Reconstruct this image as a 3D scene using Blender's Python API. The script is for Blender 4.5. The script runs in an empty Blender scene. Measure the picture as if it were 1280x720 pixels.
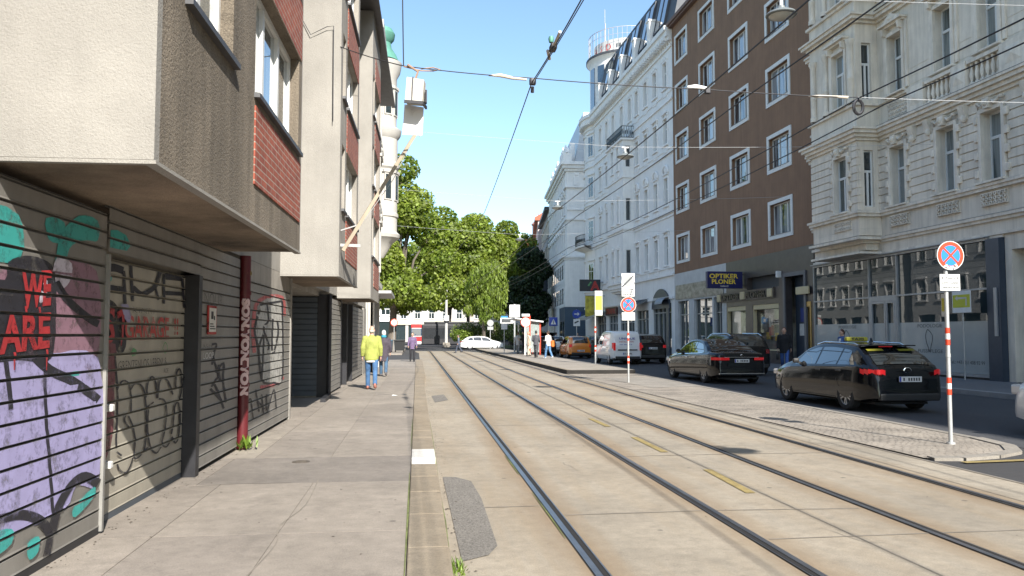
import bpy, bmesh, math, random
from mathutils import Vector, Matrix, geometry
R = math.radians
rnd = random.Random(7)
scene = bpy.context.scene
col = scene.collection

# ------------------------------------------------------------------ materials
MATS = {}
def nd(nt, typ, **kw):
    n = nt.nodes.new(typ)
    for k, v in kw.items(): setattr(n, k, v)
    return n
def base_mat(name):
    m = bpy.data.materials.new(name); m.use_nodes = True
    nt = m.node_tree; b = nt.nodes['Principled BSDF']
    return m, nt, b
def lk(nt, a, b): nt.links.new(a, b)
def mixc(nt, fac, a, b, blend='MIX'):
    n = nd(nt, 'ShaderNodeMix', data_type='RGBA', blend_type=blend)
    for sock, v in ((n.inputs[0], fac), (n.inputs[6], a), (n.inputs[7], b)):
        if hasattr(v, 'links') or hasattr(v, 'is_linked'): lk(nt, v, sock)
        elif isinstance(v, (int, float)): sock.default_value = v
        else: sock.default_value = (v[0], v[1], v[2], 1)
    return n.outputs[2]
def ramp(nt, fac, stops):
    n = nd(nt, 'ShaderNodeValToRGB'); e = n.color_ramp.elements
    while len(e) < len(stops): e.new(.5)
    for k, (p, c) in enumerate(stops):
        e[k].position = p
        e[k].color = (c, c, c, 1) if isinstance(c, (int, float)) else (c[0], c[1], c[2], 1)
    lk(nt, fac, n.inputs[0]); return n.outputs[0]
def noise(nt, vec, scale, detail=4, rough=.6, stretch=None):
    n = nd(nt, 'ShaderNodeTexNoise'); n.inputs['Scale'].default_value = scale
    n.inputs['Detail'].default_value = detail; n.inputs['Roughness'].default_value = rough
    if stretch:
        mp = nd(nt, 'ShaderNodeMapping'); mp.inputs['Scale'].default_value = stretch
        lk(nt, vec, mp.inputs[0]); vec = mp.outputs[0]
    lk(nt, vec, n.inputs['Vector']); return n.outputs['Fac']
def coords(nt): return nd(nt, 'ShaderNodeTexCoord').outputs['Object']
def add_bump(nt, b, h, strength, dist=.02):
    n = nd(nt, 'ShaderNodeBump'); n.inputs['Strength'].default_value = strength
    n.inputs['Distance'].default_value = dist
    lk(nt, h, n.inputs['Height']); lk(nt, n.outputs[0], b.inputs['Normal'])
def mul(c, k): return tuple(min(1., x * k) for x in c)
def M(name, c, rough=.75, var=.12, scale=2., bump=0., bscale=60., metal=0., spec=.5, coat=0., stretch=None, streak=0., emit=0., fine=0.):
    """general painted / mineral surface: base colour broken up by two noises, optional grain, streaks and bump"""
    if name in MATS: return MATS[name]
    m, nt, b = base_mat(name)
    b.inputs['Roughness'].default_value = rough; b.inputs['Metallic'].default_value = metal
    b.inputs['Specular IOR Level'].default_value = spec; b.inputs['Coat Weight'].default_value = coat
    b.inputs['Coat Roughness'].default_value = .04
    if var or streak or fine:
        t = coords(nt)
        f = ramp(nt, noise(nt, t, scale, 5, .62, stretch), [(.28, 0.), (.72, 1.)])
        o = mixc(nt, f, mul(c, 1 - var), mul(c, 1 + var))
        if streak:
            s = ramp(nt, noise(nt, t, 1.6, 4, .6, (3., 3., .22)), [(.42, 0.), (.75, streak)])
            o = mixc(nt, s, o, mul(c, .45))
        if fine:
            g = ramp(nt, noise(nt, t, bscale * 1.5, 2, .7), [(.3, 0.), (.7, 1.)])
            o = mixc(nt, g, mixc(nt, fine, o, (0, 0, 0)), o)
        lk(nt, o, b.inputs['Base Color'])
        if bump: add_bump(nt, b, noise(nt, t, bscale, 3, .7), bump)
    else:
        b.inputs['Base Color'].default_value = (*c, 1)
    if emit:
        b.inputs['Emission Color'].default_value = (*c, 1); b.inputs['Emission Strength'].default_value = emit
    MATS[name] = m; return m
def glass_mat(name, c=(.03, .04, .05), curtain=None, dens=.5, rough=.02, spec=1.0, coat=.6, stretch=(1.3, 1.3, .12)):
    if name in MATS: return MATS[name]
    m, nt, b = base_mat(name)
    b.inputs['Roughness'].default_value = rough; b.inputs['Specular IOR Level'].default_value = spec
    b.inputs['Coat Weight'].default_value = coat; b.inputs['Coat Roughness'].default_value = .01
    t = coords(nt)
    if curtain:
        oi = nd(nt, 'ShaderNodeObjectInfo')
        ad = nd(nt, 'ShaderNodeVectorMath', operation='ADD'); lk(nt, t, ad.inputs[0])
        sc = nd(nt, 'ShaderNodeVectorMath', operation='SCALE'); lk(nt, oi.outputs['Location'], sc.inputs[0]); sc.inputs[3].default_value = 1.37
        lk(nt, sc.outputs[0], ad.inputs[1])
        f = ramp(nt, noise(nt, ad.outputs[0], 1.4, 3, .55, stretch), [(dens - .04, 0.), (dens + .04, 1.)])
        fold = ramp(nt, noise(nt, ad.outputs[0], 9., 2, .5, (3, 3, .05)), [(.3, .7), (.7, 1.)])
        cc = mixc(nt, 1., mixc(nt, f, curtain, c), fold, 'MULTIPLY')
        lk(nt, cc, b.inputs['Base Color'])
    else: b.inputs['Base Color'].default_value = (*c, 1)
    add_bump(nt, b, noise(nt, t, .9, 2, .5), .06, .02)
    MATS[name] = m; return m
def brick_mat(name, c1, c2, mortar, bw=.25, bh=.075, rot=None, rough=.85):
    if name in MATS: return MATS[name]
    m, nt, b = base_mat(name); b.inputs['Roughness'].default_value = rough
    t = coords(nt)
    sx = nd(nt, 'ShaderNodeSeparateXYZ'); lk(nt, t, sx.inputs[0])
    sm = nd(nt, 'ShaderNodeMath', operation='ADD'); lk(nt, sx.outputs[0], sm.inputs[0]); lk(nt, sx.outputs[1], sm.inputs[1])
    cb = nd(nt, 'ShaderNodeCombineXYZ'); lk(nt, sm.outputs[0], cb.inputs[0]); lk(nt, sx.outputs[2], cb.inputs[1])
    n = nd(nt, 'ShaderNodeTexBrick'); lk(nt, cb.outputs[0], n.inputs['Vector'])
    n.inputs['Scale'].default_value = 1; n.inputs['Brick Width'].default_value = bw; n.inputs['Row Height'].default_value = bh
    n.inputs['Mortar Size'].default_value = .007; n.inputs['Mortar Smooth'].default_value = .2
    for k, cx in (('Color1', c1), ('Color2', c2), ('Mortar', mortar)): n.inputs[k].default_value = (*cx, 1)
    v = ramp(nt, noise(nt, t, 6, 4, .6), [(.3, .75), (.7, 1.1)])
    lk(nt, mixc(nt, 1., n.outputs['Color'], v, 'MULTIPLY'), b.inputs['Base Color'])
    inv = nd(nt, 'ShaderNodeMath', operation='SUBTRACT'); inv.inputs[0].default_value = 1; lk(nt, n.outputs['Fac'], inv.inputs[1])
    add_bump(nt, b, inv.outputs[0], .6, .008)
    MATS[name] = m; return m
def leaf_mat(name, c1, c2, trans=.35):
    if name in MATS: return MATS[name]
    m, nt, b = base_mat(name); b.inputs['Roughness'].default_value = .5
    t = coords(nt)
    f = ramp(nt, noise(nt, t, .35, 4, .7), [(.3, 0.), (.7, 1.)])
    f2 = ramp(nt, noise(nt, t, 3.1, 2, .7), [(.3, .7), (.7, 1.25)])
    gi = nd(nt, 'ShaderNodeNewGeometry'); f3 = ramp(nt, gi.outputs['Random Per Island'], [(0., .45), (1., 1.35)])
    c = mixc(nt, 1., mixc(nt, 1., mixc(nt, f, c1, c2), f2, 'MULTIPLY'), f3, 'MULTIPLY')
    lk(nt, c, b.inputs['Base Color'])
    tr = nd(nt, 'ShaderNodeBsdfTranslucent'); lk(nt, mixc(nt, 1., c, (1.5, 1.6, .5), 'MULTIPLY'), tr.inputs[0])
    mx = nd(nt, 'ShaderNodeMixShader'); mx.inputs[0].default_value = trans
    lk(nt, b.outputs[0], mx.inputs[1]); lk(nt, tr.outputs[0], mx.inputs[2])
    lk(nt, mx.outputs[0], nt.nodes['Material Output'].inputs[0])
    MATS[name] = m; return m

# ------------------------------------------------------------------ mesh builder
class MB:
    def __init__(s): s.v = []; s.f = []; s.mi = []; s.k = 0; s.sm = []; s.smooth = False
    def _f(s, idx): s.f.append(tuple(idx)); s.mi.append(s.k); s.sm.append(s.smooth)
    def add(s, vs, fs):
        o = len(s.v); s.v.extend([tuple(p) for p in vs])
        for f in fs: s._f([o + i for i in f])
        return s
    def quad(s, *p): return s.add(p, [tuple(range(len(p)))])
    def box(s, x0, x1, y0, y1, z0, z1):
        if x0 > x1: x0, x1 = x1, x0
        if y0 > y1: y0, y1 = y1, y0
        if z0 > z1: z0, z1 = z1, z0
        return s.add([(x0,y0,z0),(x1,y0,z0),(x1,y1,z0),(x0,y1,z0),(x0,y0,z1),(x1,y0,z1),(x1,y1,z1),(x0,y1,z1)],
                     [(0,3,2,1),(4,5,6,7),(0,1,5,4),(1,2,6,5),(2,3,7,6),(3,0,4,7)])
    def cbox(s, x0, x1, y0, y1, z0, z1, c=.01):
        """box with chamfered edges"""
        if x0 > x1: x0, x1 = x1, x0
        if y0 > y1: y0, y1 = y1, y0
        c = min(c, (x1-x0)*.45, (y1-y0)*.45, (z1-z0)*.45)
        bm = bmesh.new(); r = bmesh.ops.create_cube(bm, size=1)
        for v in bm.verts:
            v.co = ((x0+x1)/2 + v.co.x*(x1-x0), (y0+y1)/2 + v.co.y*(y1-y0), (z0+z1)/2 + v.co.z*(z1-z0))
        bmesh.ops.bevel(bm, geom=list(bm.edges), offset=c, segments=2, affect='EDGES', profile=.5)
        return s.frombm(bm)
    def frombm(s, bm):
        bm.verts.index_update(); o = len(s.v)
        s.v.extend([tuple(v.co) for v in bm.verts])
        for f in bm.faces: s._f([o + v.index for v in f.verts])
        bm.free(); return s
    def obox(s, c, size, rot):
        """box centred at c, rotated by a 3x3 matrix"""
        vs = []
        for z in (-.5, .5):
            for x, y in ((-.5,-.5),(.5,-.5),(.5,.5),(-.5,.5)):
                vs.append(Vector(c) + rot @ Vector((x*size[0], y*size[1], z*size[2])))
        return s.add(vs, [(0,3,2,1),(4,5,6,7),(0,1,5,4),(1,2,6,5),(2,3,7,6),(3,0,4,7)])
    def bar(s, p0, p1, w, h, up=(0,0,1)):
        p0, p1 = Vector(p0), Vector(p1); d = (p1-p0); L = d.length; d.normalize()
        u = Vector(up)
        if abs(d.dot(u)) > .98: u = Vector((1,0,0))
        a = d.cross(u).normalized(); b = a.cross(d)
        m = Matrix((a, d, b)).transposed()
        return s.obox((p0+p1)/2, (w, L, h), m)
    def prism(s, poly, fn, t0, t1):
        """extrude a 2D outline; fn(a,b,t)->xyz"""
        n = len(poly)
        vs = [fn(a, b, t0) for a, b in poly] + [fn(a, b, t1) for a, b in poly]
        fs = [(i, (i+1) % n, n+(i+1) % n, n+i) for i in range(n)] + [tuple(range(n-1, -1, -1)), tuple(range(n, 2*n))]
        return s.add(vs, fs)
    def cyl(s, p0, p1, r0, r1=None, n=10, caps=True):
        return s.tube([p0, p1], [r0, r0 if r1 is None else r1], n, caps)
    def tube(s, pts, r, n=8, caps=True):
        pts = [Vector(p) for p in pts]
        if not isinstance(r, (list, tuple)): r = [r]*len(pts)
        o = len(s.v); ref = None; m = len(pts)
        for i, p in enumerate(pts):
            d = (pts[min(i+1, m-1)] - pts[max(i-1, 0)]).normalized()
            if ref is None:
                ref = Vector((0,0,1)) if abs(d.z) < .9 else Vector((1,0,0))
            a = d.cross(ref)
            if a.length < 1e-4: a = d.cross(Vector((.3,.8,.5)))
            a.normalize(); b = a.cross(d); ref = b
            for k in range(n):
                t = 2*math.pi*k/n
                s.v.append(tuple(p + (a*math.cos(t) + b*math.sin(t))*r[i]))
        sm, s.smooth = s.smooth, True
        for i in range(m-1):
            for k in range(n):
                k2 = (k+1) % n
                s._f((o+i*n+k, o+i*n+k2, o+(i+1)*n+k2, o+(i+1)*n+k))
        s.smooth = sm
        if caps:
            s._f([o+k for k in range(n-1, -1, -1)]); s._f([o+(m-1)*n+k for k in range(n)])
        return s
    def lathe(s, prof, c=(0,0,0), n=20, a0=0., a1=None, axis='z'):
        full = a1 is None; a1 = 2*math.pi if full else a1
        cols = n if full else n+1; o = len(s.v)
        for r, z in prof:
            for k in range(cols):
                t = a0 + (a1-a0)*k/n; p = (r*math.cos(t), r*math.sin(t), z)
                if axis == 'y': p = (p[0], p[2], p[1])
                if axis == 'x': p = (p[2], p[0], p[1])
                s.v.append((c[0]+p[0], c[1]+p[1], c[2]+p[2]))
        sm, s.smooth = s.smooth, True
        for i in range(len(prof)-1):
            for k in range(n):
                k2 = (k+1) % cols
                s._f((o+i*cols+k, o+i*cols+k2, o+(i+1)*cols+k2, o+(i+1)*cols+k))
        s.smooth = sm
        return s
    def ball(s, c, r, n=10, m=7):
        if not isinstance(r, (tuple, list)): r = (r, r, r)
        o = len(s.v)
        for i in range(m+1):
            a = math.pi*i/m
            for k in range(n):
                t = 2*math.pi*k/n
                s.v.append((c[0]+r[0]*math.sin(a)*math.cos(t), c[1]+r[1]*math.sin(a)*math.sin(t), c[2]+r[2]*math.cos(a)))
        sm, s.smooth = s.smooth, True
        for i in range(m):
            for k in range(n):
                k2 = (k+1) % n; s._f((o+i*n+k, o+(i+1)*n+k, o+(i+1)*n+k2, o+i*n+k2))
        s.smooth = sm; return s
    def xf(s, fn): s.v = [tuple(fn(*p)) for p in s.v]; return s
    def mesh(s, name, mats):
        me = bpy.data.meshes.new(name); me.from_pydata(s.v, [], s.f)
        if not isinstance(mats, (list, tuple)): mats = [mats]
        for m in mats: me.materials.append(m)
        me.polygons.foreach_set('material_index', s.mi)
        me.polygons.foreach_set('use_smooth', s.sm)
        bm = bmesh.new(); bm.from_mesh(me)
        bmesh.ops.remove_doubles(bm, verts=bm.verts, dist=1e-5)
        bmesh.ops.recalc_face_normals(bm, faces=bm.faces)
        bm.to_mesh(me); bm.free(); me.update()
        if any(s.sm): me.set_sharp_from_angle(angle=R(32))
        return me
    def build(s, name, mats, parent=None, loc=(0,0,0), rz=0., raw=False):
        if raw:
            me = bpy.data.meshes.new(name); me.from_pydata(s.v, [], s.f)
            for m in (mats if isinstance(mats, (list, tuple)) else [mats]): me.materials.append(m)
            me.polygons.foreach_set('material_index', s.mi); me.polygons.foreach_set('use_smooth', s.sm)
        else: me = s.mesh(name, mats)
        return link(name, me, parent, loc, rz)
def link(name, me, parent=None, loc=(0,0,0), rz=0.):
    o = bpy.data.objects.new(name, me); col.objects.link(o)
    o.location = loc; o.rotation_euler = (0, 0, rz)
    if parent: o.parent = parent
    return o
def tag(o, label, cat, group=None):
    o['label'] = label; o['category'] = cat
    if group: o['group'] = group
    return o
def thing(name, label, cat, loc=(0,0,0), rz=0., group=None):
    return tag(link(name, None, None, loc, rz), label, cat, group)
def structure(o): o['kind'] = 'structure'; return o
def stuff(o, label=None, cat=None):
    o['kind'] = 'stuff'
    if label: o['label'] = label
    if cat: o['category'] = cat
    return o
def copy_tree(o, loc, rz=None, label=None):
    def rec(src, par):
        c = src.copy(); col.objects.link(c)
        if par: c.parent = par
        for ch in KIDS.get(src.name, [x for x in bpy.data.objects if x.parent == src]): rec(ch, c)
        return c
    c = rec(o, None); c.location = loc
    if rz is not None: c.rotation_euler = (0, 0, rz)
    if label: c['label'] = label
    return c
KIDS = {}

# text -> list of 2D polygons (triangles)
def text_tris(s, size=1., align='LEFT', bold=0., space=1.):
    cu = bpy.data.curves.new('text', 'FONT'); cu.body = s; cu.size = size; cu.align_x = align
    cu.resolution_u = 3; cu.offset = bold; cu.space_character = space; cu.fill_mode = 'FRONT'
    ob = bpy.data.objects.new('text', cu); col.objects.link(ob)
    dg = bpy.context.evaluated_depsgraph_get(); ev = ob.evaluated_get(dg); me = ev.to_mesh()
    me.calc_loop_triangles()
    tr = [[(me.vertices[i].co.x, me.vertices[i].co.y) for i in t.vertices] for t in me.loop_triangles]
    ev.to_mesh_clear(); bpy.data.objects.remove(ob); bpy.data.curves.remove(cu)
    return tr
def text_width(tr): 
    xs = [p[0] for t in tr for p in t]; return (min(xs), max(xs))
def add_text(mb, s, fn, x0, y0, w=None, h=.1, bold=0., align='LEFT', space=1.):
    """lay text with cap height h with its left/centre at x0, baseline y0, squeezed to width w; fn(a,b)->xyz"""
    tr = text_tris(s, h/.7, 'LEFT', bold, space)
    if not tr: return mb
    a, b = text_width(tr); k = (w/(b-a)) if w else 1.
    off = x0 if align == 'LEFT' else x0 - (b-a)*k/2
    for t in tr: mb.quad(*[fn(off + (p[0]-a)*k, y0 + p[1]) for p in t])
    return mb
def ribbon(pts, w, closed=False, k=1.):
    """mitred ribbon quads along a 2D polyline; k widens it along the first axis (k>1 for steep strokes)"""
    if k != 1.:
        return [[(q[0]*k, q[1]) for q in t] for t in ribbon([(p[0]/k, p[1]) for p in pts], w, closed)]
    n = len(pts); L = []; Rr = []
    for i, p in enumerate(pts):
        a = pts[i-1] if (i > 0 or closed) else None
        b = pts[(i+1) % n] if (i < n-1 or closed) else None
        def un(u, v):
            dx, dy = v[0]-u[0], v[1]-u[1]; l = math.hypot(dx, dy) or 1; return dx/l, dy/l
        if a is None: t = un(p, b)
        elif b is None: t = un(a, p)
        else:
            t1, t2 = un(a, p), un(p, b); t = (t1[0]+t2[0], t1[1]+t2[1]); l = math.hypot(*t) or 1; t = (t[0]/l, t[1]/l)
        ww = w if not isinstance(w, (list, tuple)) else w[i]
        L.append((p[0]-t[1]*ww/2, p[1]+t[0]*ww/2)); Rr.append((p[0]+t[1]*ww/2, p[1]-t[0]*ww/2))
    out = []
    for i in range(n if closed else n-1):
        j = (i+1) % n; out.append([L[i], Rr[i], Rr[j]]); out.append([L[i], Rr[j], L[j]])
    return out
def smoothline(pts, k=4, closed=False):
    out = []; n = len(pts)
    for i in range(n if closed else n-1):
        p0 = pts[i-1] if (i > 0 or closed) else pts[i]; p1 = pts[i]; p2 = pts[(i+1) % n]
        p3 = pts[(i+2) % n] if (i+2 < n or closed) else p2
        for j in range(k):
            t = j/k
            out.append(tuple(.5*((2*p1[d]) + (-p0[d]+p2[d])*t + (2*p0[d]-5*p1[d]+4*p2[d]-p3[d])*t*t + (-p0[d]+3*p1[d]-3*p2[d]+p3[d])*t**3) for d in (0, 1)))
    if not closed: out.append(tuple(pts[-1]))
    return out
def poly_tris(poly):
    vs = [Vector((p[0], p[1], 0)) for p in poly]
    return [[poly[i] for i in t] for t in geometry.tessellate_polygon([vs])]
def clip_band(tri, z0, z1):
    def half(p, keep, z):
        out = []
        for i in range(len(p)):
            a, b = p[i-1], p[i]; ia, ib = keep(a[1]), keep(b[1])
            if ia != ib:
                t = (z-a[1])/(b[1]-a[1]); out.append((a[0]+(b[0]-a[0])*t, z))
            if ib: out.append(b)
        return out
    p = half(tri, lambda y: y >= z0, z0)
    return half(p, lambda y: y <= z1, z1) if len(p) > 2 else []
# wall rectangle with rectangular holes; fn(a,z,v)
def holed_wall(mb, a0, a1, z0, z1, holes, fn, v=0., reveal=.2):
    xs = sorted({a0, a1, *[h[0] for h in holes], *[h[1] for h in holes]}); zs = sorted({z0, z1, *[h[2] for h in holes], *[h[3] for h in holes]})
    xs = [x for x in xs if a0 - 1e-6 <= x <= a1 + 1e-6]; zs = [z for z in zs if z0 - 1e-6 <= z <= z1 + 1e-6]
    for i in range(len(xs)-1):
        for j in range(len(zs)-1):
            cx, cz = (xs[i]+xs[i+1])/2, (zs[j]+zs[j+1])/2
            if any(h[0] < cx < h[1] and h[2] < cz < h[3] for h in holes): continue
            mb.quad(fn(xs[i], zs[j], v), fn(xs[i+1], zs[j], v), fn(xs[i+1], zs[j+1], v), fn(xs[i], zs[j+1], v))
    for a, b, c, d in holes:
        w = v - reveal
        mb.quad(fn(a,c,v), fn(b,c,v), fn(b,c,w), fn(a,c,w)); mb.quad(fn(a,d,v), fn(b,d,v), fn(b,d,w), fn(a,d,w))
        mb.quad(fn(a,c,v), fn(a,d,v), fn(a,d,w), fn(a,c,w)); mb.quad(fn(b,c,v), fn(b,d,v), fn(b,d,w), fn(b,c,w))
    return mb
# canonical facade frame: x along, y out of the wall, z up.
fz = lambda a, z, v: (a, v, z)
RANG = R(91.2)
def right_pt(u, v, z=0.):
    a = R(1.2); return (19.13 - u*math.sin(a) - v*math.cos(a), 24.8 + u*math.cos(a) - v*math.sin(a), z)
# ------------------------------------------------------------------ camera, sky, sun
cam = bpy.data.cameras.new('camera'); cam.lens = 28.125; cam.sensor_width = 36; cam.clip_end = 3000; cam.clip_start = .05
camo = bpy.data.objects.new('camera', cam); col.objects.link(camo)
camo.location = (0, 0, 1.66); camo.rotation_euler = (R(90+3.3194), 0, R(-6.775))
scene.camera = camo
SUN_EL = 35.5; SD = Vector((-.275, .9615, 0)).normalized()*math.cos(R(SUN_EL)); SD.z = -math.sin(R(SUN_EL))
sl = bpy.data.lights.new('sun', 'SUN'); sl.energy = 5.0; sl.angle = R(.53); sl.color = (1., .95, .87)
so = bpy.data.objects.new('sun', sl); col.objects.link(so); so.rotation_euler = SD.to_track_quat('-Z', 'Y').to_euler()
w = bpy.data.worlds.new('World'); scene.world = w; w.use_nodes = True
nt = w.node_tree; bg = nt.nodes['Background']
sky = nt.nodes.new('ShaderNodeTexSky'); sky.sky_type = 'NISHITA'; sky.sun_disc = False
sky.sun_elevation = R(SUN_EL); sky.sun_rotation = math.atan2(-SD.x, -SD.y); sky.altitude = 150; sky.air_density = 1.; sky.dust_density = .9; sky.ozone_density = 1.
tint = nt.nodes.new('ShaderNodeMix'); tint.data_type = 'RGBA'; tint.blend_type = 'MULTIPLY'; tint.inputs[0].default_value = 1; tint.inputs[7].default_value = (.93, 1.03, 1.04, 1)
nt.links.new(sky.outputs[0], tint.inputs[6]); nt.links.new(tint.outputs[2], bg.inputs[0]); bg.inputs[1].default_value = .125
scene.view_settings.view_transform = 'Standard'; scene.view_settings.look = 'None'; scene.view_settings.gamma = 1; scene.view_settings.exposure = 1.04

# ------------------------------------------------------------------ ground materials
def asphalt(name, c, grain=.5, scale=1.):
    m, nt, b = base_mat(name); b.inputs['Roughness'].default_value = .88; t = coords(nt)
    big = ramp(nt, noise(nt, t, .35, 5, .65), [(.3, 0.), (.7, 1.)])
    o = mixc(nt, big, mul(c, .82), mul(c, 1.15))
    g = ramp(nt, noise(nt, t, 120*scale, 2, .8), [(.35, 0.), (.65, 1.)])
    o = mixc(nt, g, mul(c, 1-grain), o)
    sp = ramp(nt, noise(nt, t, 2.3, 3, .7), [(.62, 0.), (.75, .35)])
    o = mixc(nt, sp, o, mul(c, .6))
    lk(nt, o, b.inputs['Base Color']); add_bump(nt, b, noise(nt, t, 150*scale, 2, .8), .35, .01)
    return m
def concrete(name, c, warm, stain=.5, rails=False):
    """worn pale concrete: broad blotches, ochre tinge, dark pits, wheel-polished streaks along the street"""
    m, nt, b = base_mat(name); b.inputs['Roughness'].default_value = .85; t = coords(nt)
    f = ramp(nt, noise(nt, t, .5, 6, .65), [(.3, 0.), (.72, 1.)])
    o = mixc(nt, f, mul(c, .76), mul(c, 1.16))
    fm = ramp(nt, noise(nt, t, 7., 5, .75), [(.3, .80), (.7, 1.12)])
    o = mixc(nt, 1., o, fm, 'MULTIPLY')
    f2 = ramp(nt, noise(nt, t, .8, 5, .7, (1.5, .12, 1)), [(.45, 0.), (.72, stain)])
    o = mixc(nt, f2, o, warm)
    g = ramp(nt, noise(nt, t, 90, 2, .8), [(.3, .72), (.7, 1.10)])
    o = mixc(nt, 1., o, g, 'MULTIPLY')
    v = nd(nt, 'ShaderNodeTexVoronoi'); v.inputs['Scale'].default_value = 2.1; lk(nt, t, v.inputs['Vector'])
    pit = ramp(nt, v.outputs['Distance'], [(.05, .8), (.075, 0.)])
    pm = ramp(nt, noise(nt, t, 1.1, 2, .5), [(.44, 0.), (.52, 1.)])
    o = mixc(nt, mixc(nt, 1., pit, pm, 'MULTIPLY'), o, mul(c, .28))
    sp = ramp(nt, noise(nt, t, 5.5, 4, .75), [(.57, 0.), (.72, .5)])
    o = mixc(nt, sp, o, mul(c, .5))
    oil = ramp(nt, noise(nt, t, 1.25, 6, .72), [(.54, 0.), (.68, .48)])
    o = mixc(nt, oil, o, mul(c, .5))
    v2 = nd(nt, 'ShaderNodeTexVoronoi'); v2.inputs['Scale'].default_value = 5.3; v2.inputs['Randomness'].default_value = 1; lk(nt, t, v2.inputs['Vector'])
    gum = ramp(nt, v2.outputs['Distance'], [(.06, .6), (.11, 0.)])
    o = mixc(nt, gum, o, mul(c, .62))
    if rails:    # brown rail dust lying in long bands beside each rail
        sx = nd(nt, 'ShaderNodeSeparateXYZ'); lk(nt, t, sx.inputs[0]); best = None
        for x in (1.27, 2.75, 4.31, 5.78):
            a = nd(nt, 'ShaderNodeMath', operation='SUBTRACT'); lk(nt, sx.outputs[0], a.inputs[0]); a.inputs[1].default_value = x
            q = nd(nt, 'ShaderNodeMath', operation='ABSOLUTE'); lk(nt, a.outputs[0], q.inputs[0])
            if best is None: best = q
            else:
                mn = nd(nt, 'ShaderNodeMath', operation='MINIMUM'); lk(nt, best.outputs[0], mn.inputs[0]); lk(nt, q.outputs[0], mn.inputs[1]); best = mn
        nz = noise(nt, t, 1.3, 5, .7, (1.6, .25, 1)); ad = nd(nt, 'ShaderNodeMath', operation='MULTIPLY_ADD'); lk(nt, nz, ad.inputs[0]); ad.inputs[1].default_value = .55; lk(nt, best.outputs[0], ad.inputs[2])
        dust = ramp(nt, ad.outputs[0], [(.27, .75), (.60, 0.)])
        o = mixc(nt, dust, o, (.20, .135, .075))
    lk(nt, o, b.inputs['Base Color']); add_bump(nt, b, noise(nt, t, 110, 3, .8), .3, .01)
    return m
def setts(name, c1, c2, joint, bw=.11, bh=.09):
    m, nt, b = base_mat(name); b.inputs['Roughness'].default_value = .8; t = coords(nt)
    wob = nd(nt, 'ShaderNodeTexNoise'); wob.inputs['Scale'].default_value = 1.7; lk(nt, t, wob.inputs['Vector'])
    sc = nd(nt, 'ShaderNodeVectorMath', operation='SCALE'); lk(nt, wob.outputs['Color'], sc.inputs[0]); sc.inputs[3].default_value = .3
    wb2 = nd(nt, 'ShaderNodeTexNoise'); wb2.inputs['Scale'].default_value = 9.; lk(nt, t, wb2.inputs['Vector']); sc2 = nd(nt, 'ShaderNodeVectorMath', operation='SCALE'); lk(nt, wb2.outputs['Color'], sc2.inputs[0]); sc2.inputs[3].default_value = .07; ad0 = nd(nt, 'ShaderNodeVectorMath', operation='ADD'); lk(nt, sc.outputs[0], ad0.inputs[0]); lk(nt, sc2.outputs[0], ad0.inputs[1]); sc = ad0
    ad = nd(nt, 'ShaderNodeVectorMath', operation='ADD'); lk(nt, t, ad.inputs[0]); lk(nt, sc.outputs[0], ad.inputs[1])
    n = nd(nt, 'ShaderNodeTexBrick'); lk(nt, ad.outputs[0], n.inputs['Vector']); n.inputs['Scale'].default_value = 1
    n.inputs['Brick Width'].default_value = bw; n.inputs['Row Height'].default_value = bh
    n.inputs['Mortar Size'].default_value = .011; n.inputs['Mortar Smooth'].default_value = .5
    for k, cx in (('Color1', c1), ('Color2', c2), ('Mortar', joint)): n.inputs[k].default_value = (*cx, 1)
    big = ramp(nt, noise(nt, t, 1.1, 5, .7), [(.3, .65), (.7, 1.15)])
    sand = ramp(nt, noise(nt, t, .9, 5, .75), [(.40, .15), (.60, .9)])
    o = mixc(nt, sand, n.outputs['Color'], mul(c1, 1.05))
    lk(nt, mixc(nt, 1., o, big, 'MULTIPLY'), b.inputs['Base Color'])
    inv = nd(nt, 'ShaderNodeMath', operation='SUBTRACT'); inv.inputs[0].default_value = 1; lk(nt, n.outputs['Fac'], inv.inputs[1])
    add_bump(nt, b, inv.outputs[0], .8, .02)
    return m
m_asph = asphalt('asphalt_road', (.06, .058, .06))
m_lane = asphalt('asphalt_lane', (.068, .069, .076))
m_patch = asphalt('asphalt_patch', (.24, .22, .195), .7, .6)
m_track = concrete('track_concrete', (.335, .29, .228), (.30, .22, .13), .5, True)
m_slab = [concrete('pavement_tone_%d' % k, c, mul(c, .8), .3) for k, c in enumerate([(.30, .262, .222), (.325, .285, .238), (.275, .24, .205), (.225, .198, .173)])]
m_kerb = concrete('kerb_stone', (.285, .238, .178), (.26, .195, .12), .5)
m_granite = concrete('pale_granite', (.29, .262, .225), (.24, .21, .17), .4)
m_setts = setts('stone_setts', (.32, .278, .23), (.25, .22, .185), (.11, .092, .075))
m_joint = M('joint_dark', (.10, .085, .065), .95, .4, 3)
m_jointsoft = M('joint_soft', (.20, .175, .145), .95, .3, 3)
m_moss = M('moss_joint', (.13, .15, .05), .95, .5, 6)
m_white = M('white_paint', (.62, .60, .56), .8, .12, 6, fine=.25)
m_yellow = M('yellow_road_paint', (.33, .25, .095), .88, .25, 7, fine=.45)
m_steel = M('rail_steel', (.19, .20, .22), .34, .2, 3, metal=.75)
m_black = M('black_groove', (.012, .011, .011), .9, 0)
m_rub = M('rail_edge_filler', (.05, .042, .034), .92, .35, 6)
m_pave = asphalt('pavement_asphalt', (.17, .167, .17), .3)

def sheet(mb, poly, z): return mb.quad(*[(x, y, z) for x, y in poly])
def strip(mb, pts, w, z):
    for t in ribbon(pts, w): mb.quad(*[(p[0], p[1], z) for p in t])
    return mb

structure(sheet(MB(), [(-600, -60), (600, -60), (600, 1400), (-600, 1400)], -.012).build('ground', m_asph))
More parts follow.
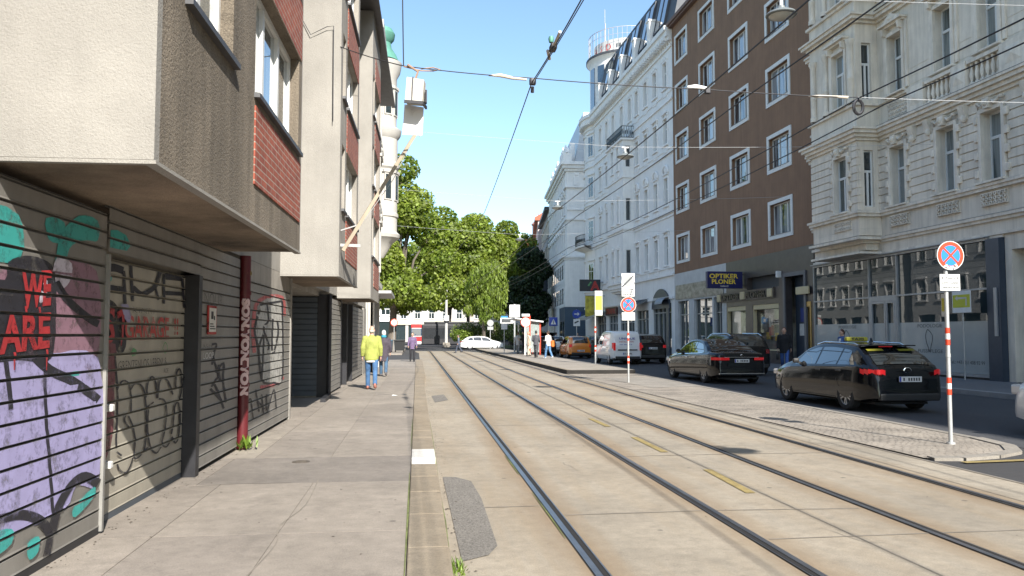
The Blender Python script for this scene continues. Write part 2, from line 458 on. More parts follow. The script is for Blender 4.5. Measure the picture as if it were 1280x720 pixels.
# concrete track bed (cast in bays: dark transverse joints)
tb = MB(); tb.quad((.2, -8, 0), (6.9, -8, 0), (6.71, 8.3, 0), (6.36, 22.4, 0), (6.22, 33, 0), (6.13, 72, 0), (4.5, 80, 0), (-.4, 80, 0), (.2, 72, 0), (.2, 26, 0))
structure(tb.build('track_bed', m_track))
jb = MB(); ys = [-2, 2.2, 6.3, 7.35, 10.75, 14.6, 18.7, 23.1, 27.5, 32, 38, 44, 51, 58, 66]
for i, y in enumerate(ys):
    xa, xb = (1.36, 4.2) if i % 2 else (2.85, 5.7)
    strip(jb, [(xa, y), ((xa+xb)/2, y+.03), (xb, y+.0+.05*(i % 3-1))], .022, .004)
    if i % 3 == 0: strip(jb, [(.28, y+.4), (1.2, y+.42)], .02, .004)
for xx in (3.52,): strip(jb, [(xx+.1, -4), (xx+.05, 20), (xx, 70)], .014, .0035)
strip(jb, [(6.02, -4), (5.98, 20), (5.95, 70)], .015, .0035)
strip(jb, [(6.9, -8), (6.71, 8.3), (6.36, 22.4), (6.22, 33)], .05, .006)
structure(jb.build('track_bed_joints', m_jointsoft))
def curve_pts(x, y0=-6, yc=77, rad=70, n=16, ang=45):
    pts = [(x, y) for y in [y0 + (yc-y0)*i/12 for i in range(13)]]
    r = rad + x
    for i in range(1, n+1):
        a = R(ang)*i/n; pts.append((x - r*(1-math.cos(a)), yc + r*math.sin(a)))
    return pts
grooves = [(1.30, -1, 'tram rail nearest the left kerb, steel head with a dark flange groove'), (2.735, 1, 'second tram rail from the left kerb, right hand rail of the nearer track'),
           (4.33, -1, 'third tram rail from the left kerb, just right of the yellow dashes'), (5.765, 1, 'tram rail running closest to the cobbled island and stop platform')]
for gx, s, lab in grooves:
    t = thing('tram_rail', lab, 'tram rail', (gx, 0, 0), group='tram rails set in the concrete')
    p = [(x-gx, y) for x, y in curve_pts(gx)]
    off = lambda d: [(x+d, y) for x, y in p]
    mb = MB(); strip(mb, off(s*.018), .115, .005); mb.build('filler', m_rub, t)
    mb = MB(); 
    for tr in ribbon(off(s*.045), .05):
        mb.quad(*[(q[0], q[1], .011) for q in tr])
    strip(mb, off(-s*.034), .012, .010); mb.build('head', m_steel, t)
    mb = MB(); strip(mb, off(-s*.004), .040, .0085); mb.build('groove', m_black, t)
# yellow dashes between the tracks
for a, b, lab in (((3.55, 9.58), (3.48, 8.12), 'larger yellow dash painted between the tracks, nearest the camera'), ((3.49, 12.7), (3.48, 11.05), 'middle yellow dash painted between the tracks'),
                  ((3.41, 15.6), (3.43, 14.2), 'faint small yellow dash, the farthest between the tracks')):
    structure(strip(MB(), [a, b], .105, .0075).build('yellow_marking', m_yellow))
structure(strip(MB(), [(7.05, 9.72), (9.6, 9.95)], .12, .006).build('yellow_marking', m_yellow))
# repaired patch and crack strip beside the kerb
structure(sheet(MB(), [(.31, 9.45), (.46, 9.42), (.62, 9.15), (.66, 8.2), (.64, 6.35), (.55, 6.1), (.34, 5.95)], .006).build('asphalt_patch', m_patch))
structure(sheet(MB(), [(.40, 21.8), (.75, 22.3), (.8, 20.4), (.45, 19.7)], .006).build('asphalt_patch', m_patch))

# left pavement: cast panels with joints, kerb stones
base = MB(); base.box(-6.5, -.07, -8, 50, -.011, .094)
structure(base.build('pavement_base', m_jointsoft))
pv = MB(); rows = [-8, 1.5, 5.05, 6.55, 8.72, 10.52, 13.3, 15.6, 18.2, 21, 24, 27, 30.4, 34, 38, 42, 46, 50]
pick = random.Random(3)
for i in range(len(rows)-1):
    y0, y1 = rows[i], rows[i+1]
    if i == 4:
        pv.k = 3; pv.box(-2.25, -.063, y0+.004, y1-.004, .08, .1); pv.k = 2; pv.box(-6.5, -2.262, y0+.004, y1-.004, .08, .1); continue
    for (xa, xb) in ((-6.5, -2.02), (-2.01, -1.075), (-1.066, -.063)):
        pv.k = pick.choice([0, 0, 1, 0, 2]); g = .004
        pv.box(xa, xb, y0+g, y1-g, .08, .1)
structure(pv.build('pavement', m_slab))
cr = MB(); strip(cr, smoothline([(-1.04, 8.9), (-1.0, 7.6), (-1.1, 6.8), (-1.03, 6.2), (-1.09, 5.3)], 4), .012, .1035); strip(cr, [(-2.3, 8.6), (-1.95, 8.75), (-1.3, 8.74)], .012, .1035)
structure(cr.build('pavement_crack', m_jointsoft))
kb = MB(); y = -8.; kr = random.Random(5)
while y < 50:
    L = kr.choice([.85, 1., 1.1, 1.25])
    if 9.2 < y < 10.3: y = 10.3; L = .78
    kb.k = 1 if abs(y-10.3) < .01 else 0
    kb.cbox(-.058, .245+.003*kr.random()+(.09 if y > 24 else 0)*min(1, (y-24)/6), y+.004, y+L-.006, -.05, .102+.004*kr.random(), .012)
    y += L
structure(kb.build('kerb', [m_kerb, m_white]))
ms = MB(); mr = random.Random(2)
for x, y0, y1, w in ((-.07, 5.3, 9.2, .018), (-.07, 11.2, 15, .012), (.255, 5., 6.0, .03), (.255, 6.1, 8.3, .02), (.255, 8.9, 16.5, .018), (1.21, 6.5, 8.4, .016), (1.21, 9.5, 11, .02)):
    strip(ms, [(x, y0), (x+.004, (y0+y1)/2), (x, y1)], [w*.4, w, w*.3], .1045 if x < 0 else .0095)
stuff(ms.build('moss', m_moss), 'thin green moss growing in the kerb and rail joints', 'moss')
# fine cracks wandering through the track slabs; grit swept against the wall and kerb
ck = MB(); cr2 = random.Random(17)
for x, y in ((.8, 12.5), (2.0, 9.6), (3.3, 6.6), (5.0, 9.4), (2.1, 16.5), (4.9, 14.2), (.7, 4.6), (6.2, 12.2)):
    p = [(x, y)]; a = cr2.uniform(0, 6.28)
    for k in range(9): a += cr2.gauss(0, .5); p.append((p[-1][0]+.13*math.cos(a)*.6, p[-1][1]+.16*math.sin(a)))
    strip(ck, p, [.002+.005*math.sin(math.pi*k/9) for k in range(10)], .0042)
structure(ck.build('track_bed_crack', m_jointsoft))
gr = MB()
for k in range(900):
    u = cr2.random()
    if u < .45: x, y, z = -2.50+.0157*9+abs(cr2.gauss(0, .09)), cr2.uniform(3.5, 30), .1035; x = -2.44+.0157*(y-9)+abs(cr2.gauss(.02, .08))
    elif u < .75: x, y, z = .275+abs(cr2.gauss(0, .07)), cr2.uniform(4, 26), .007
    elif u < .88: x, y, z = cr2.uniform(-2.2, -.1), cr2.uniform(4, 22), .1035
    else: x, y, z = cr2.uniform(.4, 6.3), cr2.uniform(4.5, 20), .0045
    s = cr2.uniform(.004, .016); a = cr2.random()*6.28; c_, s_ = math.cos(a)*s, math.sin(a)*s
    gr.add([(x+c_, y+s_, z), (x-s_*.6, y+c_*.6, z+.001), (x-c_, y-s_, z), (x+s_*.5, y-c_*.7, z+s*.3)], [(0, 1, 2), (0, 2, 3)])
stuff(gr.build('grit', M('grit_brown', (.07, .055, .04), .95, .5, 8)), 'brown grit and leaf crumbs scattered over the pavement and track', 'grit')
# small inspection cover
mc = MB(); mc.lathe([(0, .106), (.105, .106), (.11, .101)], (-1.40, 10.15, 0), 20)
for k in range(5): mc.box(-1.46, -1.34, 10.09+.03*k, 10.1+.03*k, .106, .108)
t = tag(mc.build('utility_cover', M('cast_iron', (.09, .075, .06), .6, .3, 20)), 'small round rusty iron cover set in the pavement slab', 'cover')
# litter scrap
lit = MB(); lit.add([(-.62, 20.6, .106), (-.5, 20.55, .115), (-.47, 20.75, .106), (-.6, 20.8, .125)], [(0, 1, 2, 3)])
tag(lit.build('paper_scrap', M('paper_white', (.75, .74, .70), .8, .05)), 'white scrap of paper lying on the pavement', 'litter')

# refuge island of setts, platform of the tram stop
nose = [(6.82, 10.05), (7.2, 10.0), (7.8, 10.15), (8.35, 10.45), (8.7, 11.0), (8.85, 11.9)]
isl = MB(); poly = nose + [(8.85, 19), (9.15, 33), (6.24, 33), (6.4, 22.4), (6.75, 8.6+1.5)]
sheet(isl, poly, .012); structure(isl.build('cobbled_island', m_setts))
kn = MB(); pts = nose + [(8.85, 19), (9.15, 33)]
for i in range(len(pts)-1):
    a, b = pts[i], pts[i+1]; L = math.hypot(b[0]-a[0], b[1]-a[1]); n = max(1, round(L/.9))
    for j in range(n):
        p = [a[d]+(b[d]-a[d])*j/n for d in (0, 1)]; q = [a[d]+(b[d]-a[d])*(j+.985)/n for d in (0, 1)]
        if i < 5: kn.bar((p[0], p[1], -.02), (q[0], q[1], -.02), .2, .1)
        else: kn.bar((p[0], p[1], -.03), (q[0], q[1], -.03), .16, .1)
structure(kn.build('island_kerb', m_granite))
rp = MB(); sheet(rp, [(7.2, 24.2), (9.0, 24.6), (9.1, 30), (7.0, 30)], .017)
structure(rp.build('island_paving', m_granite))
pf = MB(); P = [(6.23, 33), (9.15, 33), (9.2, 84), (6.13, 84), (6.13, 70)]
for i in range(5):
    a, b = P[i], P[(i+1) % 5]; pf.k = 1; pf.quad((a[0], a[1], -.01), (b[0], b[1], -.01), (b[0], b[1], .172), (a[0], a[1], .172))
pf.k = 0; sheet(pf, P, .172)
structure(pf.build('stop_platform', [m_slab[1], M('platform_face', (.018, .016, .014), .9, .3, 3)]))
structure(strip(MB(), [(6.33, 33.05), (6.24, 70), (6.24, 83.9)], .18, .176).build('platform_edge', m_kerb))
# lane (darker strip of asphalt), right pavement
ln = MB(); sheet(ln, [(8.86, -8), (15.9, -8), (14.2, 66), (9.2, 66), (8.86, 19)], -.006); structure(ln.build('road', m_lane))
rpv = MB()
u0, u1 = -40, 58
rpv.add([right_pt(u0, 3.95, -.01), right_pt(u1, 3.95, -.01), right_pt(u1, -.6, -.01), right_pt(u0, -.6, -.01), right_pt(u0, 3.95, .12), right_pt(u1, 3.95, .12), right_pt(u1, -.6, .12), right_pt(u0, -.6, .12)],
        [(4, 5, 6, 7), (0, 1, 5, 4), (1, 2, 6, 5), (0, 3, 7, 4)])
structure(rpv.build('pavement_right', m_pave))
rk = MB()
for k in range(70):
    u = u0 + k*1.4; rk.bar(right_pt(u, 3.97, .062), right_pt(u+1.385, 3.97, .062), .3, .13)
structure(rk.build('kerb_right', M('kerb_granite_dark', (.24, .235, .23), .8, .2, 2, .1)))
far = MB(); a = R(4.5)
far.box(0, 40, 0, 80, -.01, .12); structure(far.build('pavement_far', m_pave, None, (right_pt(67.5, 3.6)[0]-.6, right_pt(67.5, 3.6)[1]+0, 0), -a))
# side pavement beyond the crossing and the green square
gs = MB(); gs.box(-26, -1.2, 66, 118, -.012, .1); structure(gs.build('square_pavement', m_slab[0]))
gg = MB(); sheet(gg, [(5.2, 92), (16, 92), (19, 125), (8, 125)], .05); structure(gg.build('lawn', M('lawn_soil', (.05, .075, .02), .95, .4, 3)))
GRAF = {
 'one': [
  ('fill','teal',[(4.84,2.40),(5.31,2.41),(5.35,2.13),(4.86,2.12)],None),
  ('fill','teal',[(5.67,2.44),(5.94,2.45),(5.93,2.31),(5.72,2.30)],None),
  ('fill','teal',[(5.90,2.36),(6.17,2.53),(6.51,2.54),(6.52,2.39),(6.35,2.37),(6.18,2.34),(6.03,2.27),(5.94,2.11),(5.82,2.14)],None),
  ('fill','mauve',[(5.80,2.13),(6.51,2.15),(6.59,1.52),(6.21,1.36),(5.55,1.49),(5.44,1.65)],None),
  ('fill','mauve',[(4.87,2.02),(5.25,2.05),(5.24,1.95),(4.88,1.89)],None),
  ('fill','lilac',[(4.83,1.47),(5.45,1.51),(6.59,1.48),(6.66,0.53),(6.27,0.56),(6.03,0.42),(4.89,0.54)],None),
  ('fill','teal',[(5.90,1.34),(6.20,1.40),(6.23,1.34),(5.93,1.29)],None),
  ('fill','lilacpale',[(5.84,2.19),(6.07,2.17),(6.05,2.04),(5.90,1.97),(5.78,2.03)],None),
  ('fill','ink',[(5.20,2.10),(5.40,2.16),(5.64,2.16),(5.81,2.09),(5.85,1.79),(5.84,1.58),(5.75,1.48),(5.35,1.50),(4.90,1.53),(4.88,1.96),(5.17,1.99)],None),
  ('fill','lilacpale',[(5.61,1.90),(5.66,2.01),(5.71,2.02),(5.70,1.93),(5.63,1.86)],None),
  ('line','ink',[(5.83,2.02),(6.03,1.90),(6.39,1.78),(6.57,1.74)],0.0506),
  ('line','ink',[(5.59,1.51),(5.78,1.42),(6.15,1.32),(6.46,1.21),(6.61,1.15)],0.0562),
  ('line','ink',[(5.71,1.43),(5.75,1.11),(5.83,0.76),(5.90,0.42)],0.0201),
  ('line','ink',[(5.21,1.50),(5.27,1.30),(5.29,1.20)],0.0268),
  ('line','ink',[(4.89,0.57),(5.23,0.55),(5.47,0.52),(5.71,0.43),(5.86,0.30),(5.82,0.17)],0.0505),
  ('line','ink',[(5.88,0.31),(5.99,0.47),(6.18,0.58),(6.39,0.60),(6.65,0.50)],0.0571),
  ('fill','teal',[(6.22,0.41),(6.57,0.49),(6.56,0.41),(6.25,0.33)],None),
  ('fill','teal',[(5.14,0.48),(5.35,0.46),(5.35,0.37),(5.15,0.35)],None),
  ('fill','teal',[(5.55,0.32),(5.70,0.33),(5.70,0.23),(5.58,0.21)],None),
 ],
 'door': [
  ('fill','rust',[(6.96,1.65),(7.25,1.59),(7.26,1.30),(7.24,0.79),(7.04,0.66)],None),
  ('fill','ink',[(6.94,1.93),(7.18,1.94),(7.30,1.88),(7.49,1.88),(7.49,1.55),(7.31,1.50),(7.18,1.59),(6.96,1.57)],None),
  ('line','ink',[(7.24,1.51),(7.33,1.09),(7.32,0.68)],0.0149),
  ('line','ink',[(6.94,2.24),(6.96,1.93)],0.0383),
  ('line','ink',[(6.99,2.21),(7.18,2.23),(7.38,2.22)],0.0586),
  ('line','ink',[(7.38,2.22),(7.44,1.93)],0.0257),
  ('line','ink',[(7.00,2.05),(7.38,2.05)],0.0477),
  ('fill','teal',[(7.00,2.14),(7.11,2.15),(7.11,2.11),(7.01,2.09)],None),
  ('line','ink',[(7.55,2.28),(7.57,2.17),(7.62,1.96)],0.0247),
  ('line','ink',[(7.61,2.09),(7.83,2.04),(8.06,2.08),(8.23,2.15),(8.34,2.30)],0.0368),
  ('line','ink',[(8.21,2.12),(8.30,2.00)],0.0185),
  ('line','ink',[(8.44,2.27),(8.47,1.97)],0.0224),
  ('line','ink',[(8.49,2.25),(9.04,2.27)],0.0581),
  ('line','ink',[(9.06,2.27),(9.10,2.11),(9.16,1.95)],0.0241),
  ('line','ink',[(8.50,2.08),(9.06,2.10)],0.0358),
  ('line','ink',[(7.30,1.18),(7.37,1.24),(7.48,1.25),(7.58,1.20),(7.63,1.09),(7.63,0.97),(7.53,0.95),(7.49,0.90),(7.59,0.83)],0.013),
  ('line','ink',[(7.58,0.93),(7.71,0.80),(7.76,0.66),(7.70,0.52),(7.59,0.44),(7.47,0.45),(7.37,0.51),(7.34,0.56)],0.0131),
  ('line','ink',[(7.61,1.16),(7.72,1.21),(7.91,1.17),(8.00,1.04),(8.04,0.85),(8.03,0.62),(7.93,0.54),(7.78,0.52),(7.73,0.57)],0.0136),
  ('line','ink',[(8.01,1.06),(8.06,1.20),(8.17,1.25),(8.29,1.17),(8.32,1.03)],0.0142),
  ('line','ink',[(8.05,0.97),(8.23,1.00)],0.0141),
  ('line','ink',[(8.09,0.94),(8.07,0.77),(8.17,0.57),(8.34,0.49),(8.48,0.53)],0.0143),
  ('line','ink',[(8.34,1.03),(8.38,1.18),(8.49,1.22),(8.66,1.17),(8.81,1.03)],0.0148),
  ('line','ink',[(8.37,1.02),(8.54,0.99),(8.62,0.87),(8.57,0.67),(8.50,0.57),(8.64,0.51),(8.80,0.57)],0.0149),
  ('line','ink',[(8.89,1.09),(8.91,1.24),(9.01,1.29),(9.09,1.21),(9.10,1.05),(9.02,0.96)],0.0156),
  ('line','ink',[(8.81,0.59),(8.93,0.51),(9.03,0.57),(9.07,0.80),(8.99,0.93),(8.88,0.90),(8.85,0.76),(8.79,0.62)],0.0155),
  ('line','ink',[(9.12,1.16),(9.19,1.19),(9.23,1.11),(9.15,1.08)],0.0159),
  ('line','ink',[(7.31,0.65),(7.43,0.60)],0.0128),
  ('line','ink',[(7.98,0.55),(8.06,0.58),(8.11,0.55)],0.014),
 ],
 'panel': [
  ('line','ink',[(9.87,1.54),(10.07,1.54),(9.97,1.44),(9.89,1.30)],0.0244),
  ('line','ink',[(9.90,1.41),(10.17,1.17),(10.06,1.11),(9.88,1.04)],0.0245),
  ('line','ink',[(10.05,1.20),(10.43,1.30),(10.41,1.09),(10.59,0.80)],0.0254),
  ('line','ink',[(9.95,1.07),(10.09,1.02),(10.48,0.73)],0.0249),
  ('line','ink',[(9.83,1.02),(10.29,0.86)],0.0246),
  ('line','ink',[(10.19,1.29),(10.27,1.10),(10.50,1.09)],0.0253),
 ],
 'right': [
  ('fill','paleprint',[(12.63,2.14),(14.24,2.24),(14.55,0.93),(13.71,0.86),(12.77,0.96),(12.44,1.50),(12.18,1.74)],None),
  ('line','pinkred',[(12.21,1.39),(12.08,1.77),(12.45,2.17),(14.35,2.31),(14.62,1.99)],0.0456),
  ('line','pinkred',[(12.65,0.86),(13.71,0.82),(14.65,0.90)],0.0418),
  ('line','ink',[(12.63,2.12),(12.18,1.74),(12.47,1.45),(12.77,0.96),(13.71,0.86),(14.50,0.93),(14.34,2.24)],0.0297),
  ('line','ink',[(12.63,2.12),(14.34,2.24)],0.0303),
  ('line','ink',[(13.04,2.14),(13.17,1.88),(12.81,1.75),(13.25,1.48),(13.06,1.37)],0.0293),
  ('line','ink',[(13.53,1.92),(13.49,1.48),(13.66,1.36),(14.02,1.68),(13.92,1.89)],0.0308),
  ('line','ink',[(12.47,1.45),(12.82,1.64),(12.73,0.97)],0.0284),
  ('line','ink',[(11.79,0.67),(11.99,0.73),(12.18,0.43)],0.0159),
  ('line','ink',[(12.31,0.84),(12.59,0.49)],0.0165),
  ('line','ink',[(12.44,0.67),(12.99,0.49)],0.0169),
  ('line','ink',[(12.75,0.74),(12.92,0.42)],0.017),
  ('line','ink',[(13.12,0.71),(13.19,0.44),(13.72,0.75),(13.96,0.40)],0.0179),
 ],
}
# ------------------------------------------------------------------ shared window parts
m_frame = M('window_white', (.66, .66, .64), .45, .05, 5)
m_framegrey = M('window_grey', (.34, .34, .34), .5, .08, 5)
m_pane = glass_mat('pane_curtain', (.025, .035, .045), (.30, .33, .36), .50)
m_panedark = glass_mat('pane_dark', (.02, .03, .035))
m_paneteal = glass_mat('pane_teal', (.03, .055, .06), (.22, .25, .25), .56)
WCACHE = {}
def window(parent, u, z, w, h, v=-.2, style='two', frame=None, pane=None, rz=0., xyz=None, sill=0., name='window'):
    """window part standing in its opening: frame mesh with a pane as sub-part; (u, z) is the bottom left corner"""
    frame = frame or m_frame; pane = pane or m_pane
    key = (round(w, 3), round(h, 3), style, frame.name, pane.name, sill)
    if key not in WCACHE:
        f = MB(); t = .06; d = .06
        f.box(0, t, -d, 0, 0, h); f.box(w-t, w, -d, 0, 0, h); f.box(t, w-t, -d, 0, 0, t); f.box(t, w-t, -d, 0, h-t, h)
        cols = {'two': [.5], 'wide3': [.33, .66], 'single': [], 'cross': [.5], 'four': [.25, .5, .75], 'old': [.5]}[style]
        zt = {'cross': .64, 'old': .63}.get(style)
        for c in cols:
            top = h-t if style != 'old' else h*zt
            f.box(w*c-.045, w*c+.045, -d+.004, .006, t, top-.001)
        if zt: f.box(t, w-t, -d+.002, .012, h*zt-.05, h*zt+.05)
        if sill: f.box(-.08, w+.08, .0, sill, -.06, -.003)
        p = MB(); p.quad((t*.5, -.035, t*.5), (w-t*.5, -.035, t*.5), (w-t*.5, -.035, h-t*.5), (t*.5, -.035, h-t*.5))
        WCACHE[key] = (f.mesh('window', frame), p.mesh('pane', pane))
    fm, pm = WCACHE[key]
    o = link(name, fm, parent, xyz if xyz else (u, v, z), rz)
    link('pane', pm, o); return o

# ------------------------------------------------------------------ left: grey garage building with bays
m_plaster = M('pale_plaster', (.30, .284, .258), .92, .14, 1.1, .5, 70, streak=.15, fine=.12)
m_rough = M('weathered_render', (.235, .195, .148), .95, .34, 1.0, 1., 40, streak=.75, fine=.45)
m_concr = M('grey_concrete', (.32, .295, .26), .92, .18, 1.4, .4, 50, streak=.4, fine=.2)
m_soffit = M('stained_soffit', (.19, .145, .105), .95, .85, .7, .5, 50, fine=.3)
m_brick = brick_mat('red_brick', (.33, .085, .05), (.25, .06, .04), (.34, .27, .22), .24, .072)
m_slat = M('shutter_metal', (.235, .222, .202), .55, .15, 2.2, .1, 30, metal=.15, streak=.25)
m_slatdark = M('shutter_slate', (.085, .10, .12), .6, .15, 2.2, metal=.2)
m_slatwarm = M('garage_door_metal', (.37, .34, .28), .6, .12, 2.4, .1, 30, streak=.3)
m_darkmetal = M('dark_metal', (.035, .035, .04), .5, .2, 4, metal=.4)
m_redpipe = M('red_pipe_paint', (.105, .012, .016), .45, .2, 4)
m_tin = M('tin_flashing', (.10, .10, .105), .5, .2, 4, metal=.6)
LG = thing('garage_building', 'grey plaster building with projecting bays and brick panels above graffiti covered roller shutters', 'building', (-2.591, 0, 0), R(-.9))
lf = lambda y, z, v: (v, y, z)
PIT = .135
def bands(z0, z1):
    n = max(1, round((z1-z0)/PIT)); p = (z1-z0)/n
    return [(z0+i*p, z0+(i+1)*p-.019) for i in range(n)]
def shutter(parent, y0, y1, z0, z1, v, mat, name='roller_shutter', fn=lf):
    mb = MB(); bs = bands(z0, z1); prof = []
    for a, b in bs: prof += [(v+.005, a), (v, a+.012), (v, b-.002), (v-.004, b), (v-.036, b+.003), (v-.036, b+.016)]
    prof.append((v, z1))
    for i in range(len(prof)-1):
        (va, za), (vb, zb) = prof[i], prof[i+1]
        mb.quad(fn(y0, za, va), fn(y1, za, va), fn(y1, zb, vb), fn(y0, zb, vb))
    return mb.build(name, mat, parent), bs
INK = {'teal': (.045, .36, .33), 'mauve': (.27, .15, .20), 'lilac': (.36, .33, .56), 'lilacpale': (.62, .58, .68), 'ink': (.018, .017, .024), 'rust': (.16, .05, .06),
       'paleprint': (.42, .41, .38), 'pinkred': (.42, .10, .10), 'red': (.40, .035, .03), 'redbright': (.38, .025, .03), 'violet': (.30, .27, .42), 'green': (.10, .30, .12), 'white': (.6, .6, .6)}
m_ink = {k: M('spray_'+k, c, .6, .1, 6) for k, c in INK.items()}
for m_ in m_ink.values():      # worn spray paint: thinner here and there
    q = m_.node_tree; lk(q, ramp(q, noise(q, coords(q), 7, 5, .75), [(.34, .35), (.5, .97)]), q.nodes['Principled BSDF'].inputs['Alpha'])
def paint(parent, items, bs, v, fn=lf, name='graffiti', step=.0005):
    """sprayed shapes on a slatted sheet, one mesh per colour; each later shape lies a hair further out"""
    off = .003
    for colr, tris in items:
        mb = MB(); off += step
        for t in tris:
            for a, b in bs:
                p = clip_band(t, a+.001, b-.001)
                if len(p) > 2: mb.quad(*[fn(q[0], q[1], v+off + max(0, (a+.012-q[1])*.42)) for q in p])
        if mb.f: mb.build(name, m_ink[colr], parent)
def gitems(key):
    out = []
    for kind, c, pts, w in GRAF[key]:
        if kind == 'fill': out.append((c, poly_tris(smoothline(pts, 3, True))))
        else: out.append((c, ribbon(smoothline(pts, 4) if len(pts) > 2 else pts, w*1.15, False, sum(p[0] for p in pts)/len(pts)/2.9)))
    return out
def ttris(s, y0, y1, z0, h, bold=.0, slope=0., jitter=None):
    tr = text_tris(s, h/.7, 'LEFT', bold); a, b = text_width(tr); k = (y1-y0)/(b-a)
    return [[(y0+(p[0]-a)*k, z0+p[1]+slope*(p[0]-a)*k) for p in t] for t in tr]

# ground-floor wall, deep recess, plinths
wl = MB()
holed_wall(wl, -5, 33, .1, 2.74, [(15.32, 20.45, .1, 2.62)], lf, -.16, .0)
wl.quad(*[lf(15.32, z, v) for z, v in ((.1, -.16), (2.74, -.16), (2.74, -2.4), (.1, -2.4))])
wl.quad(*[lf(y, z, -2.4) for y, z in ((15.32, .1), (20.45, .1), (20.45, 2.74), (15.32, 2.74))])
wl.quad(*[lf(20.45, z, v) for z, v in ((.1, -.16), (2.62, -.16), (2.62, -2.4), (.1, -2.4))])
wl.quad(*[lf(y, 2.62, v) for y, v in ((15.32, -.16), (20.45, -.16), (20.45, -2.4), (15.32, -2.4))])
wl.build('wall', m_concr, LG)
uw = MB(); uw.box(-7, 0, -5, 33, 2.74, 10.95); uw.build('upper_wall', m_plaster, LG)
rf = MB(); rf.box(-7, 1.08, -5, 32.6, 10.97, 11.2); rf.box(1.0, 1.14, -5, 32.6, 10.9, 10.968); rf.build('eaves', m_tin, LG)

# --- shutters
s1, b1 = shutter(LG, 3.6, 6.7, .16, 2.62, .02, m_slat)
its = gitems('one')
cut = 13
its.append(('redbright', ttris('WE', 5.36, 5.76, 1.83, .22, .012, .1))); its.append(('redbright', ttris('ARE', 5.12, 5.76, 1.55, .22, .012, .05)))
for y, z0, z1 in ((5.42, 1.72, 1.84), (5.6, 1.74, 1.84), (5.3, 1.44, 1.55), (5.72, 1.42, 1.56)): its.append(('redbright', ribbon([(y, z1), (y+.004, z0)], [.03, .012])))
paint(s1, its, b1, .02)
tr = MB(); tr.box(-.03, .045, 6.70, 6.735, .12, 2.3); tr.build('edge_rail', M('pale_rail', (.24, .235, .22), .5, .15, 5), s1)
bx = MB(); bx.box(-.1, .022, 3.6, 6.7, .1, .155); bx.build('bottom_rail', m_darkmetal, s1)
# header over the door
hd, bh = shutter(LG, 6.74, 9.33, 2.32, 2.7, .02, m_slat, 'header_panel')
paint(hd, [('teal', poly_tris([(6.76, 2.36), (7.12, 2.37), (7.2, 2.42), (7.1, 2.5), (6.9, 2.52), (6.76, 2.5)]))], bh, .02)
gd, bd = shutter(LG, 6.74, 9.19, .16, 2.30, -.10, m_slatwarm, 'garage_door')
its = gitems('door')
its += [('redbright', ttris('S', 6.97, 7.19, 1.60, .29, .012)), ('redbright', ribbon([(7.24, 1.82), (7.36, 1.86), (7.50, 1.83)], .06)), ('redbright', ribbon([(7.36, 1.86), (7.37, 1.7), (7.34, 1.56)], [.06, .05, .02])),
        ('red', ttris('GARAGE', 7.42, 8.62, 1.615, .215, .006)), ('red', ttris('!!', 8.78, 8.92, 1.66, .17, .004)), ('violet', poly_tris([(7.3, 1.92), (7.46, 1.93), (7.56, 1.84), (7.5, 1.74), (7.4, 1.8)])),
        ('ink', ttris('KINRI', 7.59, 8.15, 1.855, .055, -.002)), ('ink', ttris('GRENZENLOS LEBEN! &', 7.28, 8.56, 1.345, .085, -.001)), ('ink', ttris('ROE', 8.48, 8.62, 1.27, .045, 0)),
        ('green', poly_tris([(7.56, 1.50), (7.62, 1.54), (7.70, 1.52), (7.69, 1.47), (7.6, 1.46)])), ('green', ribbon(smoothline([(8.42, 1.52), (8.5, 1.58), (8.58, 1.52), (8.5, 1.47), (8.42, 1.52)], 3), .012))]
paint(gd, its, bd, -.10)
hw = MB()
for z in (1.02, .55): hw.cbox(-.1, -.02, 7.02, 7.08, z, z+.06, .01)
hw.build('latch', m_frame, gd)
pl = MB(); pl.cbox(-.098, -.07, 6.80, 6.98, 2.12, 2.27, .012); pl.build('number_plate', M('plate_cream', (.55, .52, .42), .6, .1, 8), gd)
kp = MB(); kp.box(-.14, -.098, 6.74, 9.19, .1, .155); kp.build('kick_plate', m_slatdark, gd)
fr = MB(); fr.box(-.16, .05, 9.2, 9.33, .1, 2.315); fr.build('door_post', m_darkmetal, LG)
pn, bp = shutter(LG, 9.335, 11.22, .16, 2.7, .02, m_slat, 'side_panel')
paint(pn, gitems('panel') + [('ink', ttris('NOUR', 9.5, 10.3, 2.0, .15, -.006)), ('ink', ttris('ASH', 9.45, 9.85, 1.50, .05, -.002)), ('white', ttris('LOOP', 9.5, 9.95, 1.38, .07, 0.))], bp, .02)
sg = MB(); sg.k = 1; sg.cbox(.025, .045, 9.62, 9.98, 1.66, 2.0, .008); sg.k = 0; sg.box(.0455, .047, 9.65, 9.95, 1.69, 1.97)
sg.k = 2
for k in range(3): sg.box(.0475, .048, 9.68, 9.92-.05*k, 1.72+.028*k, 1.733+.028*k)
sg.box(.0475, .048, 9.72, 9.82, 1.84, 1.93); sg.box(.0475, .048, 9.84, 9.89, 1.83, 1.88)
sg.build('notice_sign', [M('notice_white', (.62, .60, .55), .6, .1, 9), m_ink['red'], m_ink['ink']], LG)
s2, b2 = shutter(LG, 11.5, 15.2, .16, 2.42, .02, m_slat)
paint(s2, gitems('right'), b2, .02)
tp = MB(); tp.box(-.16, .0, 11.5, 15.2, 2.43, 2.735); tp.build('shutter_box', m_concr, LG)
ep = MB(); ep.box(-.16, .035, 15.2, 15.32, .1, 2.735); ep.build('corner_post', m_plaster, LG)
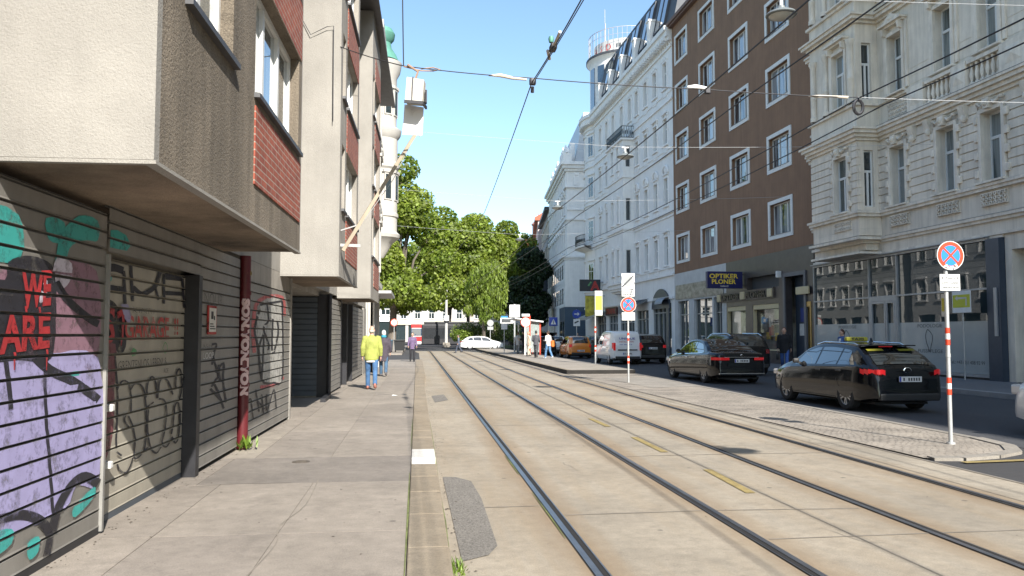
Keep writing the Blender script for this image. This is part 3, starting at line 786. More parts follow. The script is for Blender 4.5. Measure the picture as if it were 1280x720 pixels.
# red downpipe with lettering
pp = MB(); pp.cyl((.06, 11.36, .1), (.06, 11.36, 2.74), .075, n=16); 
for z in (.95, 2.2): pp.cyl((.06, 11.36, z), (.06, 11.36, z+.05), .086, n=16)
pipe = pp.build('downpipe', m_redpipe, LG)
lt = MB(); tr = text_tris('SON.VONIVON', .16, 'LEFT', .013); a, b = text_width(tr)
for t in tr: 
    q = []
    for p in t:
        s = (p[0]-a)/(b-a)*1.32; ang = (p[1]-.055)/.0775*.78 - R(66)
        q.append((.06 + .0875*math.cos(ang), 11.36 + .0875*math.sin(ang), 2.15 - s))
    lt.quad(*q)
lt.build('pipe_lettering', M('chalk_pink', (.62, .45, .44), .8, .1, 9), pipe)
yb = MB(); yb.lathe([(0, 0), (.035, 0), (.035, .004)], n=14, axis='x'); yb.build('round_sticker', m_yellow, pipe, (.125, 11.33, 2.5), R(-35))
# recess back shutter and the far slatted front
rs, brs = shutter(LG, -2.3, -.2, .14, 2.6, 0., m_slatdark, 'roller_shutter', lambda y, z, v: (y, 20.40-v, z))
paint(rs, [('ink', ttris('TABOU', -1.7, -.8, 1.62, .12, .0))], brs, 0., lambda y, z, v: (y, 20.40-v, z))
cp = MB(); cp.box(-.2, .06, 20.42, 20.75, .1, 2.66); cp.cyl((.12, 20.3, .14), (.12, 20.3, 2.66), .05, n=10); cp.bar((.12, 20.3, .14), (.16, 18.9, .13), .12, .12); cp.build('recess_post', m_darkmetal, LG)
for ya, yb_ in ((20.78, 23.7), (27.3, 31.6)): shutter(LG, ya, yb_, .16, 2.62, .02, m_slat)
dd = MB(); dd.box(-.15, -.1, 23.8, 27.2, .1, 2.62); dd.box(-.1, .03, 23.72, 23.82, .1, 2.66); dd.box(-.1, .03, 27.18, 27.29, .1, 2.66); dd.box(-.099, .03, 25.4, 25.5, .1, 2.61); dd.build('doorway', m_darkmetal, LG)
ls = MB(); ls.box(-.155, .03, 31.65, 32.9, .1, 2.7); ls.build('corner_post', m_plaster, LG)

# --- bays
def bay(y0, y1, v, big, small, zt=10.96, dark=True):
    z0 = 2.70; N = 4; ST = 2.05
    holes = []; 
    for k in range(N):
        zz = 3.92 + ST*k
        if zz + 1.3 > zt: break
        for (a, b) in [big] + ([small] if small else []): holes.append((a, b, zz, zz+1.18))
    mb = MB()
    mb.k = 1; holed_wall(mb, y0+.09, y1-.05, z0, zt, holes, lf, v, .17)
    mb.k = 0
    for a, b in ((y0, y0+.09), (y1-.05, y1)): mb.quad(*[lf(y, z, v) for y, z in ((a, z0), (b, z0), (b, zt), (a, zt))])
    for y in (y0, y1): mb.quad(lf(y, z0, 0), lf(y, z0, v), lf(y, zt, v), lf(y, zt, 0))
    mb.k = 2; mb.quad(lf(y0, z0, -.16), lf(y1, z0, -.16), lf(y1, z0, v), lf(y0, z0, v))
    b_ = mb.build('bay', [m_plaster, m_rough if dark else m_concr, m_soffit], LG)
    dl = MB(); dl.box(v-.06, v+.012, y0, y1, z0-.025, z0-.002); dl.box(0, v-.06, y0, y0+.05, z0-.025, z0-.002); dl.build('drip_edge', m_plaster, b_)
    for k, (a, b, za, zb) in enumerate(holes):
        window(b_, 0, 0, b-a, zb-za, style='wide3' if b-a > 2 else 'two', pane=m_paneteal, rz=R(-90), xyz=(v-.11, b, za))
        sl = MB(); sl.box(v-.1, v+.055, a-.03, b+.05, za-.05, za-.004); sl.build('sill', m_tin, b_)
    for k in range(N):
        zz = 3.06 + ST*k
        if zz + .8 > zt: break
        bp_ = MB(); bp_.box(v-.05, v+.014, big[0], min(big[1]+.12, y1-.055), zz, zz+.74); bp_.build('brick_panel', m_brick, b_)
    return b_
bay(4.95, 10.35, .95, (7.62, 10.1), (5.5, 6.78))
bay(14.25, 17.85, 1.0, (15.3, 17.5), (14.55, 15.05), dark=False)
bay(22.85, 26.4, .93, (23.9, 26.1), (23.1, 23.65), dark=False)
# weeds at the wall foot
wd = MB(); r2 = random.Random(11)
for k in range(46):
    a = r2.random()*6.28; p = Vector((r2.gauss(0, .05), r2.gauss(0, .06), .02+r2.random()*.02)); q = p + Vector((math.cos(a)*.07, math.sin(a)*.07, .04+.16*r2.random()))
    n = Vector((-math.sin(a), math.cos(a), 0))*.018; wd.quad(p-n*.3, p+n*.3, (p+q)/2+n, q, (p+q)/2-n)
tag(wd.build('weed', leaf_mat('weed_leaf', (.12, .22, .03), (.22, .30, .04)), None, (-2.30, 11.25, .1)), 'small green weed growing at the foot of the red downpipe', 'plant')
wd = MB()
for k in range(90):
    a = r2.random()*6.28; p = Vector((r2.gauss(0, .03), r2.gauss(0, .12), .0)); q = p + Vector((math.cos(a)*.03, math.sin(a)*.03, .02+.06*r2.random()))
    n = Vector((-math.sin(a), math.cos(a), 0))*.008; wd.quad(p-n, p+n, q)
tag(wd.build('weed', MATS['weed_leaf'], None, (.29, 5.75, 0)), 'bright green grass tuft growing in the joint along the kerb', 'plant')

# angled wooden flagpole on the second bay
fp = thing('flagpole', 'bare slanting wooden flagpole bracketed to the plaster bay above the pavement', 'flagpole', (-1.32, 14.45, 3.15))
a, b = Vector((0, 0, 0)), Vector((1.30, .35, 2.28)); m = MB(); m.bar(a, b, .055, .06); m.build('pole', M('weathered_wood', (.30, .25, .185), .8, .2, 4, stretch=(1, 1, .2)), fp)
m = MB(); m.bar((-.12, .0, .1), (.3, .08, .1), .03, .05); m.bar((-.1, .05, .35), (.32, .1, .5), .02, .02); m.box(-.12, -.06, -.09, .12, -.12, .4); m.build('bracket', m_framegrey, fp)
m = MB(); m.tube([a+(b-a)*.25+Vector((.05, 0, 0)), a+(b-a)*.6+Vector((.09, 0, -.03)), b], .006, 5); m.tube([b+Vector((-.02,0,.02)), b+Vector((.09,.02,.03)), b+Vector((.05, 0, -.1))], .01, 5); m.build('halyard', m_framegrey, fp)

# --- white corner building with the round turret
m_wplaster = M('white_stucco', (.43, .415, .385), .85, .08, 1.2, .15, 40, streak=.12)
m_copper = M('copper_green', (.10, .27, .21), .6, .2, 2, metal=.2)
WB = thing('corner_building', 'white stucco corner house with round turret and small green copper dome', 'building', (-1.75, 33, 0))
holes = [(33.9-33, 34.9-33, z, z+1.9) for z in (4.6, 7.6, 10.6)] + [(36-33, 37-33, z, z+1.9) for z in (4.6, 7.6, 10.6)] + [(.3, 4.9, .15, 3.3)]
mb = MB(); holed_wall(mb, 0, 5.2, .1, 14.4, holes, lf, 0, .25); mb.box(-8, -.251, 0, 5.2, .1, 14.4); mb.quad((-8, 5.2, .1), (0, 5.2, .1), (0, 5.2, 14.4), (-8, 5.2, 14.4)); mb.quad((-8, 0, 11), (0, 0, 11), (0, 0, 14.4), (-8, 0, 14.4))
mb.build('wall', m_wplaster, WB)
mb = MB()
for z in (3.75, 7.2, 10.2, 13.6): mb.box(0, .12, -.05, 5.2, z, z+.22)
for (a, b, z0, z1) in holes[:-1]:
    mb.box(.002, .09, a-.2, a-.02, z0-.1, z1+.1); mb.box(.002, .09, b+.02, b+.2, z0-.1, z1+.1); mb.box(.002, .16, a-.25, b+.25, z1+.12, z1+.3)
    for k in range(3): mb.ball((.1, a+.1+.4*k, z1+.45), (.1, .16, .13), 8, 5)
mb.box(-.3, .3, -.05, 5.2, 14.4, 14.75); mb.build('stucco_trim', m_wplaster, WB)
for (a, b, z0, z1) in holes[:-1]: window(WB, 0, 0, b-a, z1-z0, style='old', rz=R(-90), xyz=(-.15, b, z0))
mb = MB(); mb.quad((-.12, .3, .15), (-.12, 4.9, .15), (-.12, 4.9, 3.3), (-.12, .3, 3.3)); mb.build('shop_glass', m_panedark, WB)
mb = MB()
for y in (.3, 1.8, 3.3, 4.85): mb.box(-.14, -.06, y, y+.06, .15, 3.3)
mb.box(0, .7, .1, 5.1, 3.34, 3.46); mb.build('shop_frame', m_framegrey, WB)

mb = MB(); c = (-.05, 5.55, 0); r0 = .82
prof = [(.2, 5.3), (.45, 5.7), (.62, 6.0), (r0+.12, 6.25), (r0+.16, 6.4), (r0, 6.55), (r0, 7.2), (r0+.06, 7.25), (r0+.06, 7.4), (r0, 7.45), (r0, 9.5), (r0+.08, 9.6), (r0+.08, 9.8), (r0, 9.9), (r0, 11.0), (r0+.14, 11.2), (r0+.18, 11.45), (r0-.06, 11.6), (r0-.06, 14.0), (r0+.1, 14.3), (r0+.18, 14.75), (r0, 14.8), (0, 14.85)]
mb.lathe(prof, c, 28); tw = mb.build('turret', m_wplaster, WB)
mb = MB(); mb.lathe([(r0+.05, 14.85), (r0-.08, 15.15), (.5, 15.5), (.46, 15.75), (.62, 15.95), (.66, 16.2), (.52, 16.45), (.2, 16.55), (.06, 16.9), (0, 17.0)], c, 24); mb.build('dome', m_copper, tw)
for zc in (6.85, 8.0, 12.1):
    h_ = 1.3 if zc > 7 else .2
    if h_ < .5: continue
    for ang in (-95, -60, -20, 20):
        a = R(ang); rr = (r0 if zc < 11 else r0-.06)+.012
        mb = MB(); mb.cbox(-.2, .2, -.05, .02, 0, h_, .01); mb.k = 1; mb.box(-.14, .14, .021, .024, .06, h_-.08); mb.k = 0; mb.box(-.26, .26, -.03, .06, h_+.01, h_+.14)
        mb.build('turret_window', [m_wplaster, m_panedark], tw, (c[0]+rr*math.cos(a), c[1]+rr*math.sin(a), zc), a-R(90))
# ------------------------------------------------------------------ right side of the street
def bld(mb, name, mat, B, parent=None):
    uo = B[1]; return mb.xf(lambda x, y, z: (x-uo, y, z)).build(name, mat, parent or B[0])
def bwin(B, u, z, w, h, v=-.18, parent=None, **k): return window(parent or B[0], u-B[1], z, w, h, v, **k)
m_stone = M('grey_stone', (.76, .68, .57), .9, .14, 1.0, .3, 50, streak=.42, fine=.1)
m_stone2 = M('grey_stone_trim', (.79, .71, .60), .9, .16, 1.6, .3, 60, streak=.45, fine=.1)
m_brown = M('brown_render', (.24, .142, .088), .93, .12, .8, .35, 60, streak=.3)
m_surround = M('pale_surround', (.70, .70, .68), .8, .08, 3)
m_roofdark = M('dark_slate_roof', (.055, .06, .07), .6, .2, 3)
m_greywall = M('light_grey_panel', (.50, .50, .49), .8, .12, 1.4)
m_marble = M('clouded_marble', (.20, .19, .175), .3, .75, 2.2, stretch=(1, 1, 1.6))
m_granite2 = M('dark_granite', (.055, .045, .042), .35, .3, 2.2, spec=.6)
m_bluegrey = M('blue_grey_metal', (.045, .06, .085), .4, .15, 2, metal=.3)
m_alu = M('pale_aluminium', (.33, .34, .35), .4, .08, 4, metal=.4)
m_frost = M('frosted_film', (.34, .36, .35), .25, .1, .5, spec=.6, coat=.25)
m_shopglass = glass_mat('shop_glass', (.028, .04, .042), None, .5, .01, .65, .15)
m_ledge = M('lead_ledge', (.20, .20, .20), .7, .2, 3)
m_print = M('grey_print', (.05, .055, .06), .6, 0)

# === ornate stone building, nearest on the right =======================================
HB = (thing('ornate_stone_building', 'ornate grey stone apartment house with balustrades and an oriel above a glazed shop', 'building', right_pt(0, 0), RANG), 0.)
U0, U1 = -13., 11.36
colsH = [(4.22, 5.14), (1.37, 2.30), (-.90, .03), (-3.75, -2.83), (-6.6, -5.68), (-9.4, -8.5)]
rowsH = [(6.86, 9.17), (11.36, 13.70), (15.86, 18.1), (20.1, 22.2)]
holes = [(a, b, z0, z1) for a, b in colsH for z0, z1 in rowsH]
mb = MB(); holed_wall(mb, U0, U1, 4.95, 24.6, holes, fz, 0, .36); mb.box(U0, U1, -9, -.362, 4.95, 24.6)
bld(mb, 'wall', m_stone, HB)
# oriel
OA, OB, OV = 5.95, 9.62, 1.0
oh = [(6.66, 7.62, z0, z1) for z0, z1 in rowsH]
mb = MB(); holed_wall(mb, OA, OB, 6.0, 24.3, oh, fz, OV, .2)
sh = [(.30, .72, z0+.05, z1+.1) for z0, z1 in rowsH]
side = lambda a, z, v: (OA - v, a, z)
holed_wall(mb, 0, OV, 6.0, 24.3, sh, side, 0, .2)
mb.quad((OB, 0, 6), (OB, OV, 6), (OB, OV, 24.3), (OB, 0, 24.3)); mb.quad((OA, 0, 24.3), (OB, 0, 24.3), (OB, OV, 24.3), (OA, OV, 24.3))
for z0, z1, g in ((5.72, 6.0, .0), (5.42, 5.72, .22), (5.15, 5.42, .45), (4.98, 5.15, .75)):
    mb.box(OA+g*.6, OB-g*.6, 0, OV-g, z0, z1-.003)
orl = bld(mb, 'oriel', m_stone, HB)
for a, b, z0, z1 in oh: bwin(HB, a, z0, b-a, z1-z0, OV-.12, orl, style='old', pane=m_paneteal)
for a, b, z0, z1 in sh: window(orl, 0, 0, b-a, z1-z0, style='old', pane=m_panedark, rz=R(90), xyz=(OA+.12, a, z0))
for a, b, z0, z1 in holes: bwin(HB, a, z0, b-a, z1-z0, -.25, style='old', pane=m_paneteal)
# horizontal bands and cornices; they run along the wall and wrap round the oriel
def band(z0, z1, pr, orr=True):
    mb.box(U0, OA-pr-.001, 0, pr, z0, z1)
    if orr: mb.box(OA-pr, OB+pr, 0, OV+pr, z0+.002, z1+.002); mb.box(OB+pr+.001, U1, 0, pr, z0, z1)
mb = MB()
for z0, z1, p in ((4.96, 5.05, .10), (5.44, 5.55, .09), (5.55, 5.66, .16), (6.5, 6.62, .14), (6.62, 6.72, .2), (9.66, 9.78, .1), (9.78, 9.92, .22), (9.92, 10.06, .34), (10.06, 10.15, .42), (11.12, 11.22, .12),
                  (14.6, 14.72, .12), (14.72, 14.86, .28), (14.86, 14.95, .36), (15.6, 15.72, .12), (18.9, 19.02, .12), (19.02, 19.16, .25), (22.9, 23.05, .2)): band(z0, z1, p, p != .09)
for z0, z1, p in ((23.4, 23.7, .3), (23.7, 24.1, .6), (24.1, 24.5, .9)): band(z0, z1, p)
bld(mb, 'cornice', m_stone2, HB)
mb = MB()
for z in (5.66, 10.152, 14.952): mb.box(U0, OA-.45, 0, .17 if z < 6 else .43, z, z+.014)
bld(mb, 'lead_capping', m_ledge, HB)
# rusticated courses of the first upper floor
mb = MB(); hs = .315
def courses(ua, ub, z0, z1, v, fn=fz, pr=.055):
    z = z0
    while z + hs <= z1 + .01:
        a, b = fn(ua, z+.022, v), fn(ub, z+hs-.022, v+pr); mb.box(a[0], b[0], a[1], b[1], a[2], b[2]); z += hs
spans = []; edges = sorted(colsH)
prev = U0
for a, b in edges: spans.append((prev, a-.2)); prev = b+.2
spans.append((prev, OA-.02))
for a, b in spans: courses(a, b, 6.74, 9.6, 0)
courses(OA, 6.44, 6.74, 9.6, OV); courses(7.84, OB, 6.74, 9.6, OV)
courses(0, .1, 6.74, 9.6, 0, side); courses(.9, OV, 6.74, 9.6, 0, side); courses(OB+.02, U1, 6.74, 9.6, 0)
for z0, z1 in rowsH[1:]:
    for a, b in spans: courses(a+.12, b-.12, z0+.0, z0+hs*3.1, 0, fz, .012)
bld(mb, 'rustication', m_stone, HB)
# window dressings
def dressing(a, b, z0, z1, v, kind):
    mb = MB(); w = .14
    mb.box(a-w, a-.004, v, v+.075, z0-.06, z1+w); mb.box(b+.004, b+w, v, v+.075, z0-.06, z1+w); mb.box(a-.003, b+.003, v, v+.08, z1+.003, z1+w)
    mb.box(a-w-.06, b+w+.06, v, v+.17, z0-.13, z0-.062)
    c = (a+b)/2
    if kind == 0:
        for k in range(4):
            zz = z0+.12+k*.62
            for s, e in ((a-w, -1), (b+w, 1)): mb.cbox(s, s+e*.17, v+.005, v+.095, zz, zz+.27, .02)
        mb.prism([(-.11, 0), (.11, 0), (.16, .34), (-.16, .34)], lambda x, z, t: (c+x, v+t, z1+.06+z), 0, .19)
        mb.ball((c, v+.19, z1+.24), (.09, .07, .11), 8, 6)
        for s in (-1, 1):
            mb.tube([(c+s*.14, v+.09, z1+.33), (c+s*.3, v+.12, z1+.2), (c+s*.5, v+.09, z1+.30)], [.045, .06, .03], 6); mb.ball((c+s*.53, v+.08, z1+.33), .075, 7, 5)
    else:
        mb.box(a-w-.1, b+w+.1, v, v+.13, z1+.36, z1+.44); mb.box(a-w-.16, b+w+.16, v, v+.22, z1+.44, z1+.52)
        for s in (a-w*.5, b+w*.5): mb.prism([(0, 0), (.17, .1), (.2, .36), (0, .36)], lambda x, z, t: (s-.06+t, v+x, z1+z), 0, .12)
        if kind == 1:
            mb.prism([(a-w-.16, z1+.521), (b+w+.16, z1+.521), (c, z1+.86)], lambda x, z, t: (x, v+t, z), 0, .16)
            mb.ball((c, v+.16, z1+.64), (.13, .05, .09), 8, 5)
        else:
            for s in (-1, 0, 1): mb.ball((c+s*.3, v+.08, z1+.65-abs(s)*.06), (.17, .1, .13), 8, 5)
        for s in (a-w-.16, b+w+.16-.14): mb.box(s, s+.14, v, v+.05, z0, z1+.35)
    return mb
for i, (a, b) in enumerate(colsH):
    for j, (z0, z1) in enumerate(rowsH): bld(dressing(a, b, z0, z1, 0, 0 if j == 0 else (1 if i % 2 == 0 else 2)).xf(lambda x, y, z: (x, y*1.55, z)), 'window_surround', m_stone2, HB)
for j, (z0, z1) in enumerate(rowsH): bld(dressing(6.66, 7.62, z0, z1, OV, 0 if j == 0 else 2).xf(lambda x, y, z: (x, OV+(y-OV)*1.5, z)), 'window_surround', m_stone2, HB, orl)
# pilasters / engaged columns on the oriel, lattice panels, balustrade
for z0, z1 in rowsH[1:3]:
    for u in (6.2, 8.15, 9.2):
        mb = MB(); mb.lathe([(.17, z0-.1), (.17, z0+.1), (.12, z0+.14), (.125, z0+.9), (.15, z0+.95), (.15, z0+1.02), (.125, z0+1.06), (.11, z1-.02), (.17, z1+.1), (.2, z1+.24), (.2, z1+.3)], (u, OV+.06, 0), 12); bld(mb, 'engaged_column', m_stone2, HB, orl)
def lattice(a, b, z0, z1, v):
    mb = MB(); mb.box(a, b, v, v+.03, z0, z1)
    mb.box(a, b, v+.03, v+.065, z0, z0+.03); mb.box(a, b, v+.03, v+.065, z1-.03, z1)
    n = max(2, round((b-a)/.18)); m = max(2, round((z1-z0)/.17))
    for i in range(n):
        for k in range(m):
            x = a+(i+.5)*(b-a)/n; z = z0+(k+.5)*(z1-z0)/m
            mb.lathe([(.03, -.0), (.06, .012), (.075, .03), (.06, .045), (.03, .04)], (0, 0, 0), 7, axis='y')
            o = 35
            for q in range(len(mb.v)-o, len(mb.v)): p = mb.v[q]; mb.v[q] = (p[0]+x, p[1]+v+.03, p[2]+z)
    return mb
for a, b in colsH: bld(lattice(a-.12, b+.12, 5.98, 6.42, .0).xf(lambda x, y, z: (x, y*1.8, z)), 'lattice_panel', m_stone2, HB)
bld(lattice(6.5, 7.8, 5.98+.06, 6.42, OV), 'lattice_panel', m_stone2, HB, orl)
bld(lattice(4.0, 5.3, 10.3, 11.0, 0), 'lattice_panel', m_stone2, HB)
rail = [(-1.2, .3), (1.1, 2.55), (-4.1, -2.5), (-7, -5.4)]
for a, b in rail:
    n = 6; mb = MB()
    for k in range(n):
        u = a+.12+(b-a-.24)*k/(n-1)
        mb.lathe([(.07, 10.22), (.07, 10.28), (.035, 10.33), (.08, 10.52), (.07, 10.62), (.035, 10.82), (.06, 10.88), (.06, 10.95)], (u, .24, 0), 10)
    mb.box(a, b, .12, .36, 10.96, 11.08); mb.box(a, b, .1, .38, 10.165, 10.22); bld(mb, 'balustrade', m_stone2, HB)
for a, b in ((.34, 1.06), (2.6, 3.55), (-2.45, -1.24), (-5.35, -4.15)):
    mb = MB(); mb.box(a, b, .02, .38, 10.165, 11.1); c = (a+b)/2; w = min(.36, (b-a)*.4)
    mb.add([(c-w, .381, 10.36), (c+w, .381, 10.36), (c+w, .381, 10.92), (c-w, .381, 10.92), (c, .46, 10.64)], [(0, 1, 4), (1, 2, 4), (2, 3, 4), (3, 0, 4)]); bld(mb, 'pedestal', m_stone2, HB)
# consoles under the main cornice
for u in [x*.95-12.5 for x in range(19)]:
    if u > OA-.6: break
    if any(a-.35 < u < b+.35 for a, b in colsH): continue
    mb = MB(); mb.prism([(0, 0), (.1, .02), (.26, .38), (.3, .52), (0, .52)], lambda x, z, t: (u-.13+t, x, 9.14+z), 0, .26); mb.ball((u, .14, 9.2), (.12, .12, .14), 8, 6); bld(mb, 'console', m_stone2, HB)
# --- ground floor: glazed shop, dark pillar, portal
mb = MB(); holed_wall(mb, U0, -.76, .1, 4.95, [(-3.6, -1.05, .12, 4.42), (-8.4, -5.4, .12, 4.42)], fz, 0, .5)
mb.quad((-.76, -.6, .1), (11.36, -.6, .1), (11.36, -.6, 4.95), (-.76, -.6, 4.95)); mb.box(-.755, 11.36, -.58, .06, 4.86, 4.948)
bld(mb, 'ground_floor_wall', m_stone, HB)
for a, b in ((-3.62, -1.03), (-8.42, -5.38)): mb = MB(); mb.box(a, b, -.56, -.5, .12, 4.44); bld(mb, 'portal_recess', M('recess_grey', (.16, .16, .155), .8, .1, 2), HB)
mb = MB()
mb.tube([(-1.6+.42*math.cos(R(200+k*14)), -.44, 3.25+.42*math.sin(R(200+k*14))) for k in range(11)], .05, 6); mb.box(-1.95, -1.25, -.5, -.46, .4, 2.2); mb.box(-2.02, -1.18, -.5, -.43, 2.6, 2.68)
mb.k = 1; mb.box(-1.9, -1.3, -.46, -.44, 1.3, 2.15)
bld(mb, 'portal_plaque', [m_stone2, m_print], HB)
mb = MB(); mb.box(-.74, -.14, -.4, .22, .12, 4.84); mb.k = 1; mb.box(-.62, -.5, .221, .27, 1.6, 3.2); bld(mb, 'shop_pillar', [m_bluegrey, m_alu], HB)
SV = .10
mb = MB(); mb.quad((-.1, SV-.05, 2.12), (11.3, SV-.05, 2.12), (11.3, SV-.05, 4.8), (-.1, SV-.05, 4.8)); bld(mb, 'shop_glass', m_shopglass, HB)
mb = MB(); 
for a, b in ((-.1, 4.9), (6.8, 11.3)): mb.quad((a, SV-.045, .3), (b, SV-.045, .3), (b, SV-.045, 2.12), (a, SV-.045, 2.12))
bld(mb, 'frosted_glass', m_frost, HB)
mb = MB()
for u in (-.13, 4.86, 6.78, 11.28): mb.box(u, u+.06, SV-.06, SV+.03, .2, 4.82)
for z, h in ((.2, .09), (3.17, .06), (4.82, .09)): mb.box(-.13, 11.34, SV-.062, SV+.034, z, z+h)
mb.box(-.16, 11.36, SV-.1, SV+.16, 4.912, 4.945)
bld(mb, 'shop_frame', m_alu, HB)
mb = MB(); mb.quad((-.1, SV-.044, .12), (11.3, SV-.044, .12), (11.3, SV-.044, .205), (-.1, SV-.044, .205)); bld(mb, 'shop_base', m_print, HB)
mb = MB()
mb.box(4.93, 5.03, SV-.03, SV+.04, .29, 3.168); mb.box(6.66, 6.775, SV-.03, SV+.04, .29, 3.168); mb.box(5.03, 6.66, SV-.03, SV+.04, 3.02, 3.168)
for a, b in ((5.03, 5.63), (5.66, 6.66)):
    mb.box(a, a+.08, SV-.02, SV+.05, .29, 3.015); mb.box(b-.08, b, SV-.02, SV+.05, .29, 3.015); mb.box(a+.081, b-.081, SV-.02, SV+.05, .29, .42); mb.box(a+.081, b-.081, SV-.02, SV+.05, 2.92, 3.01)
dr = bld(mb, 'shop_door', m_alu, HB)
mb = MB(); mb.box(5.03, 6.66, SV-.04, SV-.025, .3, 2.12); bld(mb, 'door_film', m_frost, HB, dr)
mb = MB(); mb.cyl((5.78, SV+.1, 1.05), (5.78, SV+.1, 1.45), .016); mb.bar((5.78, SV+.02, 1.25), (5.78, SV+.1, 1.25), .02, .02); bld(mb, 'door_handle', m_alu, HB, dr)
def flat(B, txt, ua, ub, z, h, v, bold=0.):   # u grows to the left in view, so lettering runs from large u to small u
    mb = MB(); add_text(mb, txt, lambda a, b: (ub-a, v, b), 0, z, ub-ua, h, bold); return mb
mb = MB()
for txt, ua, ub, z, h in (('PODOLOGIE', 7.9, 9.3, 1.92, .13), ('PODOLOGIE', 2.35, 3.75, 1.92, .13), ('FUSSPFLEGE', 2.35, 3.75, .98, .13), ('Tel.: +43 (0)1 408 92 99', .25, 2.0, .62, .13)):
    q = flat(HB, txt, ua, ub, z, h, SV-.041); o = len(mb.v); mb.v += q.v; mb.f += [tuple(i+o for i in f) for f in q.f]; mb.mi += q.mi; mb.sm += q.sm
for c, s in ((3.05, 1.), (8.6, 1.)):
    foot = [(-.18, 1.78), (-.25, 1.6), (-.2, 1.35), (-.1, 1.15), (-.06, 1.02), (.0, 1.05), (.04, 1.2), (.12, 1.4), (.14, 1.6), (.06, 1.72), (-.04, 1.8), (-.12, 1.84)]
    for t in ribbon(smoothline([(c-x, z) for x, z in foot], 3, True), .035, True): mb.quad(*[(p[0], SV-.0405, p[1]) for p in t])
bld(mb, 'window_lettering', m_print, HB)
# solid yellow sign on a post, added for a sign mirrored in the shop glass
t = thing('sign_reflection', 'yellow sign with a white bent arrow on a thin post standing in for a reflection in the shop window', 'sign', right_pt(.6, .55, .12), RANG)
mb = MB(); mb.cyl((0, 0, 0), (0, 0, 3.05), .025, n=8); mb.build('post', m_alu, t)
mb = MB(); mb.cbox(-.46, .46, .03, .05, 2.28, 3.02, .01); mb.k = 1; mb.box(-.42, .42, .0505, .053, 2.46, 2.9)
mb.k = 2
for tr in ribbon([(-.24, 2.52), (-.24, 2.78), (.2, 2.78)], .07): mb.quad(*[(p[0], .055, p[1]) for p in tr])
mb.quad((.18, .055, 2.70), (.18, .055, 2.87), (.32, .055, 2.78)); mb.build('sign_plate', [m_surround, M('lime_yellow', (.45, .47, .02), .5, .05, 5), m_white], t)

# === brown rendered building ==========================================================
BB = (thing('brown_building', 'plain brown rendered apartment block with rows of pale framed windows above the optician', 'building', right_pt(11.42, 0), RANG), 11.42)
B0, B1 = 11.42, 31.08
colsB = [(27.95, 30.5), (23.15, 25.85), (18.3, 21.0), (13.4, 16.1)]
rowsB = [(6.68, 8.76), (10.25, 12.32), (13.88, 16.02), (17.48, 19.64), (21.1, 23.25)]
holes = [(a+.2, b-.2, z0+.2, z1-.2) for a, b in colsB for z0, z1 in rowsB]
mb = MB(); holed_wall(mb, B0, B1, 6.0, 24.25, holes, fz, 0, .3); mb.box(B0, B1, -11, -.302, 6.0, 24.25)
mb.quad((B0, -.3, 6), (B0, 0, 6), (B0, 0, 24.25), (B0, -.3, 24.25)); mb.quad((B1, -.3, 6), (B1, 0, 6), (B1, 0, 24.25), (B1, -.3, 24.25)); bld(mb, 'wall', m_brown, BB)
mb = MB(); mb.box(B0-.02, B1+.05, -.4, .42, 24.26, 24.5); mb.box(B0, B1, .0, .3, 24.12, 24.255)
bld(mb, 'eaves', M('eaves_brown', (.16, .10, .08), .8, .1, 2), BB)
mb = MB(); mb.add([(B0, .3, 24.51), (B1, .3, 24.51), (B1, -5.5, 28.6), (B0, -5.5, 28.6), (B0, -11, 24.51), (B1, -11, 24.51)], [(0, 1, 2, 3), (3, 2, 5, 4), (0, 3, 4), (1, 5, 2)]); 
bld(mb, 'roof', m_roofdark, BB)
for a, b in colsB:
    for z0, z1 in rowsB:
        mb = MB(); mb.box(a, a+.2, -.02, .05, z0, z1); mb.box(b-.2, b, -.02, .05, z0, z1); mb.box(a+.2, b-.2, -.02, .05, z1-.2, z1); mb.box(a+.2, b-.2, -.02, .05, z0, z0+.2)
        s = bld(mb, 'window_surround', m_surround, BB)
        mb = MB(); mb.box(a+.2, b-.2, -.22, .07, z0+.2, z0+.225); bld(mb, 'sill', m_ledge, BB, s)
        bwin(BB, a+.2, z0+.226, b-a-.4, z1-z0-.43, -.2, style='wide3')
# ground floor: pale stone shop on the far side, dark granite optician on the near side
mb = MB(); holed_wall(mb, 21.84, B1, .1, 5.995, [(24.1, 27.3, .6, 4.0), (28.3, 30.4, .6, 4.0), (22.55, 23.85, .12, 4.0)], fz, .02, .3); mb.quad((B1, .02, .1), (B1, -6, .1), (B1, -6, 6), (B1, .02, 6))
bld(mb, 'pale_shopfront', m_greywall, BB)
mb = MB(); mb.cbox(22.2, 30.75, .022, .07, 4.12, 5.15, .01); bld(mb, 'marble_fascia', m_marble, BB)
mb = MB()
for a, b in ((24.1, 27.3), (28.3, 30.4)): mb.quad((a, -.22, .6), (b, -.22, .6), (b, -.22, 4.0), (a, -.22, 4.0))
mb.quad((22.55, -.25, .12), (23.85, -.25, .12), (23.85, -.25, 4), (22.55, -.25, 4)); bld(mb, 'shop_glass', m_shopglass, BB)
mb = MB()
for a, b in ((24.1, 27.3), (28.3, 30.4), (22.55, 23.85)):
    for u in (a, (a+b)/2, b-.07): mb.box(u, u+.07, -.24, -.14, .6, 4.0)
    mb.box(a+.071, b-.071, -.238, -.15, 3.0, 3.07)
bld(mb, 'shop_frame', m_alu, BB)
mb = MB(); holed_wall(mb, 11.42, 21.838, .1, 5.995, [(19.15, 22.0-.2, .8, 3.3), (15.1, 18.2, .8, 3.3), (12.35, 14.3, .12, 4.6), (11.75, 12.3, .12, 3.25), (15.0, 18.9, 4.18, 4.86)], fz, .03, .35)
bld(mb, 'granite_shopfront', m_granite2, BB)
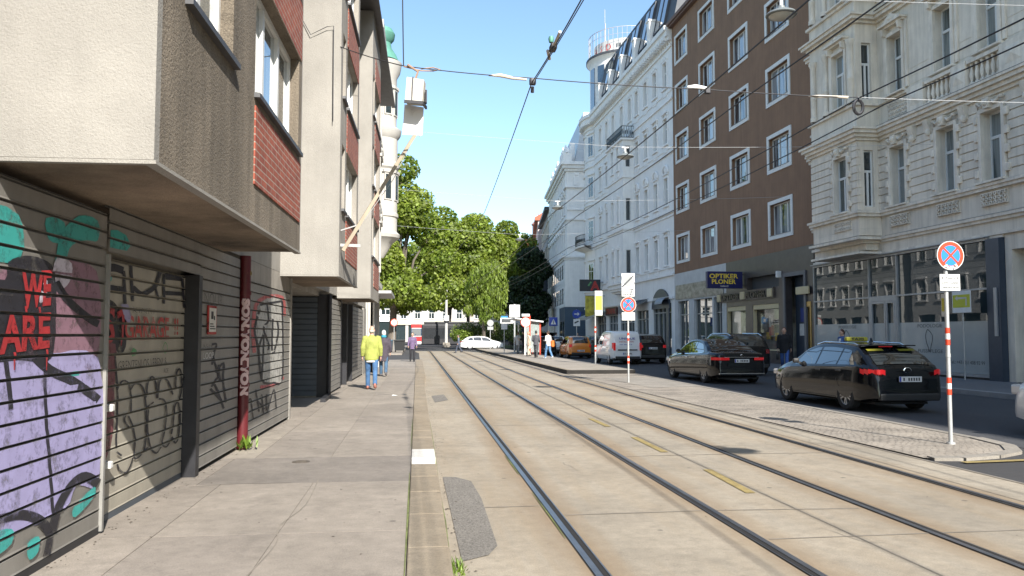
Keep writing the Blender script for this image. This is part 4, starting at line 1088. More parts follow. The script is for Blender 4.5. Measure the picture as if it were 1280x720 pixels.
mb = MB(); mb.box(11.44, 21.82, -.9, -.85, .1, 5.9); mb.k = 1; mb.box(15.0, 18.9, -.34, -.3, 4.18, 4.86)
bld(mb, 'shop_interior', [M('shop_interior_pale', (.30, .28, .23), .8, .5, 1.6), m_print], BB)
sg = M('display_glass', (.05, .05, .05), .02, 0, spec=1.2, coat=1.)
nt = sg.node_tree; b_ = nt.nodes['Principled BSDF']; b_.inputs['Transmission Weight'].default_value = 0; b_.inputs['Alpha'].default_value = .35
mb = MB()
for a, b in ((19.15, 21.8), (15.1, 18.2)): mb.quad((a, -.2, .8), (b, -.2, .8), (b, -.2, 3.3), (a, -.2, 3.3))
bld(mb, 'display_window', sg, BB)
mb = MB(); cream = M('cream_panel', (.55, .46, .28), .6, .06, 4)
for a, b in ((19.15, 21.8), (15.1, 18.2)): mb.box(a, b, -.19, .0, 3.04, 3.29); mb.box(a, a+.05, -.19, .01, .8, 3.04); mb.box(b-.05, b, -.19, .01, .8, 3.04); mb.box(a+.05, b-.05, -.19, .01, .8, .86)
bld(mb, 'display_header', cream, BB)
pr = random.Random(21)
for a, b in ((19.3, 21.7), (15.3, 18.0)):   # goods and posters in the display
    for k in range(7):
        mb = MB(); u = a + (b-a)*pr.random(); w = .18+.3*pr.random(); z = .9+pr.random()*1.2; h = .2+.5*pr.random()
        mb.cbox(u-w/2, u+w/2, -.62-.05*k*.5, -.5-.05*k*.5, z, z+h, .02)
        bld(mb, 'display_card', M('card_%d' % (k % 5), [(.6, .6, .58), (.65, .40, .03), (.10, .16, .45), (.6, .58, .5), (.5, .07, .05)][k % 5], .5, .05), BB)
mb = MB(); mb.lathe([(0, -.45), (.32, -.45), (.32, -.4)], (19.45, 0, 2.25), 20, axis='y'); mb.k = 1; mb.lathe([(0, -.39), (.25, -.39)], (19.45, 0, 2.25), 20, axis='y'); bld(mb, 'round_poster', [m_ink['red'], m_white], BB)
mb = MB(); mb.ball((15.55, -.5, 2.55), (.42, .1, .3), 12, 8); bld(mb, 'yellow_cap', M('yellow_gloss', (.7, .42, .02), .4, .05), BB)
# letter board OPTIKER PLONER
mb = MB(); mb.box(15.5, 23.0, .04, .12, 3.6, 4.16); lb = bld(mb, 'letter_board', M('board_brown', (.10, .08, .065), .5, .15, 3), BB)
mb = MB()
for ua, ub, s in ((19.75, 22.35, 'OPTIKER'), (16.35, 18.8, 'PLONER')): 
    q = flat(BB, s, ua, ub, 3.70, .36, .14, .01); q2 = MB()
    mb.add([(p[0], .17, p[2]) for p in q.v], q.f)
    for f in q.f:
        for i in range(3):
            a, b = q.v[f[i]], q.v[f[i-1]]; mb.quad((a[0], .121, a[2]), (b[0], .121, b[2]), (b[0], .17, b[2]), (a[0], .17, a[2]))
bld(mb, 'black_letters', M('letter_black', (.012, .012, .012), .35, 0), BB, lb)
mb = MB()
for u in (22.45, 19.05, 15.6): mb.cbox(u, u+.5, .1, .2, 3.66, 4.1, .02)
bld(mb, 'cream_square', cream, BB, lb)
# portal and golden door
mb = MB(); mb.box(14.3, 14.5, 0, .1, .12, 4.8); mb.box(12.15, 12.34, 0, .1, .12, 4.8); mb.box(12.341, 14.299, 0, .1, 4.6, 4.8); bld(mb, 'portal_frame', M('portal_grey', (.12, .12, .13), .5, .1, 3), BB)
mb = MB(); mb.box(12.34, 14.3, -.84, -.5, .1, 4.6); mb.k = 1; mb.box(13.3, 13.9, -.5, -.49, 1.6, 2.2); mb.k = 2; mb.box(13.2, 13.8, -.5, -.488, 2.3, 3.0); bld(mb, 'portal_door', [m_bluegrey, m_white, M('notice_blue', (.03, .05, .2), .5, .1)], BB)
mb = MB(); gold = M('brass_frame', (.45, .30, .10), .35, .1, 4, metal=.5)
mb.box(11.75, 11.85, -.2, .06, .12, 3.25); mb.box(12.2, 12.3, -.2, .06, .12, 3.25); mb.box(11.85, 12.2, -.2, .06, 3.0, 3.25); mb.box(11.85, 12.2, -.2, .05, .12, .4); mb.k = 1; mb.box(11.86, 12.19, -.22, -.2, .4, 3.0)
bld(mb, 'brass_door', [gold, m_panedark], BB)
mb = MB(); mb.cbox(11.7, 12.95, .12, .2, 3.62, 4.0, .02); bld(mb, 'cream_board', cream, BB)
mb = MB(); mb.cbox(14.7, 14.85, .03, .3, 4.6, 4.95, .03); bld(mb, 'alarm_box', m_surround, BB)
# projecting blue optician sign
t = thing('optician_sign', 'dark blue projecting sign reading OPTIKER PLONER in yellow letters', 'sign', right_pt(19.4, .0, 4.3), RANG)
mb = MB(); mb.cbox(-.14, .14, .12, 2.25, 0, .97, .02); sb = mb.build('sign_box', M('sign_navy', (.012, .014, .085), .35, .05), t)
mb = MB()
for s, z, h in (('OPTIKER', .58, .25), ('PLONER', .26, .25)): add_text(mb, s, lambda a, b: (-.143, 2.12-a, b), .0 if s[0] == 'O' else .14, z, 1.72 if s[0] == 'O' else 1.44, h, .008)
mb.build('yellow_letters', M('letter_yellow', (.80, .58, .05), .5, 0), sb)
mb = MB(); add_text(mb, 'VARILUX', lambda a, b: (-.143, 2.12-a, b), .64, .08, .5, .09, .002); mb.build('white_letters', m_white, sb)
mb = MB(); mb.bar((0, -.02, .8), (0, .12, .8), .05, .05); mb.bar((0, -.02, .2), (0, .12, .2), .05, .05); mb.build('bracket', m_darkmetal, t)
# === white stucco building with round corner tower ======================================
m_wst = M('white_facade', (.80, .79, .77), .9, .07, 1.0, .15, 40, streak=.14)
m_wtrim = M('white_facade_trim', (.82, .81, .79), .9, .08, 1.5, streak=.15)
m_iron = M('wrought_iron', (.015, .02, .022), .5, .1, 4, metal=.3)
WH = (thing('white_corner_house', 'white stucco house with round corner tower, rooftop rotunda, oriel and slate mansard', 'building', right_pt(31.1, 0), RANG), 31.1)
W0, W1 = 31.1, 54.8; UC, VC, RT = 57.0, -4.1, 4.5
pitch = 2.42
cols1 = [(32.28+pitch*k, 33.15+pitch*k) for k in range(4)]
cols2 = [(47.0, 47.85), (49.4, 50.25), (51.9, 52.75)]
rows1 = [(6.78, 8.9), (11.25, 13.3), (15.85, 17.82), (20.1, 22.1)]
OU0, OU1 = 40.9, 46.0
holes = [(a, b, z0, z1) for a, b in cols1+cols2 for z0, z1 in rows1] + [(a, b, 20.1, 22.1) for a, b in ((41.6, 42.5), (44.1, 45.0))]
gh = [(31.9, 36.2, .12, 4.0), (37.3, 40.4, .12, 3.6), (41.2, 45.6, .12, 3.4), (46.4, 49.6, .12, 3.4), (50.6, 54.0, .12, 3.4)]
mb = MB(); holed_wall(mb, W0, W1, .1, 24.3, holes+gh, fz, 0, .25); mb.box(W0, W1+1, -11, -.6, 4.2, 24.3); mb.box(W0, W1, -1.2, -1.1, .1, 4.2)
bld(mb, 'wall', m_wst, WH)
A0, A1 = R(52), R(215)          # visible arc of the tower; angle measured in the local u/v plane
mb = MB(); mb.lathe([(RT, .1), (RT, 24.3)], (UC, VC, 0), 48, R(-40), R(150)); bld(mb, 'tower_wall', m_wst, WH)
mb = MB(); mb.quad((UC+RT*math.cos(R(-40)), VC+RT*math.sin(R(-40)), .1), (UC+RT*.7, -16, .1), (UC+RT*.7, -16, 24.3), (UC+RT*math.cos(R(-40)), VC+RT*math.sin(R(-40)), 24.3)); bld(mb, 'side_wall', m_wst, WH)
mb = MB()
def lring(z0, z1, p): mb.lathe([(RT, z0), (RT+p, z0), (RT+p, z1), (RT, z1)], (UC, VC, 0), 48, R(-40), R(150))
for z0, z1, p in ((4.25, 4.45, .12), (5.95, 6.12, .16), (6.5, 6.62, .1), (10.3, 10.42, .08), (10.55, 10.72, .16), (14.95, 15.1, .1), (15.35, 15.45, .06), (18.9, 19.05, .12), (19.6, 19.7, .06), (22.85, 23.0, .12), (23.3, 23.6, .3), (23.6, 24.0, .45), (24.0, 24.35, .6)):
    mb.box(W0, W1-.2, 0, p, z0, z1); lring(z0+.001, z1+.001, p)
u = W0+.3
while u < W1-.3: mb.box(u, u+.2, .3, .55, 23.32, 23.6); mb.box(u+.02, u+.18, .002, .1, 22.95, 23.3); u += .5
for k in range(46):
    a = R(-35+k*4); c, s = math.cos(a), math.sin(a); mb.bar((UC+(RT+.3)*c, VC+(RT+.3)*s, 23.45), (UC+(RT+.56)*c, VC+(RT+.56)*s, 23.45), .2, .26)
bld(mb, 'cornice', m_wtrim, WH)
def surround(a, b, z0, z1, v, kind):
    mb = MB(); w = .13
    mb.box(a-w, a-.003, v, v+.07, z0, z1+w); mb.box(b+.003, b+w, v, v+.07, z0, z1+w); mb.box(a-.002, b+.002, v, v+.075, z1+.003, z1+w); mb.box(a-w-.05, b+w+.05, v, v+.14, z0-.12, z0-.003)
    mb.box(a-.04, b+.04, v, v+.05, z0-.62, z0-.2)
    c = (a+b)/2
    if kind == 'arch':
        mb.tube([(c+.62*math.cos(R(t)), v+.08, z1+.38+.55*math.sin(R(t))) for t in range(0, 181, 20)], .085, 6); mb.ball((c, v+.04, z1+.62), (.3, .09, .28), 9, 6); mb.box(a-w, b+w, v, v+.12, z1+.26, z1+.37)
    elif kind == 'cap':
        mb.box(a-w-.08, b+w+.08, v, v+.18, z1+.34, z1+.46); mb.ball((a-.1, v+.05, z1+.24), (.12, .08, .12), 6, 4); mb.ball((b+.1, v+.05, z1+.24), (.12, .08, .12), 6, 4)
    else: mb.ball((c, v+.05, z1+.28), (.16, .08, .16), 7, 5); mb.box(a-w-.05, b+w+.05, v, v+.1, z1+.14, z1+.2)
    return mb
for (a, b, z0, z1) in holes:
    k = 'arch' if z0 == 11.25 else ('cap' if z0 in (6.78, 15.85) else 'key')
    s = bld(surround(a, b, z0, z1, 0, k), 'window_surround', m_wtrim, WH)
    bwin(WH, a, z0, b-a, z1-z0, -.14, style='old', pane=m_paneteal)
# oriel with a balcony on top
oh = [(43.75, 44.55, z0, z1) for z0, z1 in rows1[:3]] + [(42.1, 42.7, z0, z1) for z0, z1 in rows1[:3]]
osh = [(.35, .75, z0+.05, z1-.1) for z0, z1 in rows1[:3]]
sd = lambda a, z, v: (OU0-v, a, z)
mb = MB(); holed_wall(mb, OU0, OU1, 5.6, 18.2, oh, fz, 1.0, .18); holed_wall(mb, 0, 1.0, 5.6, 18.2, osh, sd, 0, .18)
mb.quad((OU1, 0, 5.6), (OU1, 1, 5.6), (OU1, 1, 18.2), (OU1, 0, 18.2)); mb.quad((OU0, 0, 18.2), (OU1, 0, 18.2), (OU1, 1, 18.2), (OU0, 1, 18.2)); mb.quad((OU0, 0, 5.6), (OU1, 0, 5.6), (OU1, 1, 5.6), (OU0, 1, 5.6))
for z0, z1, p in ((5.4, 5.6, -.1), (5.2, 5.4, -.3), (5.95, 6.12, .12), (10.5, 10.68, .12), (14.95, 15.08, .1), (18.2, 18.36, .18)): mb.box(OU0-p, OU1+p, 0, 1+p, z0, z1)
ol = bld(mb, 'oriel', m_wst, WH)
for a, b, z0, z1 in oh:
    bwin(WH, a, z0, b-a, z1-z0, .88, ol, style='old', pane=m_paneteal); bld(surround(a, b, z0, z1, 1.0, 'key'), 'window_surround', m_wtrim, WH, ol)
for a, b, z0, z1 in osh: window(ol, 0, 0, b-a, z1-z0, style='single', pane=m_panedark, rz=R(90), xyz=(OU0-WH[1]+.1, a, z0), frame=m_framegrey)
def railing(mb, pts, z0, h, n):
    for i in range(len(pts)-1):
        a, b = Vector((*pts[i], 0)), Vector((*pts[i+1], 0))
        for z in (z0+.08, z0+h): mb.bar(a+Vector((0, 0, z)), b+Vector((0, 0, z)), .05, .05)
        m = max(2, int((b-a).length*n))
        for k in range(m+1):
            p = a+(b-a)*k/m; mb.bar(p+Vector((0, 0, z0)), p+Vector((0, 0, z0+h)), .03, .03)
        for k in range(m): p = a+(b-a)*(k+.5)/m; mb.ball((p.x, p.y, z0+h*.5), (.09, .04, .2), 6, 4)
    return mb
bld(railing(MB(), [(OU0+.05, 0), (OU0+.05, 1.05), (OU1-.05, 1.05), (OU1-.05, 0)], 18.37, 1.05, 5), 'balcony_railing', m_iron, WH, ol)
# tower windows, round balcony
for rz_, rows in ((78, rows1), (108, rows1), (48, rows1), (133, rows1)):
    a = R(rz_); c, s = math.cos(a), math.sin(a)
    for z0, z1 in rows:
        mb = MB(); mb.cbox(-.6, .6, -.12, .05, z0-.12, z1+.16, .02); mb.box(-.72, .72, -.1, .14, z1+.3, z1+.42); mb.k = 1; mb.box(-.42, .42, .051, .056, z0, z1); mb.k = 2; mb.box(-.03, .03, .057, .07, z0, z1); mb.box(-.42, .42, .057, .072, z0+1.3, z0+1.36)
        mb.build('tower_window', [m_wtrim, m_panedark, m_frame], WH[0], (UC-31.1+RT*c, VC+RT*s, 0), a-R(90))
mb = MB(); a0, a1 = R(68), R(112)
mb.lathe([(RT-.1, 10.2), (RT+.6, 10.45), (RT+1.1, 10.6), (RT+1.1, 10.75), (RT, 10.75)], (UC, VC, 0), 16, a0, a1); bal = bld(mb, 'balcony', m_wtrim, WH)
bld(railing(MB(), [(UC+(RT+1.02)*math.cos(a0+(a1-a0)*k/8), VC+(RT+1.02)*math.sin(a0+(a1-a0)*k/8)) for k in range(9)], 10.76, 1.1, 5), 'balcony_railing', m_iron, WH, bal)
# mansard with skylights
mb = MB(); MV0, MZ0, MV1, MZ1 = -.05, 24.36, -1.1, 29.3
mb.add([(W0+.02, MV0, MZ0), (W1+.4, MV0, MZ0), (W1-.6, MV1, MZ1), (W0+.02, MV1, MZ1), (W0+.02, -11, MZ1), (W1-.6, -11, MZ1), (W0+.02, -11, MZ0), (W1+.4, -11, MZ0)], [(0, 1, 2, 3), (3, 2, 5, 4), (0, 3, 4, 6), (1, 7, 5, 2)])
bld(mb, 'mansard_roof', m_roofdark, WH)
m_sky = glass_mat('skylight_glass', (.02, .04, .07), None, .5, .02, 1.5, 1.)
sl = lambda t: (MV0+(MV1-MV0)*t, MZ0+(MZ1-MZ0)*t)
nrm = Vector((0, MZ1-MZ0, MV0-MV1)).normalized()
for k in range(5):
    ua = 33.2+k*4.1
    mb = MB()
    for i, (x0, x1) in enumerate(((ua, ua+1.25), (ua+1.35, ua+2.6))):
        p = [(x0, *sl(.2)), (x1, *sl(.2)), (x1, *sl(.9)), (x0, *sl(.9))]
        mb.k = 1; mb.quad(*[tuple(Vector(q)+nrm*.13) for q in p]); mb.k = 0
        for (q, r) in ((p[0], p[1]), (p[1], p[2]), (p[2], p[3]), (p[3], p[0])): mb.bar(Vector(q)+nrm*.08, Vector(r)+nrm*.08, .1, .16, nrm)
    bld(mb, 'skylight', [m_roofdark, m_sky], WH)
    mb = MB(); mb.cbox(ua+2.95, ua+3.6, -1.3, .1, 24.4, 26.7, .03); mb.box(ua+2.9, ua+3.65, -1.35, .17, 26.7, 26.85); bld(mb, 'dormer_pier', m_wst, WH)
for u, v, h in ((36, -4.5, 31), (44, -5, 31.4), (50.5, -4.2, 31.2)):
    mb = MB(); mb.cbox(u, u+.9, v, v+.6, 27, h, .03); mb.cyl((u+.3, v+.3, h), (u+.3, v+.3, h+.6), .14); mb.cyl((u+.65, v+.3, h), (u+.65, v+.3, h+.6), .14); bld(mb, 'chimney', m_wst, WH)
# rotunda
mb = MB(); mb.lathe([(3.9, 24.3), (3.9, 29.8), (3.95, 30.0), (4.1, 30.25), (4.25, 30.4), (4.25, 30.65), (0, 30.8)], (UC, VC, 0), 40); ro = bld(mb, 'rotunda', m_wst, WH)
mb = MB(); mb.lathe([(4.27, 30.42), (4.3, 30.42), (4.3, 30.67), (4.2, 30.7)], (UC, VC, 0), 40); bld(mb, 'rotunda_rim', m_roofdark, WH, ro)
mb = MB()
for k in (100, 122, 144, 166, 188):
    a = R(k); c, s = math.cos(a), math.sin(a); t = Vector((-s, c, 0)); p = Vector((UC+3.93*c, VC+3.93*s, 0)); 
    mb.bar(p-t*.45+Vector((0, 0, 27.2)), p+t*.45+Vector((0, 0, 27.2)), .06, 4.6)
bld(mb, 'rotunda_glass', m_sky, WH, ro)
mb = MB(); mb.lathe([(3.45, 30.75), (3.45, 32.1), (3.3, 32.15)], (UC, VC, 0), 40); sb = bld(mb, 'sign_band', M('sign_band_pale', (.5, .5, .5), .6, .08, 3), WH, ro)
mb = MB()
for i, ch in enumerate('ASD'):
    a0 = R(98+i*17); tr = text_tris(ch, .95, 'CENTER', .01)
    for t in tr: mb.quad(*[(UC+3.5*math.cos(a0+p[0]/3.5), VC+3.5*math.sin(a0+p[0]/3.5), 31.05+p[1]) for p in t])
bld(mb, 'red_letters', m_ink['red'], WH, sb)
mb = MB()
for i in range(4): a0 = R(150+i*5); mb.bar((UC+3.5*math.cos(a0), VC+3.5*math.sin(a0), 31.4), (UC+3.5*math.cos(a0-.05), VC+3.5*math.sin(a0-.05), 31.4), .02, .4)
bld(mb, 'grey_letters', m_print, WH, sb)
mb = MB(); n = 26
for k in range(n):
    a = R(60+k*7); p = (UC+4.0*math.cos(a), VC+4.0*math.sin(a)); q = (UC+4.0*math.cos(a+R(7)), VC+4.0*math.sin(a+R(7)))
    mb.cyl((*p, 30.65), (*p, 33.1), .025, n=5); mb.bar((*p, 33.1), (*q, 33.1), .05, .05); mb.bar((*p, 32.4), (*q, 32.4), .03, .03)
mb.cyl((UC+.5, VC+2.2, 31), (UC+.5, VC+2.2, 36.5), .03, n=6); mb.cyl((UC-1.2, VC+2.6, 31), (UC-1.2, VC+2.6, 34.3), .05, n=6)
bld(mb, 'roof_railing', m_framegrey, WH, ro)
# shops of the corner house
mb = MB()
for a, b, z0, z1 in gh: mb.quad((a, -.2, z0), (b, -.2, z0), (b, -.2, z1), (a, -.2, z1))
bld(mb, 'shop_glass', m_shopglass, WH)
mb = MB()
for a, b, z0, z1 in gh:
    n = max(2, round((b-a)/1.1))
    for k in range(n+1): u = a+(b-a-.09)*k/n; mb.box(u, u+.09, -.24, -.08, z0, z1)
    mb.box(a+.1, b-.1, -.23, -.1, z1-.75, z1-.67)
bld(mb, 'shop_frame', m_framegrey, WH)
mb = MB(); c = 34.05      # arched shop entrance with a rounded metal canopy
mb.prism([(c+2.1*math.cos(R(t)), 3.6+1.5*math.sin(R(t))) for t in range(0, 181, 12)], lambda a, z, t: (a, t, z), .02, .12); mb.box(c-2.15, c-1.55, .13, .2, .12, 3.6)
bld(mb, 'arched_shopfront', m_bluegrey, WH)
mb = MB(); mb.lathe([(.5, 0), (.5, 1.7), (0, 1.7)], (0, 0, 0), 12, 0, math.pi, axis='x'); mb.xf(lambda x, y, z: (32.0+x, .1+y*1.2, 3.9+z)); bld(mb, 'barrel_canopy', M('canopy_grey', (.24, .26, .29), .5, .1, 3), WH)
mb = MB(); mb.add([(37.2, .02, 4.5), (40.6, .02, 4.5), (40.6, 1.3, 3.9), (37.2, 1.3, 3.9), (37.2, .02, 4.4), (40.6, .02, 4.4), (40.6, 1.3, 3.8), (37.2, 1.3, 3.8)], [(0, 1, 2, 3), (7, 6, 5, 4), (3, 2, 6, 7), (0, 3, 7, 4), (1, 2, 6, 5)])
for k in range(7):
    u = 37.3+k*.48; mb.k = 1; mb.quad((u, .04, 4.506), (u+.22, .04, 4.506), (u+.22, 1.28, 3.916), (u, 1.28, 3.916))
bld(mb, 'striped_awning', [M('awning_grey', (.17, .19, .2), .8, .1), M('awning_dark', (.05, .055, .06), .8, .1)], WH)
mb = MB(); mb.box(46.2, 50.2, .05, .18, 3.45, 4.15); mb.k = 1; add_text(mb, 'TRAFIK', lambda a, b: (50.0-a, .183, b), .2, 3.6, 3.3, .42, .02); bld(mb, 'tobacconist_fascia', [M('fascia_dark', (.05, .012, .015), .5, .1), m_ink['red']], WH)
mb = MB(); mb.box(41.2, 45.7, .05, .12, 3.5, 4.2); bld(mb, 'grey_fascia', M('fascia_grey', (.2, .2, .21), .6, .1), WH)
mb = MB(); mb.add([(50.8, .05, 3.9), (55.5, .05, 3.9), (55.5, 1.9, 3.3), (50.8, 1.9, 3.3), (50.8, .05, 3.85), (55.5, .05, 3.85), (55.5, 1.9, 3.05), (50.8, 1.9, 3.05)], [(0, 1, 2, 3), (7, 6, 5, 4), (3, 2, 6, 7), (0, 3, 7, 4), (1, 2, 6, 5)]); bld(mb, 'pale_awning', M('awning_pale', (.36, .35, .33), .8, .08), WH)
# projecting pharmacy sign, hanging yellow banner
t = thing('pharmacy_sign', 'dark projecting box sign with a big red letter A and small green mark', 'sign', right_pt(51.6, 0, 5.85), RANG)
mb = MB(); mb.cbox(-.12, .12, .3, 2.35, 0, 1.15, .03); mb.k = 1
tr = text_tris('A', 1.2, 'CENTER', .05)
for q in tr: mb.quad(*[(-.125, .85-p[0], .12+p[1]) for p in q])
mb.k = 2; mb.quad((-.126, 1.6, .55), (-.126, 1.3, .95), (-.126, 1.15, .9), (-.126, 1.45, .5)); mb.k = 0; mb.bar((0, 0, .9), (0, .3, .9), .06, .06); mb.bar((0, 0, .2), (0, .3, .2), .06, .06)
mb.build('sign_box', [M('sign_black', (.02, .025, .03), .4, .1), m_ink['red'], m_ink['green']], t)
t = thing('yellow_banner', 'square yellow patterned banner hanging from the white corner house', 'banner', right_pt(51.0, 0, 3.4), RANG)
mb = MB(); mb.cbox(-.05, .05, .25, 1.95, 0, 1.95, .01); mb.build('cloth', M('banner_yellow', (.42, .36, .04), .6, .55, 2.2), t)
mb = MB(); mb.bar((0, 0, 1.98), (0, 2.0, 1.98), .05, .05); mb.bar((0, 0, -.03), (0, 2.0, -.03), .05, .05); mb.build('bracket', m_darkmetal, t)

# === second white house across the side street ===========================================
def facade_house(name, label, cat, loc, rz, L, H, D, cols, rows, ww, mats, v_low=0., zlow=0., trim=True, endwin=True, parapet=0., group=None, style='old', shop=None):
    """house whose local x runs along the street from the near corner, y out of the facade"""
    B = (thing(name, label, cat, loc, rz, group), 0.)
    hs = [(c-ww/2, c+ww/2, z0, z1) for c in cols for z0, z1 in rows]
    mb = MB(); holed_wall(mb, 0, L, .05, H, hs + ([(s0, s1, .1, 3.6) for s0, s1 in shop] if shop else []), fz, 0, .22); mb.box(.001, L, -D, -.5, .05, H); mb.quad((0, 0, .05), (0, -.5, .05), (0, -.5, H), (0, 0, H)); mb.quad((L, 0, .05), (L, -.5, .05), (L, -.5, H), (L, 0, H))
    mb.build('wall', mats[0], B[0])
    for a, b, z0, z1 in hs:
        window(B[0], a, z0, b-a, z1-z0, -.13, style=style, pane=m_panedark)
    if trim:
        for a, b, z0, z1 in hs:
            m = MB(); m.box(a-.14, a, 0, .07, z0, z1); m.box(b, b+.14, 0, .07, z0, z1); m.box(a-.25, b+.25, 0, .2, z1+.15, z1+.3); m.box(a-.14, b+.14, 0, .07, z1, z1+.149); m.box(a-.2, b+.2, 0, .15, z0-.16, z0)
            if trim == 2 and z0 > 8: m.ball(((a+b)/2, .1, z1+.55), (.5, .22, .3), 8, 5); m.ball((a-.05, .1, z1+.42), (.16, .2, .2), 6, 4); m.ball((b+.05, .1, z1+.42), (.16, .2, .2), 6, 4)
            m.build('window_surround', mats[1], B[0])
    if shop:
        m = MB()
        for a, b in shop: m.quad((a, -.18, .1), (b, -.18, .1), (b, -.18, 3.6), (a, -.18, 3.6))
        m.build('shop_glass', m_shopglass, B[0])
    return B
cpt = right_pt(68.75, 0)
B2 = facade_house('white_ornate_house', 'ornate white house across the side street with heavy cornice and pale mansard roof', 'building', cpt, RANG - R(5.7), 24, 22.0, 14,
                  [1.9+2.35*k for k in range(10)], [(6.0, 7.6), (11.6, 14.2), (16.2, 18.4)], 1.0, (m_wst, m_wtrim), trim=2)
mb = MB()
for z0, z1, p in ((10.5, 10.75, .4), (10.75, 10.95, .6), (15.3, 15.5, .2), (18.0+1.2, 19.4, .25), (21.2, 21.5, .25), (21.5, 21.9, .5), (21.9, 22.25, .75), (7.75, 8.0, .3)): mb.box(-p, 24.1, -14, p, z0, z1)
mb.build('cornice', m_wtrim, B2[0])
mb = MB()  # heavier ground storey with banded stone, proud of the wall
z = 5.0
while z < 10.4: 
    if not 7.7 < z+.2 < 8.05: mb.box(-.42, 23.9, -13.9, .3, z, z+.42)
    z += .5
mb.box(-.38, 23.85, -13.85, .26, .05, 10.45); mb.build('rusticated_base', m_wst, B2[0])
for c in [1.9+2.35*k for k in range(10)]:
    for z0, z1 in ((8.3, 10.0), (5.3, 7.2)): m = MB(); m.box(c-.5, c+.5, .29, .305, z0, z1); m.build('base_window', m_panedark, B2[0])
mb = MB(); mb.box(-.43, 6, -9, .315, .06, 4.9); mb.build('blue_shopfront', M('shop_blue', (.045, .075, .11), .6, .08, 1.5), B2[0])
mb = MB()
for a in (.6, 2.6, 4.4): mb = MB(); mb.box(a, a+1.3, .316, .33, .3, 3.2); mb.build('shop_glass', m_panedark, B2[0])
mb = MB(); mb.box(-.46, -.435, -1.9, -1.0, 4.1, 4.35); mb.build('street_name_plate', M('plate_blue', (.02, .03, .12), .4, .1), B2[0])
for y in (-1.2, -2.6, -9.2, -10.6): mb = MB(); mb.box(-.1, .0, y-.35, y+.35, 19.5, 21.15); mb.ball((-.08, y, 20.8), (.12, .3, .2), 8, 5); mb.build('pilaster', m_wtrim, B2[0])
for k in range(14): mb = MB(); mb.box(.4+1.7*k, .75+1.7*k, 0, .12, 19.5, 21.15); mb.build('pilaster', m_wtrim, B2[0])
for z in (12, 16.5): mb = MB(); mb.box(-.12, 0, -13.9, -.02, z, z+.14); mb.build('string_course', m_wtrim, B2[0])
for x0, x1, h in ((-.6, .5, 23.3), (2, 3.2, 23.6), (9, 10.2, 23.4), (16, 17.2, 23.4)): mb = MB(); mb.box(x0, x1, -.6, .5, 22.25, h); mb.ball(((x0+x1)/2, 0, h+.3), (.5, .4, .55), 10, 7); mb.tube([((x0+x1)/2-.5, 0, h), ((x0+x1)/2-.3, .1, h+.7), ((x0+x1)/2, .1, h+1.0)], [.2, .16, .1], 7); mb.build('attic_figure', m_wtrim, B2[0])
mb = MB(); mb.add([(-.1, -1.0, 22.25), (24, -1.0, 22.25), (24, -13, 22.25), (-.1, -13, 22.25), (.7, -2.2, 28.6), (23, -2.2, 28.6), (23, -11.5, 28.6), (.7, -11.5, 28.6)], [(0, 1, 5, 4), (1, 2, 6, 5), (2, 3, 7, 6), (3, 0, 4, 7), (4, 5, 6, 7)])
mb.build('mansard_roof', M('zinc_roof', (.40, .42, .44), .45, .1, 1.5, metal=.2), B2[0])
mb = MB(); mb.cbox(.6, 1.2, -1.1, -.5, 22.3, 24.8, .03); mb.build('vent_box', m_wtrim, B2[0])
a2 = RANG - R(5.7); dirx = Vector((math.cos(a2), math.sin(a2), 0)); outy = Vector((-math.sin(a2), math.cos(a2), 0))
p3 = Vector(cpt) + dirx*24.3
B3 = facade_house('grey_house', 'narrow grey apartment house standing in shade beyond the ornate white house', 'building', tuple(p3), a2 - R(1.5), 22, 20.3, 12, [2+2.6*k for k in range(8)], [(5.4, 7.2), (9.2, 11.2), (13, 15), (16.8, 18.5)], 1.0, (M('grey_facade', (.33, .32, .31), .9, .1), m_stone2), trim=1)
mb = MB(); mb.box(-.2, 22, -12, .7, 20.3, 20.8); mb.box(1, 21, -11, -1, 20.8, 23); mb.build('eaves', m_roofdark, B3[0])
mb = MB(); mb.box(1, 3.2, .01, 1.2, 4.2, 12); mb.build('bay', m_bluegrey, B3[0])
p4 = p3 + dirx*23 
B4 = facade_house('pinkish_house', 'pale pinkish house with red roof at the far end of the right row', 'building', tuple(p4), a2 - R(3), 26, 22, 12, [2+2.6*k for k in range(9)], [(5.4, 7.2), (9.2, 11.2), (13, 15), (16.8, 18.5)], 1.0, (M('pink_facade', (.55, .46, .44), .9, .1), m_wtrim), trim=1)
mb = MB(); mb.box(-.3, 26, -12, .6, 22, 22.6); mb.add([(-.3, .5, 22.6), (26, .5, 22.6), (26, -6, 26.5), (-.3, -6, 26.5), (-.3, -12, 22.6), (26, -12, 22.6)], [(0, 1, 2, 3), (3, 2, 5, 4), (0, 3, 4), (1, 2, 5)]); mb.build('roof', M('red_tile', (.36, .12, .07), .85, .2, 3), B4[0])
mb = MB(); mb.lathe([(1.3, 21), (1.3, 24.3), (1.6, 24.5), (.8, 25.4), (.2, 26.2), (0, 27)], (24, -.6, 0), 12); mb.build('corner_turret', M('red_turret', (.30, .13, .10), .85, .15, 2), B4[0])

